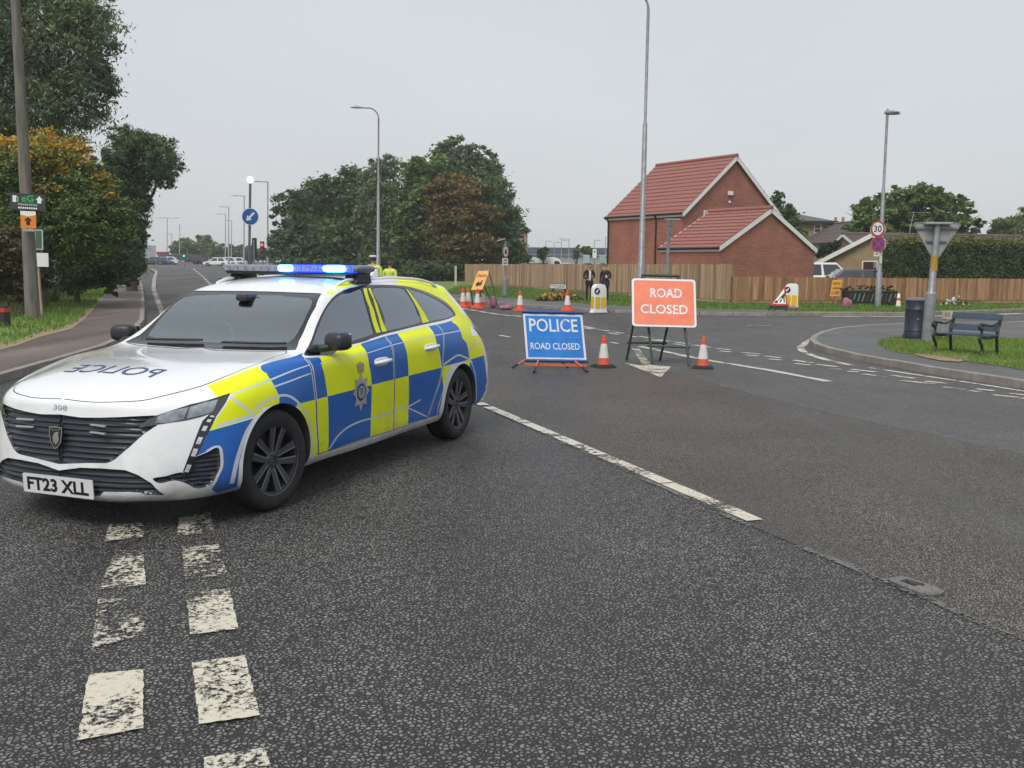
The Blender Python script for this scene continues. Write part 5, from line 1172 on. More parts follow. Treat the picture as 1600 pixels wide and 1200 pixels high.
def make_wheel(car, M, x, y, steer, s):
    w = empty('wheel', (x, y, 0.317), steer, car)
    r0, rw = 0.317, 0.215
    t = MB()
    pr = [(0.205, -rw * .42), (0.222, -rw * .46), (0.262, -rw * .5), (0.293, -rw * .47), (0.309, -rw * .40), (r0, -rw * .30), (r0, -rw * .16), (r0 - .007, -rw * .155), (r0 - .007, -rw * .125), (r0, -rw * .12), (r0, rw * .12), (r0 - .007, rw * .125), (r0 - .007, rw * .155), (r0, rw * .16), (r0, rw * .30), (0.309, rw * .40), (0.293, rw * .47), (0.262, rw * .5), (0.222, rw * .46), (0.205, rw * .42)]
    t.lathe(pr, axis='Y', n=64, caps=False)
    t.build('tyre', M['tyre'], w, smooth=35)
    d = s  # outward direction in y
    b = MB()
    b.lathe([(0.214, d * .098), (0.219, d * .101), (0.220, d * .094), (0.203, d * .085), (0.196, d * .03), (0.190, -d * .08)], axis='Y', n=56, caps=False)
    b.lathe([(0.17, d * .002), (0.17, d * .012), (0.05, d * .014)], axis='Y', n=40, mi=1)          # brake disc
    b.lathe([(0.19, -d * .085), (0.0, -d * .085)], axis='Y', n=24, mi=1, caps=False)
    b.lathe([(0.060, d * .03), (0.058, d * .070), (0.045, d * .080), (0.030, d * .082), (0.028, d * .074), (0.0, d * .074)], axis='Y', n=28, caps=False)
    for k in range(5):
        a = R(90 + 72 * k + 12)
        for q in (-1, 1):
            # twin spoke: tapered bar from hub to rim with a paler strip along one edge
            aa = a + q * R(14.5)
            r1 = Vector((math.cos(a + q * R(26)), 0, math.sin(a + q * R(26)))) * 0.052
            r2 = Vector((math.cos(aa), 0, math.sin(aa))) * 0.206
            dr = (r2 - r1).normalized(); sd = dr.cross(Vector((0, d, 0))).normalized()
            w1, w2 = 0.017, 0.026
            o1, o2 = Vector((0, d * .078, 0)), Vector((0, d * .093, 0)); k1, k2 = Vector((0, d * .035, 0)), Vector((0, d * .06, 0))
            vs = [r1 - sd * w1 + o1, r1 + sd * w1 + o1, r2 + sd * w2 + o2, r2 - sd * w2 + o2, r1 - sd * w1 * .6 + k1, r1 + sd * w1 * .6 + k1, r2 + sd * w2 * .6 + k2, r2 - sd * w2 * .6 + k2]
            b.add(vs, [(0, 1, 2, 3), (7, 6, 5, 4), (0, 3, 7, 4), (1, 5, 6, 2), (0, 4, 5, 1), (3, 2, 6, 7)])
            e = q
            x1, x2 = r1 - sd * w1 * e * .92 + o1, r2 - sd * w2 * e * .92 + o2
            up = Vector((0, d * .0025, 0)); wd = sd * e * 0.0075
            b.add([x1 + up, x2 + up, x2 + up + wd, x1 + up + wd, x1 - up, x2 - up, x2 - up + wd, x1 - up + wd], [(0, 1, 2, 3), (0, 4, 5, 1), (2, 6, 7, 3), (1, 5, 6, 2)], 2)
    ri = b.build('rim', [M['rim'], M['plastic'], M['rim_edge']], w, smooth=30)
    n = MB()
    for k in range(5):
        a = R(90 + 72 * k + 48)
        n.lathe([(0.011, d * .05), (0.011, d * .078), (0.007, d * .082)], c=(0.035 * math.cos(a), 0, 0.035 * math.sin(a)), axis='Y', n=8)
    n.build('wheel_nut', M['plastic'], ri)
    return w

def build_car():
    M = car_materials()
    car = empty('police_car', (-2.277, 6.188, 0), -1.93908, label='white police estate car with blue and yellow chequers and lit blue roof bar', cat='car')
    A = {k: v for k, v in CAR_AREAS.items()}
    for k in ('dlo', 'glass_m', 'glass_q', 'glass_f', 'intake', 'arch_f', 'arch_r'):
        if k.startswith('arch'): continue
        A[k] = round_line(A[k], 3, True)
    Um, Vm = SKIN.U[-1], SKIN.V[-1]; u_, v_ = SKIN.u, SKIN.v
    A['rear_screen'] = [(u_[12] + .16, v_[8] + .06), (Um + .05, v_[8] + .06), (Um + .05, v_[10] - .02), (u_[12] + .1, v_[10] - .02)]
    A['tailgate'] = [(u_[12] + .06, v_[4]), (Um + .05, v_[4]), (Um + .05, v_[11]), (u_[12] + .04, v_[11])]
    tl = [on_side(x, z)[2] for x, z in ((-3.20, .955), (-3.30, .95))]
    A['tail_lamp'] = [(u_[12] - .16, v_[7] - .045), (u_[12] - .05, v_[7] + .03), (u_[13] + .1, v_[7] + .03), (u_[13] + .1, v_[6] - .02), (u_[12] + .02, v_[6] - .02)]
    films = [(c, p) for c, p in CAR_FILMS]
    lines = [buffer_line(round_line(p, 4), w) for w, p in CAR_LINES]
    ik = CAR_AREAS['intake']; lines.append(buffer_line(round_line(ik[6:13], 4), .010))
    gaps = [buffer_line(densify(p, .03, False), w) for w, p in CAR_GAPS]
    bon = buffer_line(round_line(A['bonnet'], 4)[1:-1], 0.0035)
    gaps.append(bon)
    tg = A['tailgate']; gaps.append(buffer_line(densify([tg[1], tg[0], tg[3], tg[2]], .03, False), .004))
    # filler flap
    loops = [(densify(v, 0.03, True), True) for k, v in A.items() if k not in ('lens1', 'lens2')]
    loops += [(densify(p, 0.03, True), True) for c, p in films] + [(densify(p, 0.03, True), True) for p in lines + gaps]
    loops.append((densify([(0, 0), (Um, 0), (Um, Vm), (0, Vm)], 0.04, True), True))
    gu = np.linspace(0.001, Um - .001, 128); gv = np.linspace(0.001, Vm - .001, 82)
    X, Y = np.meshgrid(gu, gv)
    UV, T = cdt(list(zip(X.ravel(), Y.ravel())), loops)
    c = UV[T].mean(1); cx, cy = c[:, 0], c[:, 1]
    inn = (cx > 0) & (cx < Um) & (cy > 0) & (cy < Vm)
    I = {k: pip(v, cx, cy) for k, v in A.items()}
    cls = np.full(len(T), 'body', dtype=object)
    cls[I['tailgate']] = 'tailgate'; cls[I['bonnet']] = 'bonnet'; cls[I['front_door']] = 'front_door'; cls[I['rear_door']] = 'rear_door'
    for g in gaps: cls[pip(g, cx, cy)] = 'gap'
    cls[I['dlo']] = 'trim'
    cls[I['glass_f']] = 'glass_f'; cls[I['glass_m']] = 'glass_m'; cls[I['glass_q']] = 'glass_q'
    cls[I['screen']] = 'frit'; cls[I['screen_in']] = 'screen'
    cls[I['rear_screen']] = 'rear_screen'; cls[I['tail_lamp']] = 'tail_lamp'
    strip = I['strip1'] | I['strip2'] | I['strip3']
    cls[strip & I['dlo']] = 'strip'
    for k in ('grille', 'grille_low', 'headlight', 'fang', 'intake', 'arch_f', 'arch_r'): cls[I[k]] = 'hole'
    cls[~inn] = 'hole'
    # film colour per face
    col = np.zeros(len(T), int)
    for cc, p in films: col[pip(p, cx, cy)] = 1 if cc == 'y' else 2
    for p in lines:
        k = pip(p, cx, cy); col[k & (col > 0)] = 3
    col2 = np.where((SKIN.N(np.clip(cx, 0, Um), np.clip(cy, 0, Vm))[:, 2] > .42) & (cx < u_[6]), 0, col)
    paint = [M['white'], M['yellow'], M['blue'], M['line']]
    def piece(name, k, mats, off=0.0, sides=(1, -1), mi=None, parent=car):
        return skin_obj(name, UV, T[k], off, mats, parent, mi=None if mi is None else mi[k], sides=sides, mi2=None if mi is not col else col2[k])
    body = piece('body', cls == 'body', paint, mi=col)
    piece('bonnet', cls == 'bonnet', paint, mi=col)
    piece('tailgate', cls == 'tailgate', paint, mi=col)
    piece('panel_gap', cls == 'gap', M['gap'], off=-0.006)
    doors = {}
    for s in (1, -1):
        for nm in ('front_door', 'rear_door'):
            doors[nm, s] = piece(nm, cls == nm, paint, mi=col, sides=(s,))
            gk = 'glass_f' if nm == 'front_door' else 'glass_m'
            piece('side_window', cls == gk, M['side'], off=-0.004, sides=(s,), parent=doors[nm, s])
        piece('quarter_window', cls == 'glass_q', M['side'], off=-0.004, sides=(s,))
        piece('window_surround', (cls == 'trim') | (cls == 'strip'), [M['black'], M['yellow']], off=-0.001, sides=(s,), mi=(cls == 'strip').astype(int))
        piece('tail_lamp', cls == 'tail_lamp', mat('tail_lamp_lens', (0.45, 0.42, 0.42), 0.15, coat=0.5), off=0.006, sides=(s,))
    ws = piece('windscreen', (cls == 'screen') | (cls == 'frit'), [M['screen'], M['black']], off=-0.003, mi=(cls == 'frit').astype(int))
    piece('rear_screen', cls == 'rear_screen', M['side'], off=-0.003)
    # lining inside the cabin
    lin = (~np.isin(cls, ['screen', 'glass_f', 'glass_m', 'glass_q', 'rear_screen', 'hole'])) & (cx > 0.02) & ((cy > v_[8] + .04) | ((cx > u_[6] + .05) & (cy > v_[1])))
    piece('cabin_lining', lin, M['cabin'], off=-0.035)
    # nose
    skin_patch('grille', A['grille'], car, M['grille'], sides=(1, -1), slat=(0.0315, 0.010), depth=0.020, edge=-0.002)
    skin_patch('lower_grille', A['grille_low'], car, M['grille'], sides=(1, -1), slat=(0.0315, 0.010), depth=0.024, edge=-0.002)
    for s in (1, -1):
        skin_patch('side_intake', A['intake'], car, M['grille'], sides=(s,), slat=(0.026, 0.012), depth=0.02, edge=-0.001)
        hl = skin_patch('headlight', A['headlight'], car, M['black'], off=-0.008, sides=(s,))
        for q in ('lens1', 'lens2'):
            skin_patch('lens', A[q], hl, M['lamp'], off=-0.005, sides=(s,), step=.02)
        skin_patch('lamp_cover', A['headlight'], hl, M['cover'], off=0.0015, sides=(s,))
        fg = skin_patch('daytime_lamp', A['fang'], car, M['black'], off=0.001, sides=(s,), step=.015)
        F = np.asarray(A['fang']); top = (F[0] + F[2]) / 2; bot = (F[6] + F[7]) / 2; mid1 = (F[4] + F[9]) / 2
        ax = round_line([top, (F[3] + F[10]) / 2, mid1, bot], 12)
        n = len(ax)
        for k in range(6):
            i0 = int(n * (0.05 + k * 0.155)); i1 = min(int(n * (0.05 + k * 0.155 + 0.085)), n - 1)
            skin_patch('light_segment', buffer_line(ax[i0:i1 + 1], 0.008), fg, M['lamp'], off=0.004, sides=(s,), step=.015)
    # splitter, plate, badges
    b = MB(); b.prism(rrect(0.52, 0.111, 0.008, 3), 0, 0.006, frame((0.846, 0, 0.2516), (0, 1, 0), (0.05, 0, 1)))
    pl = b.build('number_plate', mat('white_number_plate', (0.62, 0.63, 0.63), 0.35), car)
    b = MB(); lettering(b, 'FT23 XLL', 0.1, frame((0.8535, 0, 0.2516), (0, 1, 0), (0.05, 0, 1)), width=0.455, height=0.078, heavy=.035)
    b.build('plate_lettering', M['black'], pl)
    sh = [(-.047, .06), (0, .064), (.047, .06), (.047, .02), (.040, -.02), (.022, -.05), (0, -.066), (-.022, -.05), (-.040, -.02), (-.047, .02)]
    fm = frame((0.838, 0, 0.53), (0, 1, 0), (-.06, 0, 1))
    b = MB(); b.prism(sh, 0, 0.010, fm); bd = b.build('badge', M['black'], car)
    b = MB(); n = len(sh)
    inn_ = [(x * .88, y * .90) for x, y in sh]
    b.add([fm @ Vector((x, y, .012)) for x, y in sh + inn_], [(i, (i + 1) % n, n + (i + 1) % n, n + i) for i in range(n)])
    lion = [(-.004, .030), (.012, .032), (.018, .026), (.014, .020), (.022, .010), (.024, -.010), (.016, -.034), (.008, -.016), (.010, -.034), (.0, -.046), (-.006, -.024), (-.012, -.038), (-.018, -.024), (-.016, -.006), (-.022, -.012), (-.02, .008), (-.012, .022)]
    b.prism(lion, 0.010, 0.0125, fm)
    lettering(b, 'PEUGEOT', 0.02, frame(fm @ Vector((0, .044, .0125)), (0, 1, 0), (-.06, 0, 1)), width=0.07, height=.011)
    b.build('badge_emblem', M['chrome'], bd)
    b = MB(); lettering(b, '308', 0.05, frame((on_front(0, .70)[0] + .004, 0.0, 0.70), (0, 1, 0), (-.5, 0, 1)), width=0.10, height=.026, extrude=.001)
    b.build('model_badge', M['chrome'], car)
    for s in (1, -1):
        for zz in (.612, .570):
            xx, nn = on_front(.27, zz)
            b = MB(); b.box((xx + .004, s * .27, zz), (.012, .12, .009), rot=(0, 0, -s * .12))
            b.build('grille_strobe', mat('strobe_lens', (.5, .52, .55), .2, metal=.3), car)
    # bonnet lettering, reversed for mirrors
    vs, fs = text_mesh('POLICE', 1.0)
    xs = [v[0] for v in vs]; ys = [v[1] for v in vs]
    me_v = []
    for v in vs:
        a = (v[0] - min(xs)) / (max(xs) - min(xs)); q = (v[1] - min(ys)) / (max(ys) - min(ys))
        y = 0.335 - 0.67 * a; x = 0.455 - 0.155 * q
        zz, n = on_top(x, y); me_v.append((x, y, zz + 0.0025))
    raw_mesh('bonnet_lettering', me_v, fs, M['blue_text'], car)
    # county crest on both front doors
    st = []
    for k in range(16):
        r = 0.125 if k % 2 == 0 else 0.082
        st.append((r * math.sin(k * math.pi / 8) * .92, r * math.cos(k * math.pi / 8) * 1.12))
    for s in (1, -1):
        def put(poly, mt, off, name, par, cx=-.99, cz=.625):
            pv = [(0, 0)] + poly; vv = []
            for x, z in pv:
                X, Z = cx - x, cz + z; yy, n = on_side(X, Z)[:2]; vv.append((X, s * (yy + off), Z))
            return raw_mesh(name, vv, [(0, i + 1, (i + 1) % len(poly) + 1) for i in range(len(poly))], mt, par)
        silver = mat('crest_silver', (.50, .52, .56), .3, metal=.5, var=.25, vscale=60)
        cr_ = put(st, silver, .004, 'crest', doors['front_door', s])
        ring = lambda r: [(r * math.sin(t * math.pi / 12), r * math.cos(t * math.pi / 12)) for t in range(24)]
        put(ring(.062), mat('crest_blue', (.02, .035, .14), .4), .005, 'crest_ring', cr_)
        put(ring(.046), silver, .006, 'crest_disc', cr_)
        put([(-.022, .03), (.022, .03), (.022, -.005), (0, -.034), (-.022, -.005)], mat('crest_green', (.12, .22, .18), .4), .007, 'crest_shield', cr_)
        crown = [(-.035, -.03), (.035, -.03), (.038, .0), (.05, .022), (.03, .04), (.008, .03), (.008, .048), (-.008, .048), (-.008, .03), (-.03, .04), (-.05, .022), (-.038, .0)]
        put(crown, mat('crest_crown', (.36, .27, .20), .4, metal=.3, var=.5, vscale=70), .005, 'crest_crown', cr_, cz=.795)
        # handles
        for nm, hx, hz in (('front_door', -1.303, .812), ('rear_door', -2.126, .857)):
            yy, n, _ = on_side(hx, hz)
            b = MB(); b.sphere((hx, s * (yy - .004), hz), (.115, .012, .034), e=.7, mi=1)
            pth = [(hx + .115, s * (yy + .004), hz - .004), (hx + .07, s * (yy + .028), hz + .002), (hx, s * (yy + .033), hz + .005), (hx - .08, s * (yy + .03), hz + .008), (hx - .118, s * (yy + .006), hz + .006)]
            b.tube(pth, [.010, .016, .017, .016, .010], n=10)
            b.build('door_handle', [M['white'], M['line']], doors[nm, s], smooth=60)
        # mirror
        b = MB()
        b.sphere((-.69, s * 0.915, 1.005), (.070, .090, .062), n=24, m=14, e=.62, rot=Matrix.Rotation(-s * .25, 3, 'Z'))
        b.tube([(-.60, s * .785, .955), (-.64, s * .84, .96), (-.68, s * .90, .975)], [.03, .026, .03], n=10)
        b.sphere((-.60, s * .792, .957), (.09, .03, .03), n=12, m=8)
        mr = b.build('door_mirror', M['plastic'], doors['front_door', s], smooth=60)
        b = MB(); b.box((-.763, s * .915, 1.008), (.006, .15, .09), rot=(0, 0, -s * .25)); b.build('mirror_glass', M['chrome'], mr, bevel=.002)
        # roof rail
        b = MB(); rp = []
        for x in np.linspace(-1.30, -3.0, 15):
            yy = 0.555 - .02 * abs((x + 2.1) / .9) ** 2; zz, n = on_top(x, yy); rp.append((x, s * yy, zz + (.028 if -2.9 < x < -1.4 else .004)))
        b.tube(rp, .013, n=8); b.build('roof_rail', M['white'], car, smooth=60)
        # side sill
        # wheel arch return and liner
        for nm in ('arch_f', 'arch_r'):
            P = [p for p in CAR_AREAS[nm][1:-1]]
            q = SKIN.P(np.array([p[0] for p in P]), np.array([p[1] for p in P]))
            vs_ = [(a[0], s * (a[1] - .0005), a[2]) for a in q] + [(a[0], s * (a[1] - .03), a[2]) for a in q] + [(a[0] * 1.0, s * .50, a[2]) for a in q]
            n = len(q); fs_ = []
            for i in range(n - 1): fs_ += [(i, i + 1, n + i + 1, n + i), (n + i, n + i + 1, 2 * n + i + 1, 2 * n + i)]
            raw_mesh('wheel_arch_liner', vs_, fs_, M['gap'], car, smooth=False)
            x0 = 0.0 if nm == 'arch_f' else -2.732
            make_wheel(car, M, x0, s * 0.785, -R(4.8) if nm == 'arch_f' else 0.0, s)
    # wipers
    b = MB()
    for y0, y1 in ((-.55, -.08), (.10, .60)):
        pts = []
        for t in np.linspace(0, 1, 8):
            yy = y0 + (y1 - y0) * t; xx = -.515 - .02 * t; zz, n = on_top(xx, yy); pts.append((xx, yy, zz + .018))
        b.tube(pts, .009, n=6)
    b.build('wiper', M['plastic'], car)
    # underbody
    uv0 = np.linspace(0, Um, 60); q = SKIN.P(uv0, np.zeros(60) + .001)
    half = [(a[0], min(a[1], .56) if (-.45 < a[0] < .45 or -3.2 < a[0] < -2.3) else a[1] - .02, a[2] + .012) for a in q]
    poly = half + [(x, -y, z) for x, y, z in half[::-1][1:-1]]
    cen = len(poly)
    raw_mesh('underbody', poly + [(-1.4, 0, .20)], [(i, (i + 1) % cen, cen) for i in range(cen)], M['gap'], car)
    # cabin: dashboard, wheel, seats
    b = MB(); b.prism([(-.50, .93), (-.62, .945), (-.86, .93), (-.95, .86), (-.93, .62), (-.55, .55)], -.70, .70, frame((0, 0, 0), (1, 0, 0), (0, 0, 1)))
    b.build('dashboard', M['plastic'], car, bevel=.01)
    b = MB(); ring = [(-1.02 + .0 - .07 * math.sin(t), -.37 + .175 * math.cos(t), .93 + .16 * math.sin(t)) for t in np.linspace(0, 2 * math.pi, 25)]
    b.tube(ring, .015, n=8, caps=False); b.box((-1.0, -.37, .925), (.05, .33, .05), rot=(0, .4, 0)); b.tube([(-.9, -.37, .87), (-1.0, -.37, .92)], .04)
    b.build('steering_wheel', M['plastic'], car, smooth=50)
    for sx, sy, wd in ((-1.52, -.37, .50), (-1.52, .37, .50), (-2.38, -.33, .62), (-2.38, .33, .62)):
        b = MB()
        b.box((sx + .25, sy, .50), (.52, wd, .16), rot=(0, -.12, 0))
        b.box((sx - .10, sy, .84), (.14, wd * .92, .62), rot=(0, -.28, 0), taper=.86)
        st_ = b.build('seat', M['seat'], car, bevel=.04, smooth=50)
        b = MB(); b.box((sx - .21, sy, 1.235), (.09, .27, .17), rot=(0, -.2, 0), taper=.8); b.tube([(sx - .2, sy - .06, 1.08), (sx - .21, sy - .06, 1.2)], .008); b.tube([(sx - .2, sy + .06, 1.08), (sx - .21, sy + .06, 1.2)], .008)
        b.build('headrest', M['seat'], st_, bevel=.03, smooth=50)
    b = MB(); b.box((-.985, 0, 1.245), (.06, .24, .07)); b.box((-.94, 0, 1.275), (.14, .10, .05)); b.build('interior_mirror', M['plastic'], car, bevel=.02)
    # roof light bar
    lb = MB()
    lb.prism(rrect(.30, .052, .022, 5), -.595, .595, frame((-1.60, 0, 1.487), (1, 0, 0), (0, 0, 1)))
    bar = lb.build('light_bar', mat('light_bar_lens', (.20, .205, .26), .15, coat=.6, var=.2, vscale=20), car, smooth=40, bevel=.004)
    b = MB(); b.box((-1.60, 0, 1.452), (.26, 1.16, .02)); b.build('bar_base', M['plastic'], bar)
    for s in (1, -1):
        b = MB(); b.prism([(-.13, .0), (.12, .0), (.09, .075), (-.10, .075)], -.055, .055, frame((-1.62, s * .53, on_top(-1.62, .53)[0] - .012), (1, 0, 0), (0, 0, 1)))
        b.build('bar_foot', M['plastic'], bar, bevel=.012)
        b = MB(); b.sphere((-1.60, s * .60, 1.487), (.145, .035, .030), e=.7); b.build('bar_end_cap', mat('bar_end_cap', (.16, .17, .2), .25), bar, smooth=60)
    b = MB()
    for k in range(16):
        y = -.56 + k * .0733
        b.box((-1.4475, y, 1.487), (.004, .058, .036))
    b.build('lamp_module', mat('bar_reflector', (.30, .30, .36), .3, metal=.4, var=.4, vscale=50), bar)
    lit = mat('lit_blue_lamp', (.1, .4, 1.0), .3, emit=(.035, .42, 1.0), estr=14.0)
    for y0, y1 in ((-.075, .06), (.33, .53)):
        b = MB(); b.sphere((-1.452, (y0 + y1) / 2, 1.488), (.022, (y1 - y0) / 2, .026), e=.5); b.build('lit_lamp', lit, bar, smooth=60)
    glowm = mat('blue_lamp_dome', (.01, .06, .8), .2, emit=(.0, .035, 1.0), estr=2.4)
    b = MB(); b.prism(rrect(.304, .056, .024, 5), .02, .585, frame((-1.60, 0, 1.487), (-1, 0, 0), (0, 0, 1)))
    bl = b.build('blue_dome', glowm, bar, smooth=40)
    # aerial on roof
    b = MB(); zz = on_top(-2.75, 0)[0]; b.prism([(-.09, 0), (.09, 0), (-.05, .07), (-.08, .07)], -.012, .012, frame((-2.8, 0, zz - .004), (1, 0, 0), (0, 0, 1))); b.build('roof_fin', M['white'], car, bevel=.008)
    return car
build_car()
# ------------------------------------------------------------------ street furniture
GALV = mat('galvanised_steel', (.25, .26, .27), .5, metal=.35, var=.22, vscale=6)
GALV_D = mat('dull_grey_steel', (.17, .18, .19), .55, metal=.3, var=.25, vscale=5)
SIGN_BACK = mat('sign_back_grey', (.30, .31, .30), .6, var=.1, vscale=5)
BLACK = mat('black_paint', (.012, .012, .013), .5)
WHITE = mat('white_sign_face', (.74, .74, .72), .4)
RED = mat('red_sign_face', (.50, .025, .02), .4)
NAVY = mat('navy_paint', (.014, .019, .036), .42, var=.15, vscale=9)

def dashes(mb, M_, w, h, n):
    """a row of small marks: print too small to read"""
    for k in range(n): x = -w / 2 + w * (k + .5) / n; mb.add([M_ @ Vector((x + sx * w / n * .36, sy * h / 2, 0)) for sx, sy in ((-1, -1), (1, -1), (1, 1), (-1, 1))], [(0, 1, 2, 3)])

def lamp_post(label, base, top, arm, r0=.085, r1=.045, bend=.5, head=.55, group=None, lower=None):
    """tapered steel column with a curved bracket and lantern; arm = horizontal vector of the bracket"""
    b, t, a = Vector(base), Vector(top), Vector(arm)
    o = empty('lamp_post', b, label=label, cat='street lamp', group=group); t = t - b
    mb = MB(); hl = lower or t.z * .18
    mb.tube([(0, 0, -.3), t * (hl / t.z), t * ((hl + .05) / t.z), t * .62, t * .625, t], [r0 * 1.35, r0 * 1.35, r0, (r0 + r1) / 2, r1 * 1.02, r1], n=12); mb.build('column', GALV, o, smooth=40)
    if a.length > .01:
        mb = MB(); pts = [t]
        for k in range(1, 7):
            q = k / 6 * math.pi / 2; pts.append(t + a * (1 - math.cos(q)) * bend + Vector((0, 0, bend * a.length * math.sin(q))))
        pts.append(t + a + Vector((0, 0, bend * a.length))); mb.tube(pts, r1 * .75, n=8); mb.build('bracket', GALV, o, smooth=60)
        e = pts[-1]; d = a.normalized(); mb = MB(); n = Vector((-d.y, d.x, 0)); hw = head * .22
        sec = [(0, .05, .5), (.25, .075, .95), (.6, .07, 1.0), (.9, .045, .8), (1.0, .015, .45)]
        vs = []
        for s_, hz, wk in sec:
            for y, z in ((-1, 0), (-.7, 1), (.7, 1), (1, 0), (.7, -.5), (-.7, -.5)): vs.append(e + d * (s_ * head - .08) + n * (hw * wk * y) + Vector((0, 0, hz * z)))
        fs = [(6 * i + k, 6 * i + (k + 1) % 6, 6 * i + 6 + (k + 1) % 6, 6 * i + 6 + k) for i in range(4) for k in range(6)] + [tuple(range(6))[::-1], tuple(range(24, 30))]
        mb.add(vs, fs); ln_ = mb.build('lantern', SIGN_BACK, o)
        mb = MB(); mb.lathe([(.045, .06), (.045, .12), (.02, .14)], c=e + d * head * .35, n=8); mb.build('photocell', SIGN_BACK, o)
    return o
b = G(1000, 481); b.z = .1
lamp_post('tall grey street lamp behind the red road closed sign', b, at(1013, 14, b.y), (-1.3, -.1, 0), .115, .055, bend=.45, head=.7, lower=1.6)
b = at(590.5, 450, 55); b.z = .05
lamp_post('tall street lamp standing before the clump of trees behind the police car', b, at(591.5, 185, 55), (-1.0, -.1, 0), .10, .05, bend=.55, head=.6)
b = G(1371, 484); b.z = .1
lmp = lamp_post('street lamp carrying the thirty limit and no stopping discs', b, at(1386.5, 178, b.y), (.02, 0, 0), .085, .05)
e = at(1386.5, 176, b.y) - b
mb = MB(); mb.prism([(-.1, -.03), (.42, .0), (.40, .03), (.05, .07), (-.1, .05)], -.11, .11, frame(e, (1, -.2, 0), (0, 0, 1))); mb.build('lantern', SIGN_BACK, lmp, bevel=.015)
mb = MB(); mb.lathe([(.04, .05), (.04, .13), (.015, .15)], c=e, n=8); mb.build('photocell', SIGN_BACK, lmp)
for x, ty, Y, arm, lab in ((418, 282, 112, (-.9, 0, 0), 'slim street lamp at the left edge of the tree clump'), (381, 304, 140, (-1.1, 0, 0), 'slim street lamp beside the keep left disc'), (357, 321, 165, (-1.0, 0, 0), 'taller of the slim lamps beyond the white cars'),
                           (352, 332, 185, (-1.0, 0, 0), 'slim distant lamp left of its taller neighbour beyond the white cars'), (361.5, 342, 205, (-.8, 0, 0), 'shortest slim lamp beyond the white cars'), (268, 363, 240, (-.8, 0, 0), 'short distant lamp between the lorry and the hazy round tree'), (280.5, 348, 215, (.0, 0, 0), 'thin distant mast in front of the hazy round tree')):
    b = at(x, 415, Y); b.z = gz(b.x, Y)
    lamp_post(lab, b, at(x + .5, ty + 3, Y), arm, .10, .07, bend=.08, head=.8)
b = at(261, 415, 205); b.z = gz(b.x, 205); tl_ = lamp_post('distant street lamp with two heads above the lorry', b, at(261.5, 341, 205), (-1.6, 0, 0), .10, .07, bend=.03, head=.9)
t_ = at(261.5, 341, 205) - b; mb = MB(); mb.tube([t_, t_ + Vector((1.6, 0, .05))], .05, n=6); mb.box(t_ + Vector((1.9, 0, .08)), (.9, .3, .12)); mb.build('second_bracket', SIGN_BACK, tl_)
for x, ty, Y in ((853, 377, 170), (866, 379, 185), (889, 374, 150), (928.5, 376, 160), (946, 371, 150), (877, 376, 168)):
    b = at(x, 415, Y); b.z = 0.05
    lamp_post('thin car park lamp standing before the warehouse', b, at(x, ty, Y), (-.9 if x in (889,) else .5, 0, 0), .08, .05, bend=.05, head=.7, group='car park lamps beyond the fence')

def disc_sign(parent, M_, r, ring, face, name='sign_disc', back=True):
    mb = MB(); mb.prism([(r * math.cos(t), r * math.sin(t)) for t in np.linspace(0, 2 * math.pi, 33)[:-1]], -.012, 0, M_); s = mb.build(name, SIGN_BACK, parent)
    for rr, m, zo in ((r, ring, .002), (r * .80, face, .004)):
        if m: raw_mesh('disc_face', [M_ @ Vector((0, 0, zo))] + [M_ @ Vector((rr * math.cos(t), rr * math.sin(t), zo)) for t in np.linspace(0, 2 * math.pi, 33)[:-1]], [(0, k + 1, (k + 1) % 32 + 1) for k in range(32)], m, s)
    return s
# thirty and clearway discs on the lamp
lb = Vector(lmp.location)
def rel(p): return Vector(p) - lb
fx, fy = (1, .28, 0), (0, 0, 1)
c30, ccl = rel(at(1371.5, 357.5, lb.y - .16)), rel(at(1372, 381, lb.y - .16))
s30 = disc_sign(lmp, frame(c30, fx, fy), .30, RED, WHITE, 'speed_limit_disc')
mb = MB(); lettering(mb, '30', .3, frame(c30 + Vector((.0, -.0, 0)), fx, fy) @ Matrix.Translation((0, 0, .006)), width=.34, height=.25, bold=.012); mb.build('numeral', BLACK, s30)
CLB = mat('clearway_blue', (.03, .06, .30), .4)
scl = disc_sign(lmp, frame(ccl, fx, fy), .30, RED, CLB, 'no_stopping_disc')
mb = MB(); M_ = frame(ccl, fx, fy) @ Matrix.Translation((0, 0, .0055))
for a_ in (45, -45): mb.add([M_ @ (Matrix.Rotation(R(a_), 4, 'Z') @ Vector((x, y, .001 if a_ > 0 else 0))) for x, y in ((-.25, -.032), (.25, -.032), (.25, .032), (-.25, .032))], [(0, 1, 2, 3)])
mb.build('red_cross', RED, scl)
for c_ in (c30, ccl):
    q = c_ + Vector((.14, .34, -.02)); disc_sign(lmp, frame(q, (-1, .35, 0), fy), .29, None, None, 'rear_disc')
cpl = rel(at(1370, 397, lb.y - .14)); mb = MB(); mb.prism(rrect(.24, .17, .02), -.01, 0, frame(cpl, fx, fy)); pt = mb.build('time_plate', WHITE, lmp)
_pt = (cpl, pt)
mb = MB(); dashes(mb, frame(_pt[0], fx, fy) @ Matrix.Translation((0, 0, .004)), .15, .05, 3); tag(mb.build('small_print', BLACK, _pt[1]), kind='stuff')
mb = MB(); mb.box(rel(at(1376, 406, lb.y - .1)), (.10, .03, .28)); mb.build('sticker_plate', mat('cream_label', (.55, .52, .40), .6), lmp)

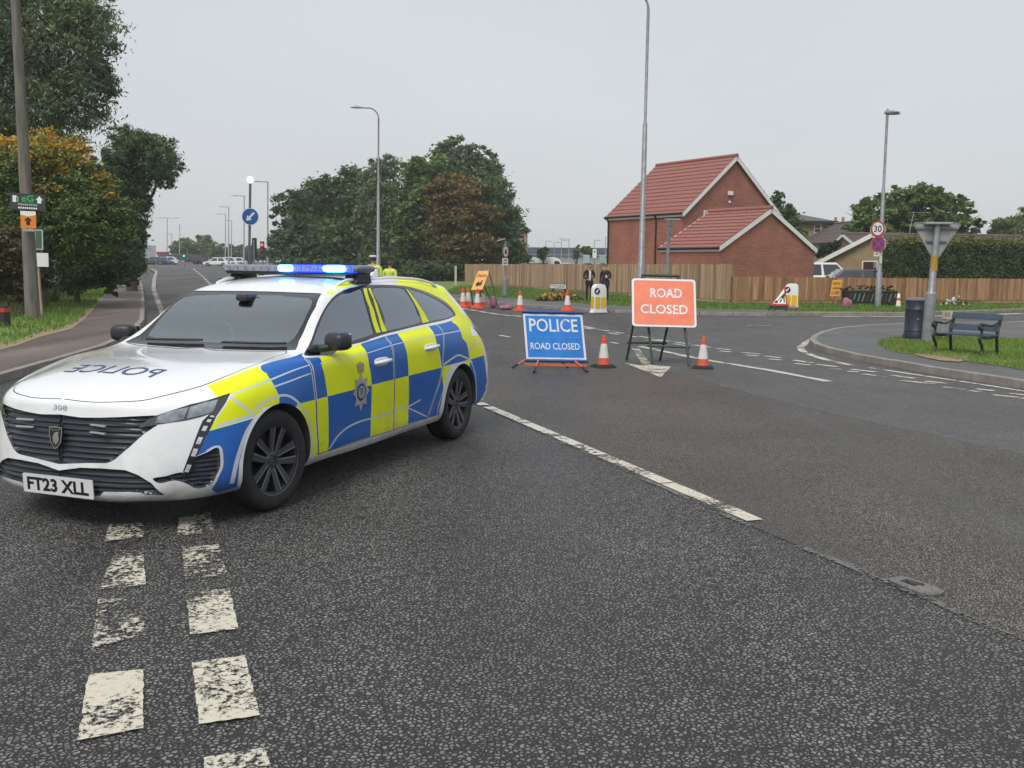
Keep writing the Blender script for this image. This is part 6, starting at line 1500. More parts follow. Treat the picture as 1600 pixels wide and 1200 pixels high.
# keep-left sign and beacon on the island
Yk = 46.0; kb = at(391, 440, Yk); kb.z = 0.05
ks = empty('keep_left_sign', kb, label='grey post with blue keep left disc and white globe on top', cat='sign')
mb = MB(); tp_ = at(391, 287, Yk) - kb; mb.tube([(0, 0, 0), (0, 0, tp_.z * .45)], .10, n=12); mb.tube([(0, 0, tp_.z * .45), tp_], .06, n=12); mb.build('post', mat('grey_plastic_post', (.13, .13, .15), .6), ks, smooth=40)
mb = MB(); mb.sphere(at(391, 281, Yk) - kb, .165); mb.build('globe', mat('opal_globe', (.8, .8, .76), .3, emit=(1, .96, .88), estr=.55), ks, smooth=True)
dc = at(391, 338.5, Yk - .13) - kb; kd = disc_sign(ks, frame(dc, (1, 0, 0), (0, 0, 1)), .40, WHITE, None, 'blue_disc')
KB = mat('keep_left_blue', (.012, .10, .38), .4)
Mk = frame(dc, (1, 0, 0), (0, 0, 1)); raw_mesh('disc_face', [Mk @ Vector((0, 0, .005))] + [Mk @ Vector((.375 * math.cos(t), .375 * math.sin(t), .005)) for t in np.linspace(0, 2 * math.pi, 33)[:-1]], [(0, k + 1, (k + 1) % 32 + 1) for k in range(32)], KB, kd)
mb = MB(); ar = [(.27, .05), (-.05, .05), (-.05, .15), (-.27, 0), (-.05, -.15), (-.05, -.05), (.27, -.05)]; mb.prism(ar, .006, .009, Mk @ Matrix.Rotation(R(45), 4, 'Z')); mb.build('white_arrow', WHITE, kd)

# traffic lights
def traffic_light(label, px, py, Y, lit, h=1.1, back=False):
    c = at(px, py, Y); b = Vector((c.x, Y, gz(c.x, Y))); o = empty('traffic_light', b, label=label, cat='traffic light')
    mb = MB(); mb.tube([(0, 0, 0), (0, 0, c.z - b.z + h * .4)], .07, n=8); mb.build('pole', GALV_D, o)
    k = -1 if not back else 1
    mb = MB(); mb.box((0, k * .14, c.z - b.z), (.36, .2, h)); hd = mb.build('signal_head', BLACK, o, bevel=.03)
    for j, (nm, on, off) in enumerate((('red', (1, .02, .04), (.10, .01, .01)), ('amber', (1, .4, 0), (.12, .06, .01)), ('green', (0, 1, .45), (.01, .09, .04)))):
        mb = MB(); mb.lathe([(.115, 0), (.10, k * .03), (0, k * .045)], c=(0, k * .25, c.z - b.z + (1 - j) * h * .31), axis='Y', n=14, caps=False)
        mb.build(nm + '_lamp', mat('signal_' + nm + ('_lit' if lit == nm else '_off'), on if lit == nm else off, .4, emit=on if lit == nm else None, estr=4.0 if lit == nm else 0), hd)
    return o
traffic_light('green traffic light at the edge of the overhanging tree', 225.5, 396, 150, 'green', 1.5)
traffic_light('green traffic light in front of the hazy round tree', 288, 395, 150, 'green', 1.5)
traffic_light('unlit dark traffic signal head between the hazy tree and white cars', 316, 396, 150, None, 1.3, back=True)
traffic_light('red traffic light at the left foot of the tree clump', 410.5, 391, 90, 'red', 1.6)
traffic_light('dark traffic signal just right of the keep left post', 397, 388, 80, None, 1.7, back=True)

# wooden telegraph pole and its boards
POLE = wood('grey_weathered_pole', (.13, .115, .098), (.27, .245, .21))
pb = G(52, 504); pb.z = .1
tp = empty('telegraph_pole', pb, label='weathered grey wooden telegraph pole on the grass verge', cat='pole')
top = at(17, -120, pb.y + .3) - pb
mb = MB(); n = 14; mb.tube([Vector((0, 0, -.3)).lerp(top, k / n) if k else Vector((0, 0, -.3)) for k in range(n + 1)], [.185 - .095 * (k / n) ** .8 for k in range(n + 1)], n=18); mb.build('pole', POLE, tp, smooth=50)
def board(name, label, cat, corners, Y, m, th=.02, parent=None):
    TL, TR, BL = (at(*c, Y) for c in corners); M_ = frame((TL + (TR - TL) / 2 + (BL - TL) / 2), TR - TL, TL - BL); w, h = (TR - TL).length, (BL - TL).length
    mb = MB(); mb.prism(rrect(w, h, .015, 3), -th, 0, M_); o = mb.build(name, m)
    return tag(o, label, cat), M_, w, h
def onM(M_, x, y, z=.004): return M_ @ Matrix.Translation((x, y, z))
Ys = pb.y - .26
eg, M_, w, h = board('fuel_station_sign', 'dark slate petrol station board with green logo on the telegraph pole', 'sign', ((15.5, 301), (71, 304.5), (15.5, 326.5)), Ys, mat('slate_board', (.028, .038, .045), .5))
mb = MB(); lettering(mb, 'eG', .3, onM(M_, .0, .09), width=.30, height=.15, bold=.012); mb.add([onM(M_, 0, -.005) @ Vector(p) for p in ((-.15, -.006, 0), (.15, -.006, 0), (.15, .006, 0), (-.15, .006, 0))], [(0, 1, 2, 3)]); mb.build('logo', mat('logo_green', (.04, .42, .09), .4), eg)
mb = MB(); lettering(mb, 'Wyberton Services', .1, onM(M_, 0, -.07), width=.48, height=.055, bold=.003); mb.build('lettering', WHITE, eg)
mb = MB(); dashes(mb, onM(M_, 0, -.15), .48, .04, 9); tag(mb.build('small_print', WHITE, eg), kind='stuff')
mb = MB()
mb.prism([(-.05, -.08), (.05, -.08), (.05, .0), (.09, .0), (0, .10), (-.09, .0), (-.05, .0)], 0, .003, onM(M_, .29, .06)); mb.build('white_arrow', WHITE, eg)
mb = MB(); mb.prism([(-.06, -.08), (.03, -.08), (.03, .08), (-.06, .08)], 0, .003, onM(M_, -.31, .06)); mb.tube([onM(M_, -.27, .06) @ Vector(p) for p in ((0, .06, .004), (.035, .03, .004), (.035, -.06, .004), (0, -.06, .004))], .008, n=5)
mb.build('pump_symbol', WHITE, eg)
osg, M_, w, h = board('direction_sign', 'orange and white sign with a black up arrow on the telegraph pole', 'sign', ((32, 329.5), (56, 330.5), (32, 356)), Ys - .01, mat('orange_sign', (.72, .20, .02), .45))
raw_mesh('white_top', [onM(M_, 0, 0, .003) @ Vector(p) for p in ((-w / 2, h / 2, 0), (-w / 2, h / 2 - .09, 0), (0, h / 2 - .13, 0), (w / 2, h / 2 - .09, 0), (w / 2, h / 2, 0))], [(0, 1, 2, 3, 4)], WHITE, osg)
mb = MB(); mb.prism([(-.045, -.13), (.045, -.13), (.045, -.02), (.10, -.02), (0, .07), (-.10, -.02), (-.045, -.02)], 0, .003, onM(M_, 0, .0)); mb.build('arrow', BLACK, osg)
ow, M_, w, h = board('sign_strip', 'small white lettered strip below the orange arrow sign on the pole', 'sign', ((35, 357), (54, 357.5), (35, 361.5)), Ys - .005, mat('tan_strip', (.25, .23, .2), .6))
mb = MB(); lettering(mb, 'This Way', .05, onM(M_, 0, 0), width=w * .9, height=h * .8); mb.build('lettering', WHITE, ow)
yb = at(61.5, 482, 25.7); yb.z = .1
yp = empty('sign_post', yb, label='slim tan timber post close behind the telegraph pole', cat='post')
mb = MB(); mb.box(((at(59, 395, 25.7) - yb) / 2), (.09, .07, (at(59, 395, 25.7) - yb).z), rot=(0, -.03, 0)); mb.build('post', wood('tan_timber', (.26, .19, .115), (.38, .29, .19)), yp)
wb, M_, w, h = board('white_board', 'plain white board fixed to the slim tan post', 'sign', ((55, 395), (75.5, 395.5), (55, 416.5)), 25.6, WHITE)
gb, M_, w, h = board('green_notice', 'green framed notice panel above the white board on the tan post', 'sign', ((54, 358.5), (67, 359), (54, 390)), 25.6, mat('pale_frame', (.45, .50, .46), .5))
raw_mesh('panel', [onM(M_, 0, 0, .004) @ Vector((x * (w / 2 - .03), y * (h / 2 - .03), 0)) for x, y in ((-1, -1), (1, -1), (1, 1), (-1, 1))], [(0, 1, 2, 3)], mat('notice_green', (.05, .11, .08), .4), gb)
bb = G(4, 517); bb.z = .1; bh = at(4, 478, bb.y).z - .1
rb = empty('verge_post', bb, label='squat dark timber post with a red band at the edge of the verge', cat='post')
mb = MB(); mb.box((0, 0, bh / 2), (.26, .26, bh), taper=.96); mb.build('post', mat('dark_creosote', (.03, .022, .018), .8, var=.3, vscale=10), rb, bevel=.02)
mb = MB(); mb.box((0, 0, bh * .80), (.272, .272, .09)); mb.build('red_band', mat('red_reflector', (.45, .04, .04), .4), rb)

# lit-sign post with round sign seen nearly edge on
sp = G(789, 466); sp.z = .1; sgn = empty('sign_post', sp, label='grey post with hooded lamp over a round sign and plate by the pale fence', cat='sign')
hh = at(790, 377, sp.y).z - .1
mb = MB(); mb.tube([(0, 0, -.1), (0, 0, hh * .33), (0, 0, hh * .34), (0, 0, hh)], [.13, .13, .06, .06], n=12); mb.build('post', GALV, sgn, smooth=40)
sd_ = (.42, -.9, 0)
ce = Vector((.02, -.12, at(791, 393, sp.y).z - .1)); ds_ = disc_sign(sgn, frame(ce, (.45, .9, 0), (0, 0, 1)), .31, RED, WHITE, 'round_sign')
mb = MB(); mb.prism([(-.10, -.12), (.10, -.12), (.10, .02), (.02, .14), (-.10, .06)], 0, .003, frame(ce, (.45, .9, 0), (0, 0, 1)) @ Matrix.Translation((0, 0, .006))); mb.build('symbol', BLACK, ds_)
mb = MB(); mb.prism(rrect(.36, .34, .02), -.01, 0, frame(Vector((0, -.12, at(790, 409, sp.y).z - .1)), (.75, .66, 0), (0, 0, 1))); pl_ = mb.build('plate', WHITE, sgn)
for zz_ in (.07, -.07):
    mb = MB(); dashes(mb, frame(Vector((0, -.12, at(790, 409, sp.y).z - .1 + zz_)), (.75, .66, 0), (0, 0, 1)) @ Matrix.Translation((0, 0, .004)), .24, .07, 4); tag(mb.build('small_print', BLACK, pl_), kind='stuff')
mb = MB(); mb.prism([(-.35, -.02), (.05, .10), (.05, .16), (-.32, .06)], -.09, .09, frame((-.06, -.1, hh), (1, 0, 0), (0, 0, 1))); mb.build('lamp_hood', SIGN_BACK, sgn)
# pale concrete post at the fence end
cp_ = at(712, 450, 70); o = MB(); o.box((0, 0, .75), (.16, .16, 1.5)); q = o.build('concrete_post', mat('pale_concrete', (.42, .42, .40), .9), None, bevel=.02, loc=(cp_.x, 70, .05)); tag(q, 'pale concrete post standing left of the end of the pale fence', 'post')

# street nameplate
n0, n1 = G(855.5, 470), G(891, 472); nm = (n0 + n1) / 2; nm.z = .1
npl = empty('street_nameplate', nm, math.atan2(n1.y - n0.y, n1.x - n0.x), label='low street nameplate on two posts behind the orange flowers', cat='sign')
W_ = at(893.5, 447, nm.y).x - at(850.5, 447, nm.y).x; zc = at(872, 447.5, nm.y).z - .1; hN = .23
mb = MB(); mb.prism(rrect(W_, hN, .01, 3), -.02, 0, frame((0, -.05, zc), (1, 0, 0), (0, 0, 1))); f_ = mb.build('plate', BLACK, npl)
mb = MB(); mb.prism(rrect(W_ - .05, hN - .05, .01, 3), .002, .004, frame((0, -.05, zc), (1, 0, 0), (0, 0, 1))); mb.build('white_face', WHITE, f_)
mb = MB(); lettering(mb, 'TYTTON LANE EAST', .12, frame((0, -.057, zc), (1, 0, 0), (0, 0, 1)), width=W_ * .90, height=.12, bold=.004); mb.build('lettering', BLACK, f_)
for s in (-1, 1):
    mb = MB(); mb.box((s * W_ * .36, 0, (zc + .1) / 2), (.07, .07, zc + .1)); mb.build('leg', mat('dark_post', (.04, .035, .03), .7), npl)
# flower bed
def flowers(name, label, px0, px1, py, n, seed, cols, depth=.9):
    a, b_ = G(px0, py), G(px1, py); c = (a + b_) / 2; o = empty(name, (c.x, c.y, .1), label=label, cat='flower bed'); rnd = np.random.default_rng(seed); L = (b_ - a).length
    P = np.stack([rnd.uniform(-.5, .5, n) * L, rnd.uniform(-.5, .5, n) * depth, np.abs(rnd.normal(0, .09, n)) + .05], 1); P[:, 2] *= 1.15 - (2 * np.abs(P[:, 0]) / L) ** 2 * .6
    s = rnd.uniform(.04, .10, n); q = rnd.normal(size=(n, 3)); q /= np.linalg.norm(q, axis=1, keepdims=True); w = rnd.normal(size=(n, 3)); w -= (w * q).sum(1, keepdims=True) * q; w /= np.linalg.norm(w, axis=1, keepdims=True)
    V = np.stack([P - q * s[:, None], P + w * (s * .7)[:, None], P + q * s[:, None], P - w * (s * .7)[:, None]], 1); k = rnd.uniform(size=n) + P[:, 2] * 1.5 > .75
    ca = np.array(cols)[rnd.integers(0, len(cols), n)]; lv_ = np.array([.04, .08, .02]) * rnd.uniform(.6, 1.8, (n, 1))
    leaf_obj('leaves', V[~k], lv_[~k], o); leaf_obj('blooms', V[k], ca[k], o)
flowers('flower_bed', 'small bed of orange and yellow flowers below the street nameplate', 840, 908, 474, 1500, 5, [(.6, .2, .05), (.65, .35, .08), (.5, .12, .05), (.6, .5, .3)])
flowers('flower_bed', 'few white daisies in the grass before the brown fence behind the bench', 1476, 1508, 482, 260, 6, [(.7, .7, .66)], .4)

# ------------------------------------------------------------------ signs of the closure
fabB = mat('blue_sign_fabric', (.012, .19, .60), .5, var=.10, vscale=7, bump=.25, bscale=7)
fabW = mat('white_reflective', (.68, .70, .73), .4)
Yp = 14.55
TL, TR, BL, BR = at(817, 489, Yp), at(909.5, 491, Yp), at(822.5, 561, Yp - .12), at(916.5, 562.5, Yp - .12)
pc = (G(822, 577) + G(905, 579)) / 2; pc.z = 0
ps = empty('police_sign', pc, label='blue fabric police road closed sign on an orange folding stand', cat='sign')
def R_(v): return Vector(v) - pc
def quad_grid(nx, ny, fx_):
    V = [fx_(i / nx, j / ny) for j in range(ny + 1) for i in range(nx + 1)]
    return V, [(j * (nx + 1) + i, j * (nx + 1) + i + 1, (j + 1) * (nx + 1) + i + 1, (j + 1) * (nx + 1) + i) for j in range(ny) for i in range(nx)]
nrmS = (BR - BL).cross(TL - BL).normalized()
def sf(u, v, off=0.0):
    p = BL.lerp(BR, u).lerp(TL.lerp(TR, u), v); wv = .010 * math.sin(u * 9 + 1) * math.sin(v * math.pi) + .006 * math.sin(u * 21 + v * 7)
    return R_(p + nrmS * (wv + off))
V, Fc = quad_grid(24, 16, lambda u, v: sf(u, v)); raw_mesh('fabric_panel', V, Fc, fabW, ps, smooth=True)
pan = ps.children[-1]
V, Fc = quad_grid(24, 16, lambda u, v: sf(.035 + .93 * u, .045 + .90 * v, .004)); bp_ = raw_mesh('blue_field', V, Fc, fabB, pan, smooth=True)
def sign_text(s, u0, u1, v0, v1, par, m, off=.008, bold=.012):
    vs, fs = text_mesh(s, 1.0, bold=bold); xs = [v[0] for v in vs]; ys = [v[1] for v in vs]
    P = [sf(u0 + (u1 - u0) * (v[0] - min(xs)) / (max(xs) - min(xs)), v0 + (v1 - v0) * (v[1] - min(ys)) / (max(ys) - min(ys)), off) for v in vs]
    raw_mesh('lettering', P, fs, m, par)
sign_text('POLICE', .09, .905, .60, .885, bp_, fabW); sign_text('ROAD CLOSED', .085, .905, .215, .36, bp_, fabW)
V, Fc = quad_grid(20, 1, lambda u, v: sf(.07 + .86 * u, .475 + .008 * v, .008)); raw_mesh('divider', V, Fc, mat('pale_blue_seam', (.15, .32, .65), .5), bp_)
for A0, A1, o_ in ((TL, TR, (0, 0, .02)), (BL, BR, (0, 0, -.02))):
    mb = MB(); d_ = (A1 - A0).normalized() * .02; mb.tube([R_(A0) - d_ + Vector(o_), R_(A1) + d_ + Vector(o_)], .026, n=10); mb.build('roller_tube', mat('dark_blue_tube', (.01, .06, .22), .4), ps, smooth=60)
ORG = mat('orange_leg', (.62, .13, .035), .45)
hub = R_((BL + BR) / 2 + Vector((0, .1, -.01)))
for a_, f_ in (((824, 560), (800, 577)), ((842, 561), (834, 584)), ((874, 562), (887, 576)), ((897, 563), (918, 583))):
    p0, p1 = R_(at(*a_, Yp - .10)), R_(G(*f_)); p1.z = .02
    mb = MB(); q = p0.lerp(p1, .62); mb.tube([p0, q], .014, n=8); mb.tube([q, p1], .017, n=8, mi=1); mb.build('leg', [ORG, BLACK], ps, smooth=50)
mb = MB(); p0, p1 = R_(at(820, 569.5, Yp - .25)), R_(at(917.5, 571.5, Yp - .25)); mb.box((p0 + p1) / 2, ((p1 - p0).length, .03, .03), rot=(0, -math.asin((p1 - p0).normalized().z), 0)); mb.build('cross_bar', ORG, ps)
for s in (.25, .5, .75):
    p0 = R_(BL.lerp(BR, s)); mb = MB(); mb.tube([p0 + Vector((0, .05, -.02)), R_(at(840 + 60 * s, 570, Yp - .22))], .008, n=6); mb.build('stay', GALV_D, ps)

FRM = mat('dark_green_frame', (.022, .045, .030), .45, var=.2, vscale=12)
rc = (G(979, 563) + G(1077, 573)) / 2; rc.z = 0
rcs = empty('road_closed_sign', rc, label='red road closed plate on a dark green steel frame', cat='sign')
T1, T2 = at(1004, 430, 15.5) - rc, at(1060.5, 431.5, 15.5) - rc
for f_, t_ in (((979, 563), T1), ((1020, 571.5), T1), ((1031, 564), T2), ((1077, 573.5), T2)):
    p = G(*f_) - rc; p.z = 0; mb = MB(); mb.tube([p, t_], .020, n=10); mb.build('leg', FRM, rcs, smooth=50)
mb = MB(); mb.tube([T1 + (T1 - T2) * .03, T2 + (T2 - T1) * .03], .022, n=10); mb.build('top_bar', FRM, rcs, smooth=50)
for a0, a1, t0, t1 in (((979, 563), (1031, 564), T1, T2), ((1020, 571.5), (1077, 573.5), T1, T2)):
    p0, p1 = G(*a0) - rc, G(*a1) - rc; p0.z = p1.z = 0; mb = MB(); mb.tube([p0.lerp(t0, .215) - (p1 - p0).normalized() * .05, p1.lerp(t1, .215) + (p1 - p0).normalized() * .05], .018, n=8); mb.build('brace', FRM, rcs, smooth=50)
TL, TR, BL = at(984.5, 434.5, 15.36), at(1083, 437, 15.36), at(991.5, 509.5, 15.06)
Mr = frame((TL + (TR - TL) / 2 + (BL - TL) / 2) - rc, TR - TL, TL - BL); w, h = (TR - TL).length * 1.01, (BL - TL).length
mb = MB(); mb.prism(rrect(w, h, .05), -.025, 0, Mr); plt = mb.build('plate', fabW, rcs, bevel=.004)
mb = MB(); mb.prism(rrect(w - .065, h - .065, .035), .0015, .003, Mr); fld = mb.build('red_field', mat('orange_red_sheeting', (.74, .19, .10), .42, var=.09, vscale=5, bump=.12, bscale=60), plt)
mb = MB(); mb.prism(rrect(w - .065, h - .065, .035), .0008, .0012, Mr)
mb = MB(); lettering(mb, 'ROAD', .2, Mr @ Matrix.Translation((.035, .16, .005)), width=.50, height=.155, bold=.012); mb.build('lettering', fabW, fld)
mb = MB(); lettering(mb, 'CLOSED', .2, Mr @ Matrix.Translation((.0, -.11, .005)), width=.74, height=.155, bold=.012); mb.build('lettering', fabW, fld)
for x, y in ((-.09, .16), (.17, .16), (-.10, -.115), (.14, -.115)):
    mb = MB(); mb.box(Mr @ Vector((x, y, .008)), (.010, .010, .018), rot=Mr.to_3x3()); mb.build('clip', BLACK, fld)

# cones
C_RED = mat('cone_red', (.66, .085, .035), .5, var=.10, vscale=9)
C_WHT = mat('cone_sleeve', (.62, .62, .60), .45, var=.10, vscale=10)
C_BAS = mat('cone_rubber_base', (.03, .03, .032), .75, var=.2, vscale=12)
def cone(loc, h, label, group, base_m=None, rz=0.0):
    o = empty('traffic_cone', loc, rz, label=label, cat='cone', group=group); r = h * .19
    mb = MB(); bs = h * .335
    mb.prism([(bs * .72, bs), (-bs * .72, bs), (-bs, bs * .72), (-bs, -bs * .72), (-bs * .72, -bs), (bs * .72, -bs), (bs, -bs * .72), (bs, bs * .72)], 0, h * .06)
    mb.prism([(x * .82, y * .82) for x, y in ((bs * .72, bs), (-bs * .72, bs), (-bs, bs * .72), (-bs, -bs * .72), (-bs * .72, -bs), (bs * .72, -bs), (bs, -bs * .72), (bs, bs * .72))], h * .06, h * .10)
    mb.build('base', base_m or C_BAS, o, bevel=.008)
    rr = lambda t: r * (1 - t) + h * .052 * t
    mb = MB(); mb.lathe([(rr(.0), h * .08), (rr(.06), h * .11), (rr(.28), h * .30)], n=24, caps=False); mb.build('body', C_RED, o, smooth=40)
    mb = MB(); mb.lathe([(rr(.76), h * .74), (rr(.84), h * .82), (rr(.86) * 1.1, h * .85), (rr(.88) * 1.1, h * .88), (rr(.9) * .8, h * .90), (rr(.95) * 1.0, h * .95), (rr(1.0) * .8, h * .99), (.0, h)], n=24, caps=False); mb.build('tip', C_RED, o, smooth=40)
    mb = MB(); mb.lathe([(rr(.28) + .003, h * .30), (rr(.76) + .003, h * .745)], n=24, caps=False); mb.build('reflective_sleeve', C_WHT, o, smooth=40)
    return o
def gl(px, py, z=0.0): p = G(px, py); p.z = z; return p
cone(gl(943, 574), .49, 'orange cone with black base between the police sign and red sign', None, rz=.3)
cone(gl(1098, 575.5), .49, 'orange cone with black base at the right leg of the red sign', None, rz=-.2)
cone(gl(812.5, 486), .72, 'cone with red base standing right of the pink sandbags', None, C_RED)
cone(gl(886.5, 486), .72, 'cone with red base in front of the orange flowers', None, C_RED)
for x, y in ((723.5, 480), (731.5, 479.5), (746, 482), (754, 481)): cone(gl(x, y), .72, 'one of four red based cones clustered below the orange board', 'cones clustered below the orange board', C_RED)
mini = mat('pale_cone', (.7, .68, .62), .5); o = empty('verge_marker', gl(1403, 484, .1), label='small pale marker cone on the grass before the brown fence', cat='cone'); mb = MB(); mb.lathe([(.13, 0), (.12, .05), (.09, .06), (.05, .5), (.0, .55)], n=16); mb.build('body', mini, o, smooth=40); mb = MB(); mb.lathe([(.075, .26), (.067, .36)], n=16, caps=False); mb.build('band', C_RED, o)

# sandbags
BAG = mat('pink_sandbag', (.34, .14, .19), .85, var=.25, vscale=8, bump=.3, bscale=30)
def sandbag(px, py, s, label, rz, z=0.0, up=False):
    mb = MB(); mb.sphere((0, 0, s[2]), s, e=.75); o = mb.build('sandbag', BAG, None, smooth=True, loc=gl(px, py, z), rot=(0, 0, rz)); tag(o, label, 'sandbag')
sandbag(771, 481, (.13, .12, .22), 'upright pink sandbag by the leg of the orange board', .3); sandbag(788, 484, (.2, .13, .08), 'flat pink sandbag lying right of the upright one', .1); sandbag(794, 484, (.12, .14, .09), 'second flat pink sandbag at the right end of the pile', .6); sandbag(1321, 486, (.12, .12, .2), 'pink sandbag beside the dark green planter', .2, .1); sandbag(1326.5, 485.5, (.09, .1, .16), 'smaller pink sandbag against the dark green planter', .8, .1)
sandbag(1235, 488.5, (.28, .16, .07), 'pink sandbag holding down the yellow and white bollard base', .1, .1)

# orange diversion board on A frame
ORB = mat('orange_board', (.74, .36, .055), .5)
Yd = 35.6; db = gl(752, 478)
dv = empty('diversion_board', db, label='orange diversion board leaning on a black A frame beside the red based cones', cat='sign')
TL, TR, BL = at(747, 423.5, Yd), at(764.5, 423, Yd), at(736, 453, Yd - .3); BR = BL + (TR - TL)
Vv = [p - db for p in (BL, BR, TR, TL)]; nn = (Vv[1] - Vv[0]).cross(Vv[3] - Vv[0]).normalized()
mb = MB(); mb.add(Vv + [p - nn * .02 for p in Vv], [(0, 1, 2, 3), (7, 6, 5, 4), (0, 4, 5, 1), (1, 5, 6, 2), (2, 6, 7, 3), (3, 7, 4, 0)]); bd_ = mb.build('board', ORB, dv)
def bpt(u, v, o=.006): return Vv[0].lerp(Vv[1], u).lerp(Vv[3].lerp(Vv[2], u), v) + nn * o
def btext(s, u0, u1, v0, v1, par, f=bpt, m=BLACK):
    vs, fs = text_mesh(s, 1.0, bold=.01); xs = [q[0] for q in vs]; ys = [q[1] for q in vs]
    raw_mesh('lettering', [f(u0 + (u1 - u0) * (q[0] - min(xs)) / (max(xs) - min(xs)), v0 + (v1 - v0) * (q[1] - min(ys)) / (max(ys) - min(ys))) for q in vs], fs, m, par)
btext('Diversion', .1, .9, .66, .86, bd_)
ar = [(.75, .22), (.45, .22), (.45, .12), (.2, .30), (.45, .48), (.45, .38), (.62, .38), (.62, .5), (.75, .5)]
mb = MB(); mb.prism(ar, 0, .001); raw_mesh('arrow', [bpt(v[0], v[1], .006) for v in mb.v], mb.f, BLACK, bd_)
for p0, p1 in (((736, 453), (739, 478)), ((752, 453), (748, 480)), ((764, 423.5), (779, 483)), ((747, 424), (770, 478))):
    a_, e_ = at(*p0, Yd - .1 if p0[1] > 440 else Yd) - db, gl(*p1) - db; mb = MB(); mb.tube([a_, e_], .018, n=6); mb.build('leg', BLACK, dv)
mb = MB(); mb.tube([at(761, 448, Yd) - db, at(771, 449, Yd) - db], .015, n=6); mb.build('brace', BLACK, dv)
# orange board by the brown fence
Yo = 38.6; ob = at(1304, 480, Yo); ob.z = .1
od = empty('closure_board', ob, label='tilted orange closure board on a stake before the brown fence', cat='sign')
TL, TR, BL = at(1301, 437.5, Yo), at(1316.5, 437, Yo), at(1296.5, 463, Yo); BR = BL + (TR - TL)
Vo = [p - ob for p in (BL, BR, TR, TL)]; no = (Vo[1] - Vo[0]).cross(Vo[3] - Vo[0]).normalized()
mb = MB(); mb.add(Vo + [p - no * .02 for p in Vo], [(0, 1, 2, 3), (7, 6, 5, 4), (0, 4, 5, 1), (1, 5, 6, 2), (2, 6, 7, 3), (3, 7, 4, 0)]); bo = mb.build('board', ORB, od)
def opt(u, v, o=.006): return Vo[0].lerp(Vo[1], u).lerp(Vo[3].lerp(Vo[2], u), v) + no * o
btext('ROAD', .15, .85, .70, .86, bo, opt); btext('AHEAD', .15, .85, .42, .58, bo, opt); btext('CLOSED', .1, .9, .12, .30, bo, opt)
mb = MB(); mb.box((.03, .05, .55), (.05, .03, 1.3)); mb.build('stake', W_BROWN, od)

# road works triangle
Yt = 33.9; tb = gl(1218, 489); tb.z = .02
rw = empty('road_works_sign', tb, label='red bordered road works triangle on a low black frame', cat='sign')
A0, B0, C0 = at(1203, 477, Yt) - tb, at(1231, 477.5, Yt) - tb, at(1226.5, 446, Yt + .25) - tb
def tri_plate(k, off, m, nm, par, th=.01):
    c = (A0 + B0 + C0) / 3; n_ = (B0 - A0).cross(C0 - A0).normalized(); P = [c + (p - c) * k + n_ * off for p in (A0, B0, C0)]
    mb = MB(); mb.add(P + [p - n_ * th for p in P], [(0, 1, 2), (5, 4, 3), (0, 3, 4, 1), (1, 4, 5, 2), (2, 5, 3, 0)]); return mb.build(nm, m, par, bevel=.0)
t0 = tri_plate(1.0, 0, RED, 'plate', rw); tri_plate(.74, .004, WHITE, 'white_face', t0, .002)
nT = (B0 - A0).cross(C0 - A0).normalized()
def tpt(u, v): return A0 + (B0 - A0) * u + ((C0 - (A0 + B0) / 2)) * v + nT * .008
man = [(.46, .16), (.54, .36), (.50, .40), (.42, .30), (.36, .18), (.30, .16), (.40, .34), (.50, .50), (.56, .60), (.62, .60), (.66, .52), (.68, .40), (.74, .24), (.80, .16), (.72, .16), (.62, .36), (.58, .36), (.56, .16)]
def flat_poly(poly, f, nm, m, par):
    tri = tessellate_polygon([[Vector((p[0], p[1], 0)) for p in poly]]); return raw_mesh(nm, [f(*p) for p in poly], [tuple(t) for t in tri], m, par)
flat_poly(man, tpt, 'digging_figure', BLACK, t0); flat_poly([(.58, .62), (.64, .62), (.66, .68), (.61, .72), (.56, .68)], tpt, 'figure_head', BLACK, t0); flat_poly([(.18, .12), (.40, .12), (.34, .22), (.28, .26), (.22, .2)], tpt, 'heap', BLACK, t0)
for p0, p1 in ((A0, G(1199, 490)), (A0.lerp(B0, .25), G(1207, 492)), (B0.lerp(A0, .12), G(1226, 490)), (B0, G(1229, 492))):
    e_ = (p1 - tb) if isinstance(p1, Vector) else p1; e_.z = 0; mb = MB(); mb.tube([p0, e_], .028, n=6); mb.build('leg', C_BAS, rw)
mb = MB(); mb.box((A0 + B0) / 2 + Vector((0, .02, -.06)), ((B0 - A0).length * .95, .06, .10)); mb.build('frame_bar', C_BAS, rw)

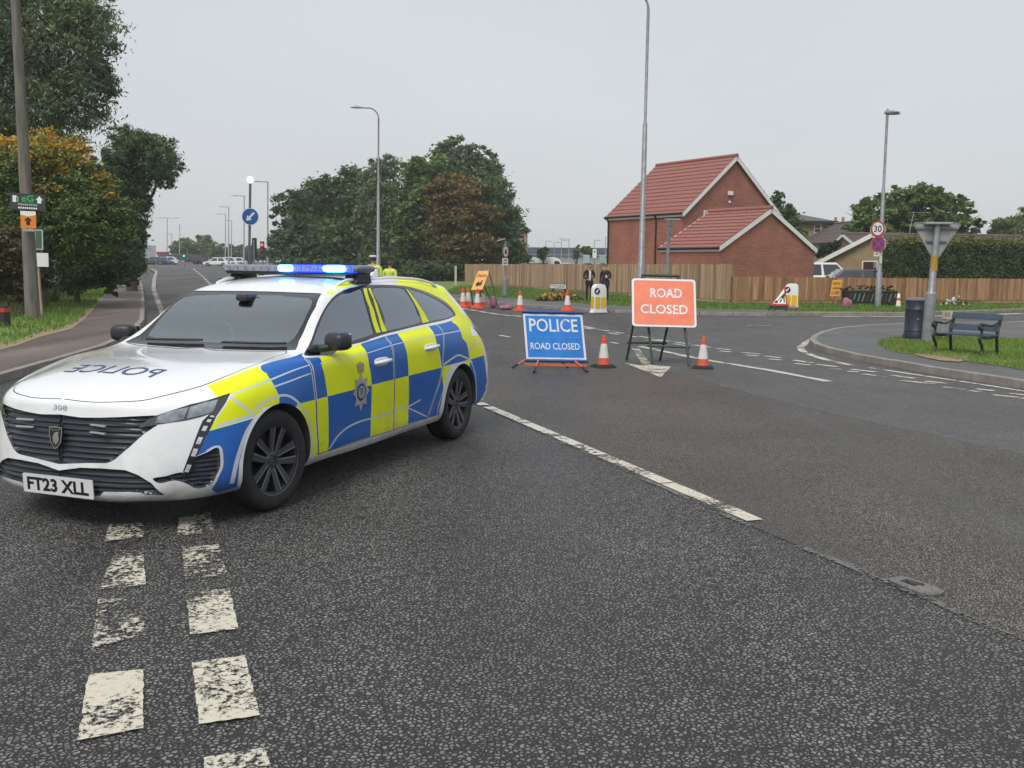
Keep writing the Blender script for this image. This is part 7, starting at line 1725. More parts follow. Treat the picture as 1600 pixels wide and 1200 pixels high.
# traffic bollards
YEL = mat('bollard_yellow', (.70, .46, .02), .4, var=.05, vscale=5)
def bollard(label, loc, h, rz):
    o = empty('traffic_bollard', loc, rz, label=label, cat='bollard'); w, d = h * .50, h * .24
    half = [(.62, 0), (.60, .04), (.52, .10), (.50, .18), (.50, .70), (.48, .84), (.42, .93), (.30, .985), (.12, 1.0)]
    pr = [(x * w, z * h) for x, z in half]; poly = pr + [(-x, z) for x, z in pr[::-1]]
    mb = MB(); mb.prism(poly, -d / 2, d / 2, frame((0, 0, 0), (1, 0, 0), (0, 0, 1))); mb.build('shell', WHITE, o, bevel=.025, smooth=40)
    for s in (-1, 1):
        mb = MB(); mb.prism([(x + s * w * .235, z) for x, z in rrect(w * .40, h * .40, .05)], 0, .008, frame((0, -d / 2 - .002, h * .36), (1, 0, 0), (0, 0, 1))); mb.build('yellow_panel', YEL, o)
    for s in (-1, 1):
        mb = MB(); mb.prism(rrect(d * .8, h * .42, .03), 0, .008, frame((s * (w * .5 + .002), 0, h * .36), (0, s, 0), (0, 0, 1))); mb.build('yellow_panel', YEL, o)
    mb = MB(); M2 = frame((-w * .30, -d / 2 - .003, h * .76), (1, 0, 0), (0, 0, 1)); mb.prism([(h * .115 * math.cos(t), h * .115 * math.sin(t)) for t in np.linspace(0, 2 * math.pi, 25)[:-1]], 0, .008, M2); dk = mb.build('keep_left_disc', NAVY, o)
    mb = MB(); mb.prism([(x * h * .32, y * h * .32) for x, y in ((.27, .06), (-.02, .06), (-.02, .17), (-.27, 0), (-.02, -.17), (-.02, -.06), (.27, -.06))], .009, .012, M2 @ Matrix.Rotation(R(50), 4, 'Z')); mb.build('arrow', WHITE, dk)
    return o
bl_ = gl(935, 489.5); bollard('white bollard with yellow panels in front of the two pedestrians', (bl_.x, bl_.y, .02), .95, R(28))
b2 = gl(1236, 488, .1); bollard('pale yellow panelled bollard behind the road works triangle', (b2.x, b2.y, .1), .92, R(-25))

# back of a warning sign seen edge on by the red sign
eb = gl(1041, 487, .1); es = empty('warning_sign', eb, label='grey back of a triangular sign on a post before the red house wall', cat='sign')
eh = at(1042, 344, eb.y).z - .1
mb = MB(); mb.tube([(0, 0, -.1), (0, 0, eh)], .055, n=12); mb.build('post', GALV, es, smooth=40)
mb = MB(); M3 = frame((.05, -.05, at(1042, 361, eb.y).z - .1), (.42, .9, 0), (0, 0, 1)); mb.prism([(-.47, .36), (.47, .36), (0, -.46)], -.012, .0, M3); q = mb.build('plate', SIGN_BACK, es)
for z_ in (.2, -.1): mb = MB(); mb.box(M3 @ Vector((0, z_, .02)), (.34 - (.2 - z_) * .5, .03, .04), rot=(0, 0, math.atan2(.9, .42))); mb.build('channel', GALV, q)
mb = MB(); mb.box((.12, 0, eh + .02), (.52, .16, .06)); mb.build('lamp_hood', GALV, es, bevel=.015)

# give way sign seen from behind, litter bin, bench
gw = G(1448, 534, .11); gs = empty('give_way_sign', gw, label='grey back of an inverted triangle sign on a thick post beside the litter bin', cat='sign')
gt = at(1465, 349, gw.y) - gw
mb = MB(); mb.tube([(0, 0, -.1), gt * .40, gt * .41], [.105, .105, .105], n=16); mb.tube([gt * .41, gt * .43, gt], [.105, .066, .058], n=16); mb.build('post', GALV, gs, smooth=40)
c_ = at(1466, 372, gw.y - .02) - gw; M4 = frame(c_ + Vector((0, .09, 0)), (1, -.06, 0), (gt.x / gt.z, 0, 1)); rp_ = []
for cx, cy, a0 in ((.40, .26, -30), (-.40, .26, 90), (0, -.40, 210)):
    for k in range(5): t = R(a0 + 120 * k / 4); rp_.append((cx + .05 * math.cos(t), cy + .05 * math.sin(t)))
mb = MB(); mb.prism(rp_, 0, .015, M4 @ Matrix.Rotation(math.pi, 4, 'Y')); pl4 = mb.build('plate', SIGN_BACK, gs)
mb = MB(); n = len(rp_); inr = [(x * .93, y * .93) for x, y in rp_]; mb.add([M4 @ Vector((x, y, .01)) for x, y in rp_ + inr], [(i, (i + 1) % n, n + (i + 1) % n, n + i) for i in range(n)]); mb.build('rim', GALV, pl4)
for y_ in (.20, -.05): mb = MB(); mb.box(M4 @ Vector((0, y_, .03)), ((.30 + y_) * 1.6, .035, .04), rot=M4.to_3x3() @ Matrix.Rotation(math.pi / 2, 3, 'X')); mb.build('channel', GALV, pl4)
mb = MB(); mb.box(gt + Vector((0, -.02, 0)), (.52, .16, .045)); mb.build('lamp_hood', SIGN_BACK, gs, bevel=.015)
mb = MB(); p = (at(1459.5, 411, gw.y) - gw); mb.lathe([(.068, -.16), (.068, .16)], c=p, n=16, caps=False); mb.build('yellow_sticker', mat('yellow_sticker', (.55, .33, .05), .5, vscale=30, col2=(.2, .12, .02)), gs)
bn = G(1431, 530, .11); bh_ = at(1433, 465, bn.y).z - bn.z
lbn = empty('litter_bin', bn, .3, label='round navy litter bin with domed lid beside the thick sign post', cat='bin')
r_ = .235
mb = MB(); mb.lathe([(r_ * 1.08, 0), (r_ * 1.08, .10), (r_ * 1.02, .14), (r_, .16), (r_ * 1.03, .165), (r_ * 1.03, .19), (r_, .20), (r_, bh_ * .70), (r_ * 1.03, bh_ * .705), (r_ * 1.03, bh_ * .73), (r_, bh_ * .74), (r_, bh_ * .93)], n=40); mb.build('body', NAVY, lbn, smooth=40)
mb = MB(); mb.lathe([(r_ * 1.05, bh_ * .93), (r_ * 1.06, bh_ * .955), (r_ * .9, bh_ * .985), (r_ * .5, bh_ * 1.0), (0, bh_ * 1.005)], n=40); mb.build('lid', mat('grey_lid', (.12, .13, .16), .45), lbn, smooth=40)
mb = MB()
for k in range(9):
    t = R(-35 + 70 * k / 8 - 30); t2 = R(-35 + 70 * (k + .9) / 8 - 30); q = r_ * 1.008
    mb.add([(q * math.cos(t), q * math.sin(t), bh_ * .76), (q * math.cos(t2), q * math.sin(t2), bh_ * .76), (q * math.cos(t2), q * math.sin(t2), bh_ * .90), (q * math.cos(t), q * math.sin(t), bh_ * .90)], [(0, 1, 2, 3)])
mb.build('slot', BLACK, lbn)
mb = MB(); t = R(-125); mb.lathe([(.02, 0), (.018, .006)], c=(0, 0, 0), n=10); lk = mb.build('lock', GALV, lbn); lk.location = (r_ * 1.0 * math.cos(t), r_ * 1.0 * math.sin(t), bh_ * .5); lk.rotation_euler = (R(90), 0, t + R(90))
# low sign behind the bench
ls = G(1479, 530, .11); lo = empty('low_sign', ls, R(-40), label='small low nameplate on two pale posts behind the bench', cat='sign')
lh = at(1479, 482, ls.y).z - .11
for s in (-1, 1): mb = MB(); mb.box((s * .07, 0, lh * .40), (.045, .045, lh * .8)); mb.build('leg', mat('pale_timber', (.35, .33, .28), .8), lo)
mb = MB(); mb.box((0, -.03, lh * .80), (.21, .02, .18)); lp_ = mb.build('plate', mat('cream_plate', (.50, .46, .36), .6), lo)
mb = MB(); dashes(mb, frame((0, -.042, lh * .80), (1, 0, 0), (0, 0, 1)), .11, .09, 2); tag(mb.build('small_print', mat('dim_ink', (.28, .24, .18), .7), lp_), kind='stuff')

# bench: curled cast-iron ends, blue slats
BLU = mat('blue_bench_slat', (.040, .066, .10), .45, var=.2, vscale=8); IRON = mat('black_cast_iron', (.012, .013, .016), .42)
k0, k1 = (G(1458, 551, .11) + G(1494, 550, .11)) / 2, (G(1523, 556.5, .11) + G(1560, 554, .11)) / 2
bc = (k0 + k1) / 2; ax = (k1 - k0); bw_ = ax.length
fl_, fr_ = G(1455, 551, .11), G(1523, 557, .11); ba_ = math.atan2((fr_ - fl_).y, (fr_ - fl_).x)
bnch = empty('park_bench', (bc.x, bc.y, .115), ba_, label='blue slatted bench with curled black iron ends on the grass patch', cat='bench'); bnch.scale = (1.06, 1.0, .79)
bw_ = (fr_ - fl_).length
def arc(pts, r, nm='end_frame', par=None):
    pts = round_line(pts, 5); mb = MB(); mb.tube(pts, r, n=8); return mb
for s in (-1, 1):
    x = s * bw_ / 2
    fr = arc([(x, -.30, 0), (x, -.25, .03), (x, -.21, .12), (x, -.23, .22), (x, -.29, .32), (x, -.285, .40), (x, -.22, .43)], .024).build('front_leg', IRON, bnch, smooth=60)
    arc([(x, .27, 0), (x, .235, .05), (x, .215, .18), (x, .19, .42), (x, .235, .62), (x, .29, .83)], .026).build('rear_leg', IRON, bnch, smooth=60)
    arc([(x, -.28, .40), (x, -.12, .37), (x, .05, .37), (x, .20, .41)], .024).build('seat_bearer', IRON, bnch, smooth=60)
    am = arc([(x, -.27, .42), (x, -.25, .52), (x, -.29, .60), (x, -.22, .665), (x, -.05, .63), (x, .10, .64), (x, .26, .72)], .020).build('arm_rest', IRON, bnch, smooth=60)
    mb = MB(); mb.tube([(x, -.28 + .06 * math.cos(t), .615 + .06 * math.sin(t)) for t in np.linspace(0, 2 * math.pi, 17)], .02, n=8, caps=False); mb.build('scroll', IRON, am, smooth=60)
    mb = MB(); mb.lathe([(.045, -.006), (.045, .006)], c=(x, -.28, .615), axis='X', n=16); mb.build('rosette', mat('grey_rosette', (.20, .21, .23), .5), am)
for k in range(5):
    mb = MB(); mb.box((0, -.24 + k * .102, .425 - .012 * math.sin(k * .8)), (bw_ + .06, .075, .03)); mb.build('seat_slat', BLU, bnch, bevel=.006)
for z_, y_, h_ in ((.56, .20, .13), (.80, .265, .13)):
    mb = MB(); mb.box((0, y_, z_), (bw_ + .06, .03, h_), rot=(-.25, 0, 0)); mb.build('back_slat', BLU, bnch, bevel=.006)

# road stud
st_ = gl(1430, 920); so = empty('road_stud', (st_.x, st_.y, .005), R(118), label='worn cast metal road stud set in the near carriageway', cat='road stud')
CAST = mat('worn_cast_iron', (.19, .185, .18), .4, metal=.4, var=.35, vscale=40, bump=.3, bscale=120)
so.scale = (.78, .9, 1)
ol = [(.17, .035), (.12, .065), (-.10, .07), (-.16, .05), (-.17, .0), (-.16, -.05), (-.10, -.07), (.12, -.065), (.17, -.035)]
mb = MB(); il = [(.09, .035), (-.02, .042), (-.05, .03), (-.05, -.03), (-.02, -.042), (.09, -.035)]
rngs = [(ol, 0.0, 1.0), (ol, .012, 1.0), (ol, .020, .90)]
vs = []
for pl_, z_, k in rngs: vs += [(x * k, y * k, z_) for x, y in pl_]
n = len(ol); fs = [(r * n + i, r * n + (i + 1) % n, (r + 1) * n + (i + 1) % n, (r + 1) * n + i) for r in range(2) for i in range(n)]
mb.add(vs, fs); m_ = len(il); top_ = [Vector((x * .9, y * .9, 0)) for x, y in ol]; hol = [Vector((x, y, 0)) for x, y in il]
tri = tessellate_polygon([top_, hol]); mb.add([(p.x, p.y, .020) for p in top_ + hol], [tuple(t) for t in tri]); mb.add([(p.x, p.y, .020) for p in hol] + [(p.x, p.y, .002) for p in hol], [(i, (i + 1) % m_, m_ + (i + 1) % m_, m_ + i) for i in range(m_)])
mb.build('casting', CAST, so, smooth=40)
mb = MB(); mb.add([(p.x, p.y, .003) for p in hol], [tuple(range(m_))]); mb.sphere((-.025, 0, .008), (.022, .03, .008), mi=1); mb.build('rubber_insert', [mat('grimy_rubber', (.03, .027, .022), .8), mat('tan_grit', (.25, .18, .09), .9)], so)

# dark green trough planter with striped sides
pl0 = at(1357, 484, 38.6); pl0.z = .1; tr = empty('trough_planter', pl0, .05, label='dark green trough planter with slanted pale stripes before the brown fence', cat='planter')
GRN = mat('dark_green_paint', (.008, .018, .012), .6, var=.3, vscale=6)
pw = at(1398, 470, 38.6).x - at(1316, 470, 38.6).x
mb = MB(); mb.box((0, 0, .34), (pw * .96, .5, .46), taper=1.03); bx_ = mb.build('trough', GRN, tr, bevel=.02)
for k in range(11):
    x = -pw * .43 + k * pw * .086; mb = MB(); mb.prism([(-.05, -.16), (-.005, -.16), (.085, .16), (.04, .16)], 0, .02, frame((x, -.256, .34), (1, 0, 0), (0, 0, 1))); mb.build('stripe', mat('chalk_stripe', (.17, .18, .15), .8) if k % 4 else mat('red_stripe', (.16, .025, .025), .7), bx_)
for s in (-1, 1):
    mb = MB(); mb.lathe([(.17, -.04), (.17, .04)], c=(s * pw * .42, -.24, .17), axis='Y', n=18); mb.build('wheel', GRN, tr)
mb = MB(); mb.box((0, 0, .60), (pw * 1.0, .55, .05)); mb.build('rim', mat('green_rim', (.03, .06, .04), .6), tr)
rnd = np.random.default_rng(77); L_ = [(np.array((x, 0, .70)), (.3, .22, .10)) for x in np.linspace(-pw * .4, pw * .4, 6)]; V, c_ = foliage(L_, 900, .05, [(.02, .03, .012), (.06, .07, .03), (.14, .03, .03)], 78, cl=20); leaf_obj('plants', V, c_, tr)
# ------------------------------------------------------------------ vehicles in the background
def vehicle(name, label, cat, loc, rz, L, W, H, col, cabin, hood=.55, group=None, roof_col=None, glassm=None, wheel_r=.32, wbase=None):
    """small road vehicle: shaped lower body, glazed cabin, wheels. cabin = (x_front_low, x_front_top, x_rear_top, x_rear_low) along length from nose"""
    o = empty(name, loc, rz, label=label, cat=cat, group=group); m = mat('paint_' + label[:14].replace(' ', '_'), col, .3, coat=.5)
    hz = H * hood
    prof = [(0, .28), (0, hz * .62), (.10, hz * .86), (cabin[0], hz), (cabin[3], hz * 1.02), (L - .03, hz * .92), (L, .5), (L - .03, .28)]
    wr = wheel_r
    mb = MB(); n = len(prof); vs = []
    for y, k in ((-W / 2, .0), (-W / 2 + .06, .03), (W / 2 - .06, .03), (W / 2, .0)):
        for x, z in prof: vs.append((x + (.05 if abs(y) == W / 2 else 0) * (1 if x < L / 2 else -1), y, z if abs(y) < W / 2 else z - (.04 if z > .4 else -.02)))
    fs = [(r * n + i, r * n + (i + 1) % n, (r + 1) * n + (i + 1) % n, (r + 1) * n + i) for r in range(3) for i in range(n)] + [tuple(range(n)), tuple(range(3 * n, 4 * n))[::-1]]
    mb.add(vs, fs); body = mb.build('body', m, o, smooth=35)
    cb = [(cabin[0], hz - .01), (cabin[1], H), (cabin[2], H - .01), (cabin[3], hz + .01)]
    wi = W / 2 - .05; wt = W / 2 - .16
    vs = [(cb[0][0], -wi, cb[0][1]), (cb[1][0], -wt, cb[1][1]), (cb[2][0], -wt, cb[2][1]), (cb[3][0], -wi, cb[3][1])]; vs += [(x, -y, z) for x, y, z in vs]
    mb = MB(); mb.add(vs, [(0, 1, 2, 3), (7, 6, 5, 4), (1, 5, 6, 2), (0, 4, 5, 1), (3, 2, 6, 7)]); mb.build('cabin', m, o, bevel=.05, smooth=50)
    gm = glassm or mat('dark_vehicle_glass', (.035, .045, .055), .08, coat=.6)
    def inset(q, k, off):
        c = sum((Vector(p) for p in q), Vector()) / 4; n_ = (Vector(q[1]) - Vector(q[0])).cross(Vector(q[2]) - Vector(q[0])).normalized()
        return [c + (Vector(p) - c) * k + n_ * off for p in q]
    for q, nm in (([vs[0], vs[1], vs[5], vs[4]], 'windscreen'), ([vs[3], vs[7], vs[6], vs[2]], 'rear_window')):
        q = inset(q, .86, 0); 
        for sgn_ in (1, -1):
            pass
        n_ = (q[1] - q[0]).cross(q[2] - q[0]).normalized(); cen_ = sum(q, Vector()) / 4; out = 1 if n_.dot(cen_ - Vector((L / 2, 0, hz))) > 0 else -1
        raw_mesh(nm, [p + n_ * out * .012 for p in q], [(0, 1, 2, 3)], gm, o)
    for s in (-1, 1):
        a_, b_, c_, d_ = [Vector((v[0], s * abs(v[1]), v[2])) for v in vs[:4]]
        for t0, t1 in ((.06, .47), (.52, .93)):
            q = [a_.lerp(d_, t0).lerp(b_.lerp(c_, t0), .10), a_.lerp(d_, t1).lerp(b_.lerp(c_, t1), .10), a_.lerp(d_, t1).lerp(b_.lerp(c_, t1), .86), a_.lerp(d_, t0).lerp(b_.lerp(c_, t0), .86)]
            raw_mesh('side_window', [p + Vector((0, s * .014, .004)) for p in q], [(0, 1, 2, 3)], gm, o)
        for x in (L * .18, L * .80):
            mb = MB(); mb.lathe([(wr * .6, s * .10), (wr * .95, s * .11), (wr, s * .08), (wr, -s * .1)], c=(x, s * (W / 2 - .10), wr), axis='Y', n=18); wh = mb.build('wheel', mat('dark_tyre', (.02, .02, .02), .8), o)
            mb = MB(); mb.lathe([(wr * .62, s * .105), (wr * .2, s * .12)], c=(x, s * (W / 2 - .10), wr), axis='Y', n=14); mb.build('rim', GALV_D, wh)
        mb = MB(); mb.box((cabin[0] + .15, s * (W / 2 + .07), hz + .06), (.1, .18, .13)); mb.build('door_mirror', m, o, bevel=.02)
        mb = MB(); mb.box((.03, s * W * .36, hz * .72), (.10, .30, .14)); mb.build('headlight', mat('pale_lamp', (.6, .62, .64), .2), o, bevel=.02)
        mb = MB(); mb.box((L - .03, s * W * .40, hz * .78), (.08, .18, .2)); mb.build('tail_light', mat('red_lamp', (.35, .02, .02), .3), o, bevel=.02)
    return o
CAB = (.95, 1.75, 3.3, 3.95)
p = at(1265, 430, 51); vehicle('parked_car', 'white pick-up car parked between the garage and the bungalow', 'car', (p.x + 3.3, 52.0, .05), R(176), 4.4, 1.85, at(1290, 413, 51).z + .05, (.72, .74, .76), CAB, hood=.60)
p = at(1318, 430, 48.5); vehicle('parked_car', 'dark grey car parked behind the brown fence by the hedge', 'car', (p.x - 1.75, 49.0, .05), R(-4), 4.6, 1.85, at(1355, 421.5, 48.5).z - .03, (.06, .065, .075), (.9, 1.7, 3.5, 4.3), hood=.60)
def van(name, label, loc, rz, L, W, H, col, group=None):
    o = empty(name, loc, rz, label=label, cat='van', group=group); m = mat('van_white', col, .35, coat=.3)
    prof = [(0, .35), (0, 1.0), (.7, 1.2), (1.5, H - .15), (1.9, H), (L, H - .04), (L, .35)]
    mb = MB(); mb.prism(prof, -W / 2, W / 2, frame((0, 0, 0), (1, 0, 0), (0, 0, 1))); mb.build('body', m, o, bevel=.08, smooth=50)
    gm = mat('dark_vehicle_glass', (.035, .045, .055), .08, coat=.6)
    raw_mesh('windscreen', [(.75, -W * .42, 1.27), (.75, W * .42, 1.27), (1.42, W * .38, H - .25), (1.42, -W * .38, H - .25)], [(0, 1, 2, 3)], gm, o).location = (-.045, 0, .03)
    for s in (-1, 1):
        raw_mesh('side_window', [(1.05, s * (W / 2 + .012), 1.3), (1.95, s * (W / 2 + .012), 1.3), (1.95, s * (W / 2 + .012), H - .35), (1.55, s * (W / 2 + .012), H - .35)], [(0, 1, 2, 3)], gm, o)
        raw_mesh('side_lettering_panel', [(2.6, s * (W / 2 + .012), 1.5), (4.6, s * (W / 2 + .012), 1.5), (4.6, s * (W / 2 + .012), 1.85), (2.6, s * (W / 2 + .012), 1.85)], [(0, 1, 2, 3)], mat('grey_panel', (.16, .15, .16), .5), o)
        for x in (.95, L - 1.2): mb = MB(); mb.lathe([(.22, s * .11), (.33, s * .12), (.35, s * .08), (.35, -s * .1)], c=(x, s * (W / 2 - .12), .35), axis='Y', n=18); mb.build('wheel', mat('dark_tyre', (.02, .02, .02), .8), o)
    return o
p = at(898, 420, 93); van('panel_van', 'long white panel van parked beyond the pale fence', (p.x, 94, .05), R(180), 5.6, 2.0, at(880, 403, 93).z, (.66, .67, .68))
p = at(826, 420, 100); van('panel_van', 'white van with its bonnet raised beyond the pale fence', (p.x - .3, 101, .05), R(12), 4.6, 1.9, 1.95, (.62, .63, .66))
# far junction traffic
def onroad(px, Y, dx=0): q = at(px, 415, Y); return (q.x + dx, Y, gz(q.x, Y))
for px_, Y, col, lab in ((240, 178, (.03, .04, .06), 'dark car first in the queue at the far junction'), (249, 179, (.05, .14, .30), 'blue car second in the queue at the far junction'), (260, 180, (.60, .62, .65), 'pale silver car third in the queue at the far junction'),
                         (337, 165, (.74, .75, .76), 'white car in front of the pale pair below the slim lamps'), (353, 172, (.66, .68, .70), 'pale car in the middle of the group below the slim lamps'), (366, 175, (.70, .72, .74), 'white car at the right of the group below the slim lamps')):
    vehicle('far_car', lab, 'car', onroad(px_, Y, -2), R(5), 4.2, 1.8, 1.45, col, CAB)
q = onroad(250, 205, -3); lr = empty('lorry', q, R(-65), label='white lorry cab waiting behind the queue at the far junction', cat='lorry')
mb = MB(); mb.box((1.1, 0, 2.0), (2.2, 2.45, 3.2)); mb.build('cab', mat('lorry_white', (.68, .70, .72), .4), lr, bevel=.15)
raw_mesh('windscreen', [(-.02, -1.05, 2.1), (-.02, 1.05, 2.1), (-.02, 1.0, 3.1), (-.02, -1.0, 3.1)], [(0, 1, 2, 3)], mat('dark_vehicle_glass', (.035, .045, .055), .08), lr)
mb = MB(); mb.box((6.5, 0, 2.2), (8.0, 2.5, 2.6)); mb.build('trailer', mat('grey_trailer', (.35, .37, .40), .6), lr, bevel=.04)
for x in (1.0, 7, 9.5):
    for s in (-1, 1): mb = MB(); mb.lathe([(.3, s * .14), (.5, s * .13), (.5, -s * .13)], c=(x, s * 1.05, .5), axis='Y', n=14); mb.build('wheel', mat('dark_tyre', (.02, .02, .02), .8), lr)
mb = MB(); mb.box((0, 0, 1.1), (9.5, 2.4, 1.3)); 
q = onroad(287, 190); tl2 = empty('low_trailer', q, R(3), label='long dark red and black trailer at the far junction', cat='trailer'); mb = MB(); mb.box((0, 0, 1.25), (9.0, 2.4, 1.2)); mb.build('body', mat('dark_trailer', (.05, .05, .065), .6), tl2, bevel=.05); mb = MB(); mb.box((-3.9, 0, 2.0), (1.8, 2.2, .7)); mb.build('red_unit', mat('trailer_red', (.22, .03, .05), .5), tl2, bevel=.05)
for x in (-3, 2.4, 3.6):
    for s in (-1, 1): mb = MB(); mb.lathe([(.25, s * .14), (.45, s * .13), (.45, -s * .13)], c=(x, s * 1.0, .45), axis='Y', n=14); mb.build('wheel', mat('dark_tyre', (.02, .02, .02), .8), tl2)
# service station boards beyond the fence
for x0, x1, y0, Y, m, lab in ((911, 921, 399, 110, mat('pale_blue_box', (.34, .42, .48), .5), 'pale blue service cabinet beyond the pale fence'), (936, 946, 399, 112, mat('pale_green_box', (.25, .40, .36), .5), 'pale green service cabinet beyond the pale fence')):
    a_, b_ = at(x0, 420, Y), at(x1, 420, Y); hz_ = at(x0, y0, Y).z; o = empty('service_cabinet', ((a_.x + b_.x) / 2, Y, .05), label=lab, cat='cabinet'); mb = MB(); mb.box((0, 0, hz_ / 2), (b_.x - a_.x, .8, hz_)); mb.build('casing', m, o, bevel=.06); mb = MB(); mb.box((0, -.42, hz_ * .55), ((b_.x - a_.x) * .6, .03, hz_ * .25)); mb.build('screen', BLACK, o)
for x, y0, y1, Y, lab in ((928.5, 390, 404, 104, 'tall white notice board on a pole beyond the pale fence'), (951.5, 392, 405, 104, 'white notice board on a pole against the red house wall')):
    a_ = at(x, 420, Y); zt_, zb2 = at(x, y0, Y).z, at(x, y1, Y).z; o = empty('notice_board', (a_.x, Y, .05), label=lab, cat='sign'); mb = MB(); mb.tube([(0, 0, 0), (0, 0, zt_)], .06, n=8); mb.build('pole', GALV, o); mb = MB(); mb.box((0, -.08, (zt_ + zb2) / 2), (.42, .05, zt_ - zb2)); bq = mb.build('board', WHITE, o); mb = MB(); mb.prism([(-.12, .1), (.12, .1), (0, -.12)], 0, .01, frame((0, -.11, zt_ - .3), (1, 0, 0), (0, 0, 1))); mb.build('symbol', mat('grey_ink', (.12, .13, .14), .6), bq)

# ------------------------------------------------------------------ people
def skin_body(name, nodes_, parent, mats):
    """nodes_: list of (id, parent id, (x,y,z), radius, material index); one continuous skinned surface"""
    ids = {n[0]: i for i, n in enumerate(nodes_)}; me = bpy.data.meshes.new(name)
    me.from_pydata([n[2] for n in nodes_], [(ids[n[1]], ids[n[0]]) for n in nodes_ if n[1] is not None], [])
    o = bpy.data.objects.new(name, me); COL.objects.link(o)
    sk = o.modifiers.new('skin', 'SKIN'); sk.use_smooth_shade = True
    for i, n in enumerate(nodes_):
        r = n[3]; me.skin_vertices[0].data[i].radius = r if isinstance(r, tuple) else (r, r); me.skin_vertices[0].data[i].use_root = (i == 0)
    sb = o.modifiers.new('sub', 'SUBSURF'); sb.levels = 1; sb.render_levels = 1
    dg = bpy.context.evaluated_depsgraph_get(); m2 = bpy.data.meshes.new_from_object(o.evaluated_get(dg)); bpy.data.objects.remove(o); bpy.data.meshes.remove(me)
    for m in mats: m2.materials.append(m)
    segs = [(Vector(n[2]), Vector(nodes_[ids[n[1]]][2]) if n[1] is not None else Vector(n[2]), n[4]) for n in nodes_]
    mi = []
    for p in m2.polygons:
        c = Vector(p.center); best = (9, 0)
        for a, b, k in segs:
            ab = b - a; t = 0 if ab.length < 1e-6 else max(0, min(1, (c - a).dot(ab) / ab.length_squared)); dd = (c - (a + ab * t)).length
            if dd < best[0] - 1e-4: best = (dd, k)
        mi.append(best[1])
    m2.polygons.foreach_set('material_index', mi); m2.polygons.foreach_set('use_smooth', [True] * len(mi))
    b = bpy.data.objects.new(name, m2); COL.objects.link(b); b.parent = parent
    return b
SKINM = mat('skin', (.42, .25, .18), .6)
def hand(nodes_, wrist, base, d, side, k, up=(0, 0, 1)):
    """palm and five unequal bent fingers continuing the forearm"""
    d = Vector(d).normalized(); s = Vector(side).normalized(); b = Vector(base); cu = d.cross(s).normalized()
    nodes_.append((wrist + 'p', wrist, tuple(b + d * .05), (.020, .036), k))
    for i, (o_, ln) in enumerate(((-.028, .070), (-.009, .080), (.010, .076), (.027, .060))):
        q = b + d * .085 + s * o_; nodes_.append((f'{wrist}f{i}a', wrist + 'p', tuple(q), .009, k)); nodes_.append((f'{wrist}f{i}b', f'{wrist}f{i}a', tuple(q + d * ln * .55 + cu * .008), .008, k)); nodes_.append((f'{wrist}f{i}c', f'{wrist}f{i}b', tuple(q + d * ln * .85 + cu * .028), .007, k))
    q = b + d * .03 - s * .045; nodes_.append((wrist + 't', wrist + 'p', tuple(q), .010, k)); nodes_.append((wrist + 'tb', wrist + 't', tuple(q + d * .035 - s * .008 + cu * .01), .008, k))
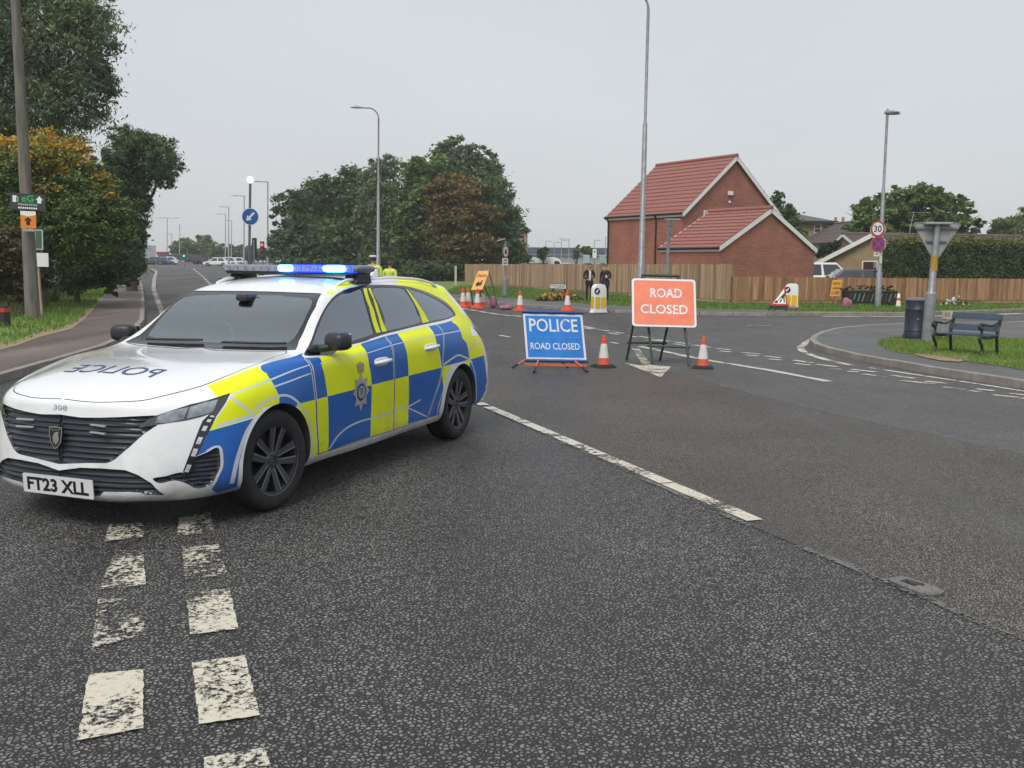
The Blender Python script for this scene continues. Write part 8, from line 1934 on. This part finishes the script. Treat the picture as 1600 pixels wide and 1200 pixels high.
def person(label, loc, rz, h, mats, pose='stand', hair=(.03, .022, .016), group=None, extra=None, bulk=1.0):
    """mats: [skin, top, trousers, shoes]; faces local -y"""
    o = empty('person', loc, rz, label=label, cat='person', group=group); k = h / 1.75
    P = lambda x, y, z: (x * k, y * k, z * k)
    B_ = bulk; N = [('pel', None, P(0, 0, .95), (.155 * k, .11 * k), 2), ('bel', 'pel', P(0, -.01, 1.10), (.150 * k * B_, .108 * k * B_), 1), ('che', 'bel', P(0, -.01, 1.28), (.175 * k * B_, .12 * k * B_), 1), ('sho', 'che', P(0, 0, 1.42), (.135 * k * B_, .095 * k * B_), 1), ('nec', 'sho', P(0, -.005, 1.50), .056 * k, 0)]
    down = pose in ('phone', 'hood'); f = -.045 if down else -.01
    N += [('jaw', 'nec', P(0, f - .02, 1.575), (.062 * k, .072 * k), 0), ('hed', 'jaw', P(0, f - .012, 1.655), (.076 * k, .09 * k), 0), ('top', 'hed', P(0, f, 1.725), (.05 * k, .06 * k), 0)]
    for s, t in ((1, 'L'), (-1, 'R')):
        st = .02 * s
        N += [('hip' + t, 'pel', P(.09 * s, 0, .88), .088 * k, 2), ('kne' + t, 'hip' + t, P(.10 * s, -.02, .50), .060 * k, 2), ('cal' + t, 'kne' + t, P(.105 * s, .0, .33), .055 * k, 2), ('ank' + t, 'cal' + t, P(.105 * s, .02, .09), .045 * k, 2), ('hee' + t, 'ank' + t, P(.105 * s, .02, .045), .043 * k, 3), ('toe' + t, 'hee' + t, P(.115 * s, -.14, .035), .034 * k, 3)]
        N += [('shd' + t, 'sho', P(.185 * s * B_, 0, 1.40), .066 * k * B_, 1)]
        if pose == 'stand' or (pose == 'hood' and s < 0):
            el, wr = (.235 * s, .03, 1.13), (.245 * s, -.03, .89); hd = (0, -.15, -1); sd_ = (0, 1, 0)
        elif pose == 'phone' or pose == 'hood':
            el, wr = (.25 * s, .02, 1.14), ((.10 if s > 0 else .14) * s, -.22, 1.16 if s > 0 else 1.02); hd = (-.5 * s, -.7, .3); sd_ = (0, .4, 1)
        else:
            el, wr = (.27 * s, .04, 1.15), (.16 * s, -.14, 1.02); hd = (-.6 * s, -.6, 0); sd_ = (0, 0, 1)
        N += [('elb' + t, 'shd' + t, P(*el), .050 * k * B_, 1), ('wri' + t, 'elb' + t, P(*wr), .036 * k, 1)]
        hand(N, 'wri' + t, P(*wr), hd, sd_, 0)
    body = skin_body('body', N, o, mats)
    # face: nose, eyes, ears; hair
    mb = MB(); hc_ = Vector(P(0, f - .012, 1.655))
    mb.sphere(hc_ + Vector((0, -.098, -.02)) * k, (.012 * k, .018 * k, .02 * k), n=8, m=6)
    for s in (-1, 1): mb.sphere(hc_ + Vector((.078 * s, 0, -.015)) * k, (.012 * k, .02 * k, .03 * k), n=8, m=6)
    mb.build('nose_and_ears', mats[0], body, smooth=True)
    for s in (-1, 1):
        mb = MB(); mb.sphere(hc_ + Vector((.03 * s, -.083, .01)) * k, (.011 * k, .008 * k, .006 * k), n=8, m=6); mb.build('eye', BLACK, body)
    mb = MB(); mb.box(hc_ + Vector((0, -.088, -.065)) * k, (.045 * k, .012 * k, .008 * k)); mb.build('mouth', mat('lips', (.28, .12, .10), .6), body)
    mb = MB(); n_, m_ = 16, 8
    for j in range(m_ + 1):
        ph = R(-25 + 115 * j / m_)
        for i in range(n_):
            t = 2 * math.pi * i / n_; fr = .5 - .5 * math.sin(t); cut = max(ph, R(28) if fr > .72 else ph)
            mb.v.append(tuple(hc_ + Vector((.088 * math.cos(cut) * math.cos(t), .012 + .098 * math.cos(cut) * math.sin(t), .02 + .10 * math.sin(cut))) * k))
    for j in range(m_):
        for i in range(n_): mb.f.append((j * n_ + i, j * n_ + (i + 1) % n_, (j + 1) * n_ + (i + 1) % n_, (j + 1) * n_ + i)); mb.m.append(0)
    mb.build('hair', mat('hair_%d' % int(hair[0] * 1000), hair, .7), body, smooth=True)
    if extra: extra(o, body, k, hc_)
    return o
NAVYC = mat('navy_coat', (.014, .016, .026), .8, var=.2, vscale=14); DKTR = mat('dark_trousers', (.012, .012, .014), .85); SHOE = mat('dark_shoes', (.01, .01, .01), .5); HIVIS = mat('hi_vis_jacket', (.62, .72, .10), .6, var=.12, vscale=10); SILV = mat('silver_tape', (.55, .57, .60), .35)
def ex_shirt(o, body, k, hc_):
    mb = MB(); vs = []
    for z_, w_ in ((1.43, .035), (1.35, .045), (1.22, .05), (1.08, .05), (1.0, .045)):
        y_ = -.138 if z_ < 1.4 else -.105
        vs += [(-w_ * k, y_ * k, z_ * k), (w_ * k, y_ * k, z_ * k)]
    mb.add(vs, [(2 * i, 2 * i + 1, 2 * i + 3, 2 * i + 2) for i in range(4)]); mb.build('shirt_front', mat('white_shirt', (.62, .62, .62), .7), body)
    mb = MB(); mb.lathe([(.17 * k, 1.00 * k), (.185 * k, .90 * k), (.19 * k, .82 * k)], n=18, caps=False); mb.build('jacket_hem', NAVYC, body, smooth=True)
def ex_hood(o, body, k, hc_):
    mb = MB(); mb.tube([Vector((.12 * math.cos(t), -.02 - .06 * math.sin(t), 1.51 + .07 * abs(math.cos(t)))) * k for t in np.linspace(0, 2 * math.pi, 17)], .042 * k, n=8, caps=False); mb.build('fur_trim', mat('pale_fur', (.46, .34, .24), .95, var=.3, vscale=40, bump=.6, bscale=120), body, smooth=True)
    mb = MB(); mb.lathe([(.18 * k, 1.05 * k), (.20 * k, .9 * k), (.205 * k, .75 * k)], n=18, caps=False); mb.build('coat_skirt', NAVYC, body, smooth=True)
    mb = MB(); mb.box(Vector((.06, -.30, 1.20)) * k, (.08 * k, .02 * k, .13 * k)); mb.build('phone', mat('pale_phone', (.5, .5, .52), .4), o)
def ex_police(o, body, k, hc_):
    for z_ in (1.05, 1.25):
        mb = MB(); mb.lathe([(.232 * k, (z_ - .03) * k), (.234 * k, (z_ + .03) * k)], n=20, caps=False); q = mb.build('reflective_band', SILV, body, smooth=True); q.scale = (1.0, .78, 1)
    mb = MB(); lettering(mb, 'POLICE', .08, frame(Vector((0, .175 * k, 1.36 * k)), (-1, 0, 0), (0, 0, 1)), width=.22 * k, height=.05 * k); 
    m2 = MB(); m2.prism(rrect(.26 * k, .085 * k, .01, 3), 0, .006, frame(Vector((0, .160 * k, 1.36 * k)), (-1, 0, 0), (0, 0, 1))); pq = m2.build('back_patch', mat('police_patch_blue', (.02, .05, .2), .5), body)
    mb.build('lettering', SILV, pq)
    mb = MB(); mb.lathe([(.10 * k, 0), (.10 * k, .035 * k), (.125 * k, .055 * k), (.12 * k, .085 * k), (.06 * k, .10 * k), (0, .10 * k)], c=hc_ + Vector((0, .005, .035)) * k, n=20); mb.build('cap_crown', mat('white_cap', (.66, .68, .70), .6), body, smooth=40)
    mb = MB(); mb.lathe([(.102 * k, 0), (.102 * k, .035 * k)], c=hc_ + Vector((0, .005, .033)) * k, n=20, caps=False); mb.box(hc_ + Vector((0, -.11, .035)) * k, (.12 * k, .08 * k, .01)); mb.build('cap_band', BLACK, body)
p = G(921, 477); person('person in an open dark jacket and white shirt looking down beside the fence', (p.x, 39.6, .1), R(8), 1.58, [SKINM, NAVYC, DKTR, SHOE], 'phone', extra=ex_shirt)
p = G(945, 477); person('person in a navy coat with pale fur hood trim standing behind the bollard', (at(946, 440, 39.8).x, 39.8, .1), R(-10), 1.55, [SKINM, NAVYC, DKTR, SHOE], 'hood', hair=(.12, .07, .035), extra=ex_hood)
q = at(583, 440, 31); person('police officer in yellow hi-vis jacket and white cap beyond the car roof', (q.x, 31, .0), R(185), 1.80, [SKINM, HIVIS, DKTR, SHOE], 'stand', extra=ex_police, bulk=1.25)
q = at(609, 440, 33); person('shorter bareheaded officer in yellow hi-vis vest right of the capped one', (q.x, 33, .0), R(165), 1.66, [SKINM, HIVIS, NAVYC, SHOE], 'stand', hair=(.05, .03, .02), bulk=1.2, extra=lambda o, b, k, h: [MB().lathe([(.222 * k, (z_ - .03) * k), (.224 * k, (z_ + .03) * k)], n=20, caps=False).build('reflective_band', SILV, b, smooth=True) for z_ in (1.02, 1.22)])
# ------------------------------------------------------------------ moist autumn air
hz_m = bpy.data.materials.new('moist_air'); hz_m.use_nodes = True
nt = hz_m.node_tree; nt.nodes.clear(); o_ = nt.nodes.new('ShaderNodeOutputMaterial'); v_ = nt.nodes.new('ShaderNodeVolumePrincipled')
v_.inputs['Color'].default_value = (.97, .98, 1.0, 1); v_.inputs['Density'].default_value = 0.0006; v_.inputs['Anisotropy'].default_value = .2
nt.links.new(v_.outputs[0], o_.inputs['Volume'])
mb = MB(); mb.box((0, 1950, 14.0), (5600, 4300, 32.0)); hz = mb.build('haze', hz_m); tag(hz, kind='stuff', label='thin grey autumn haze over the whole place', cat='haze')
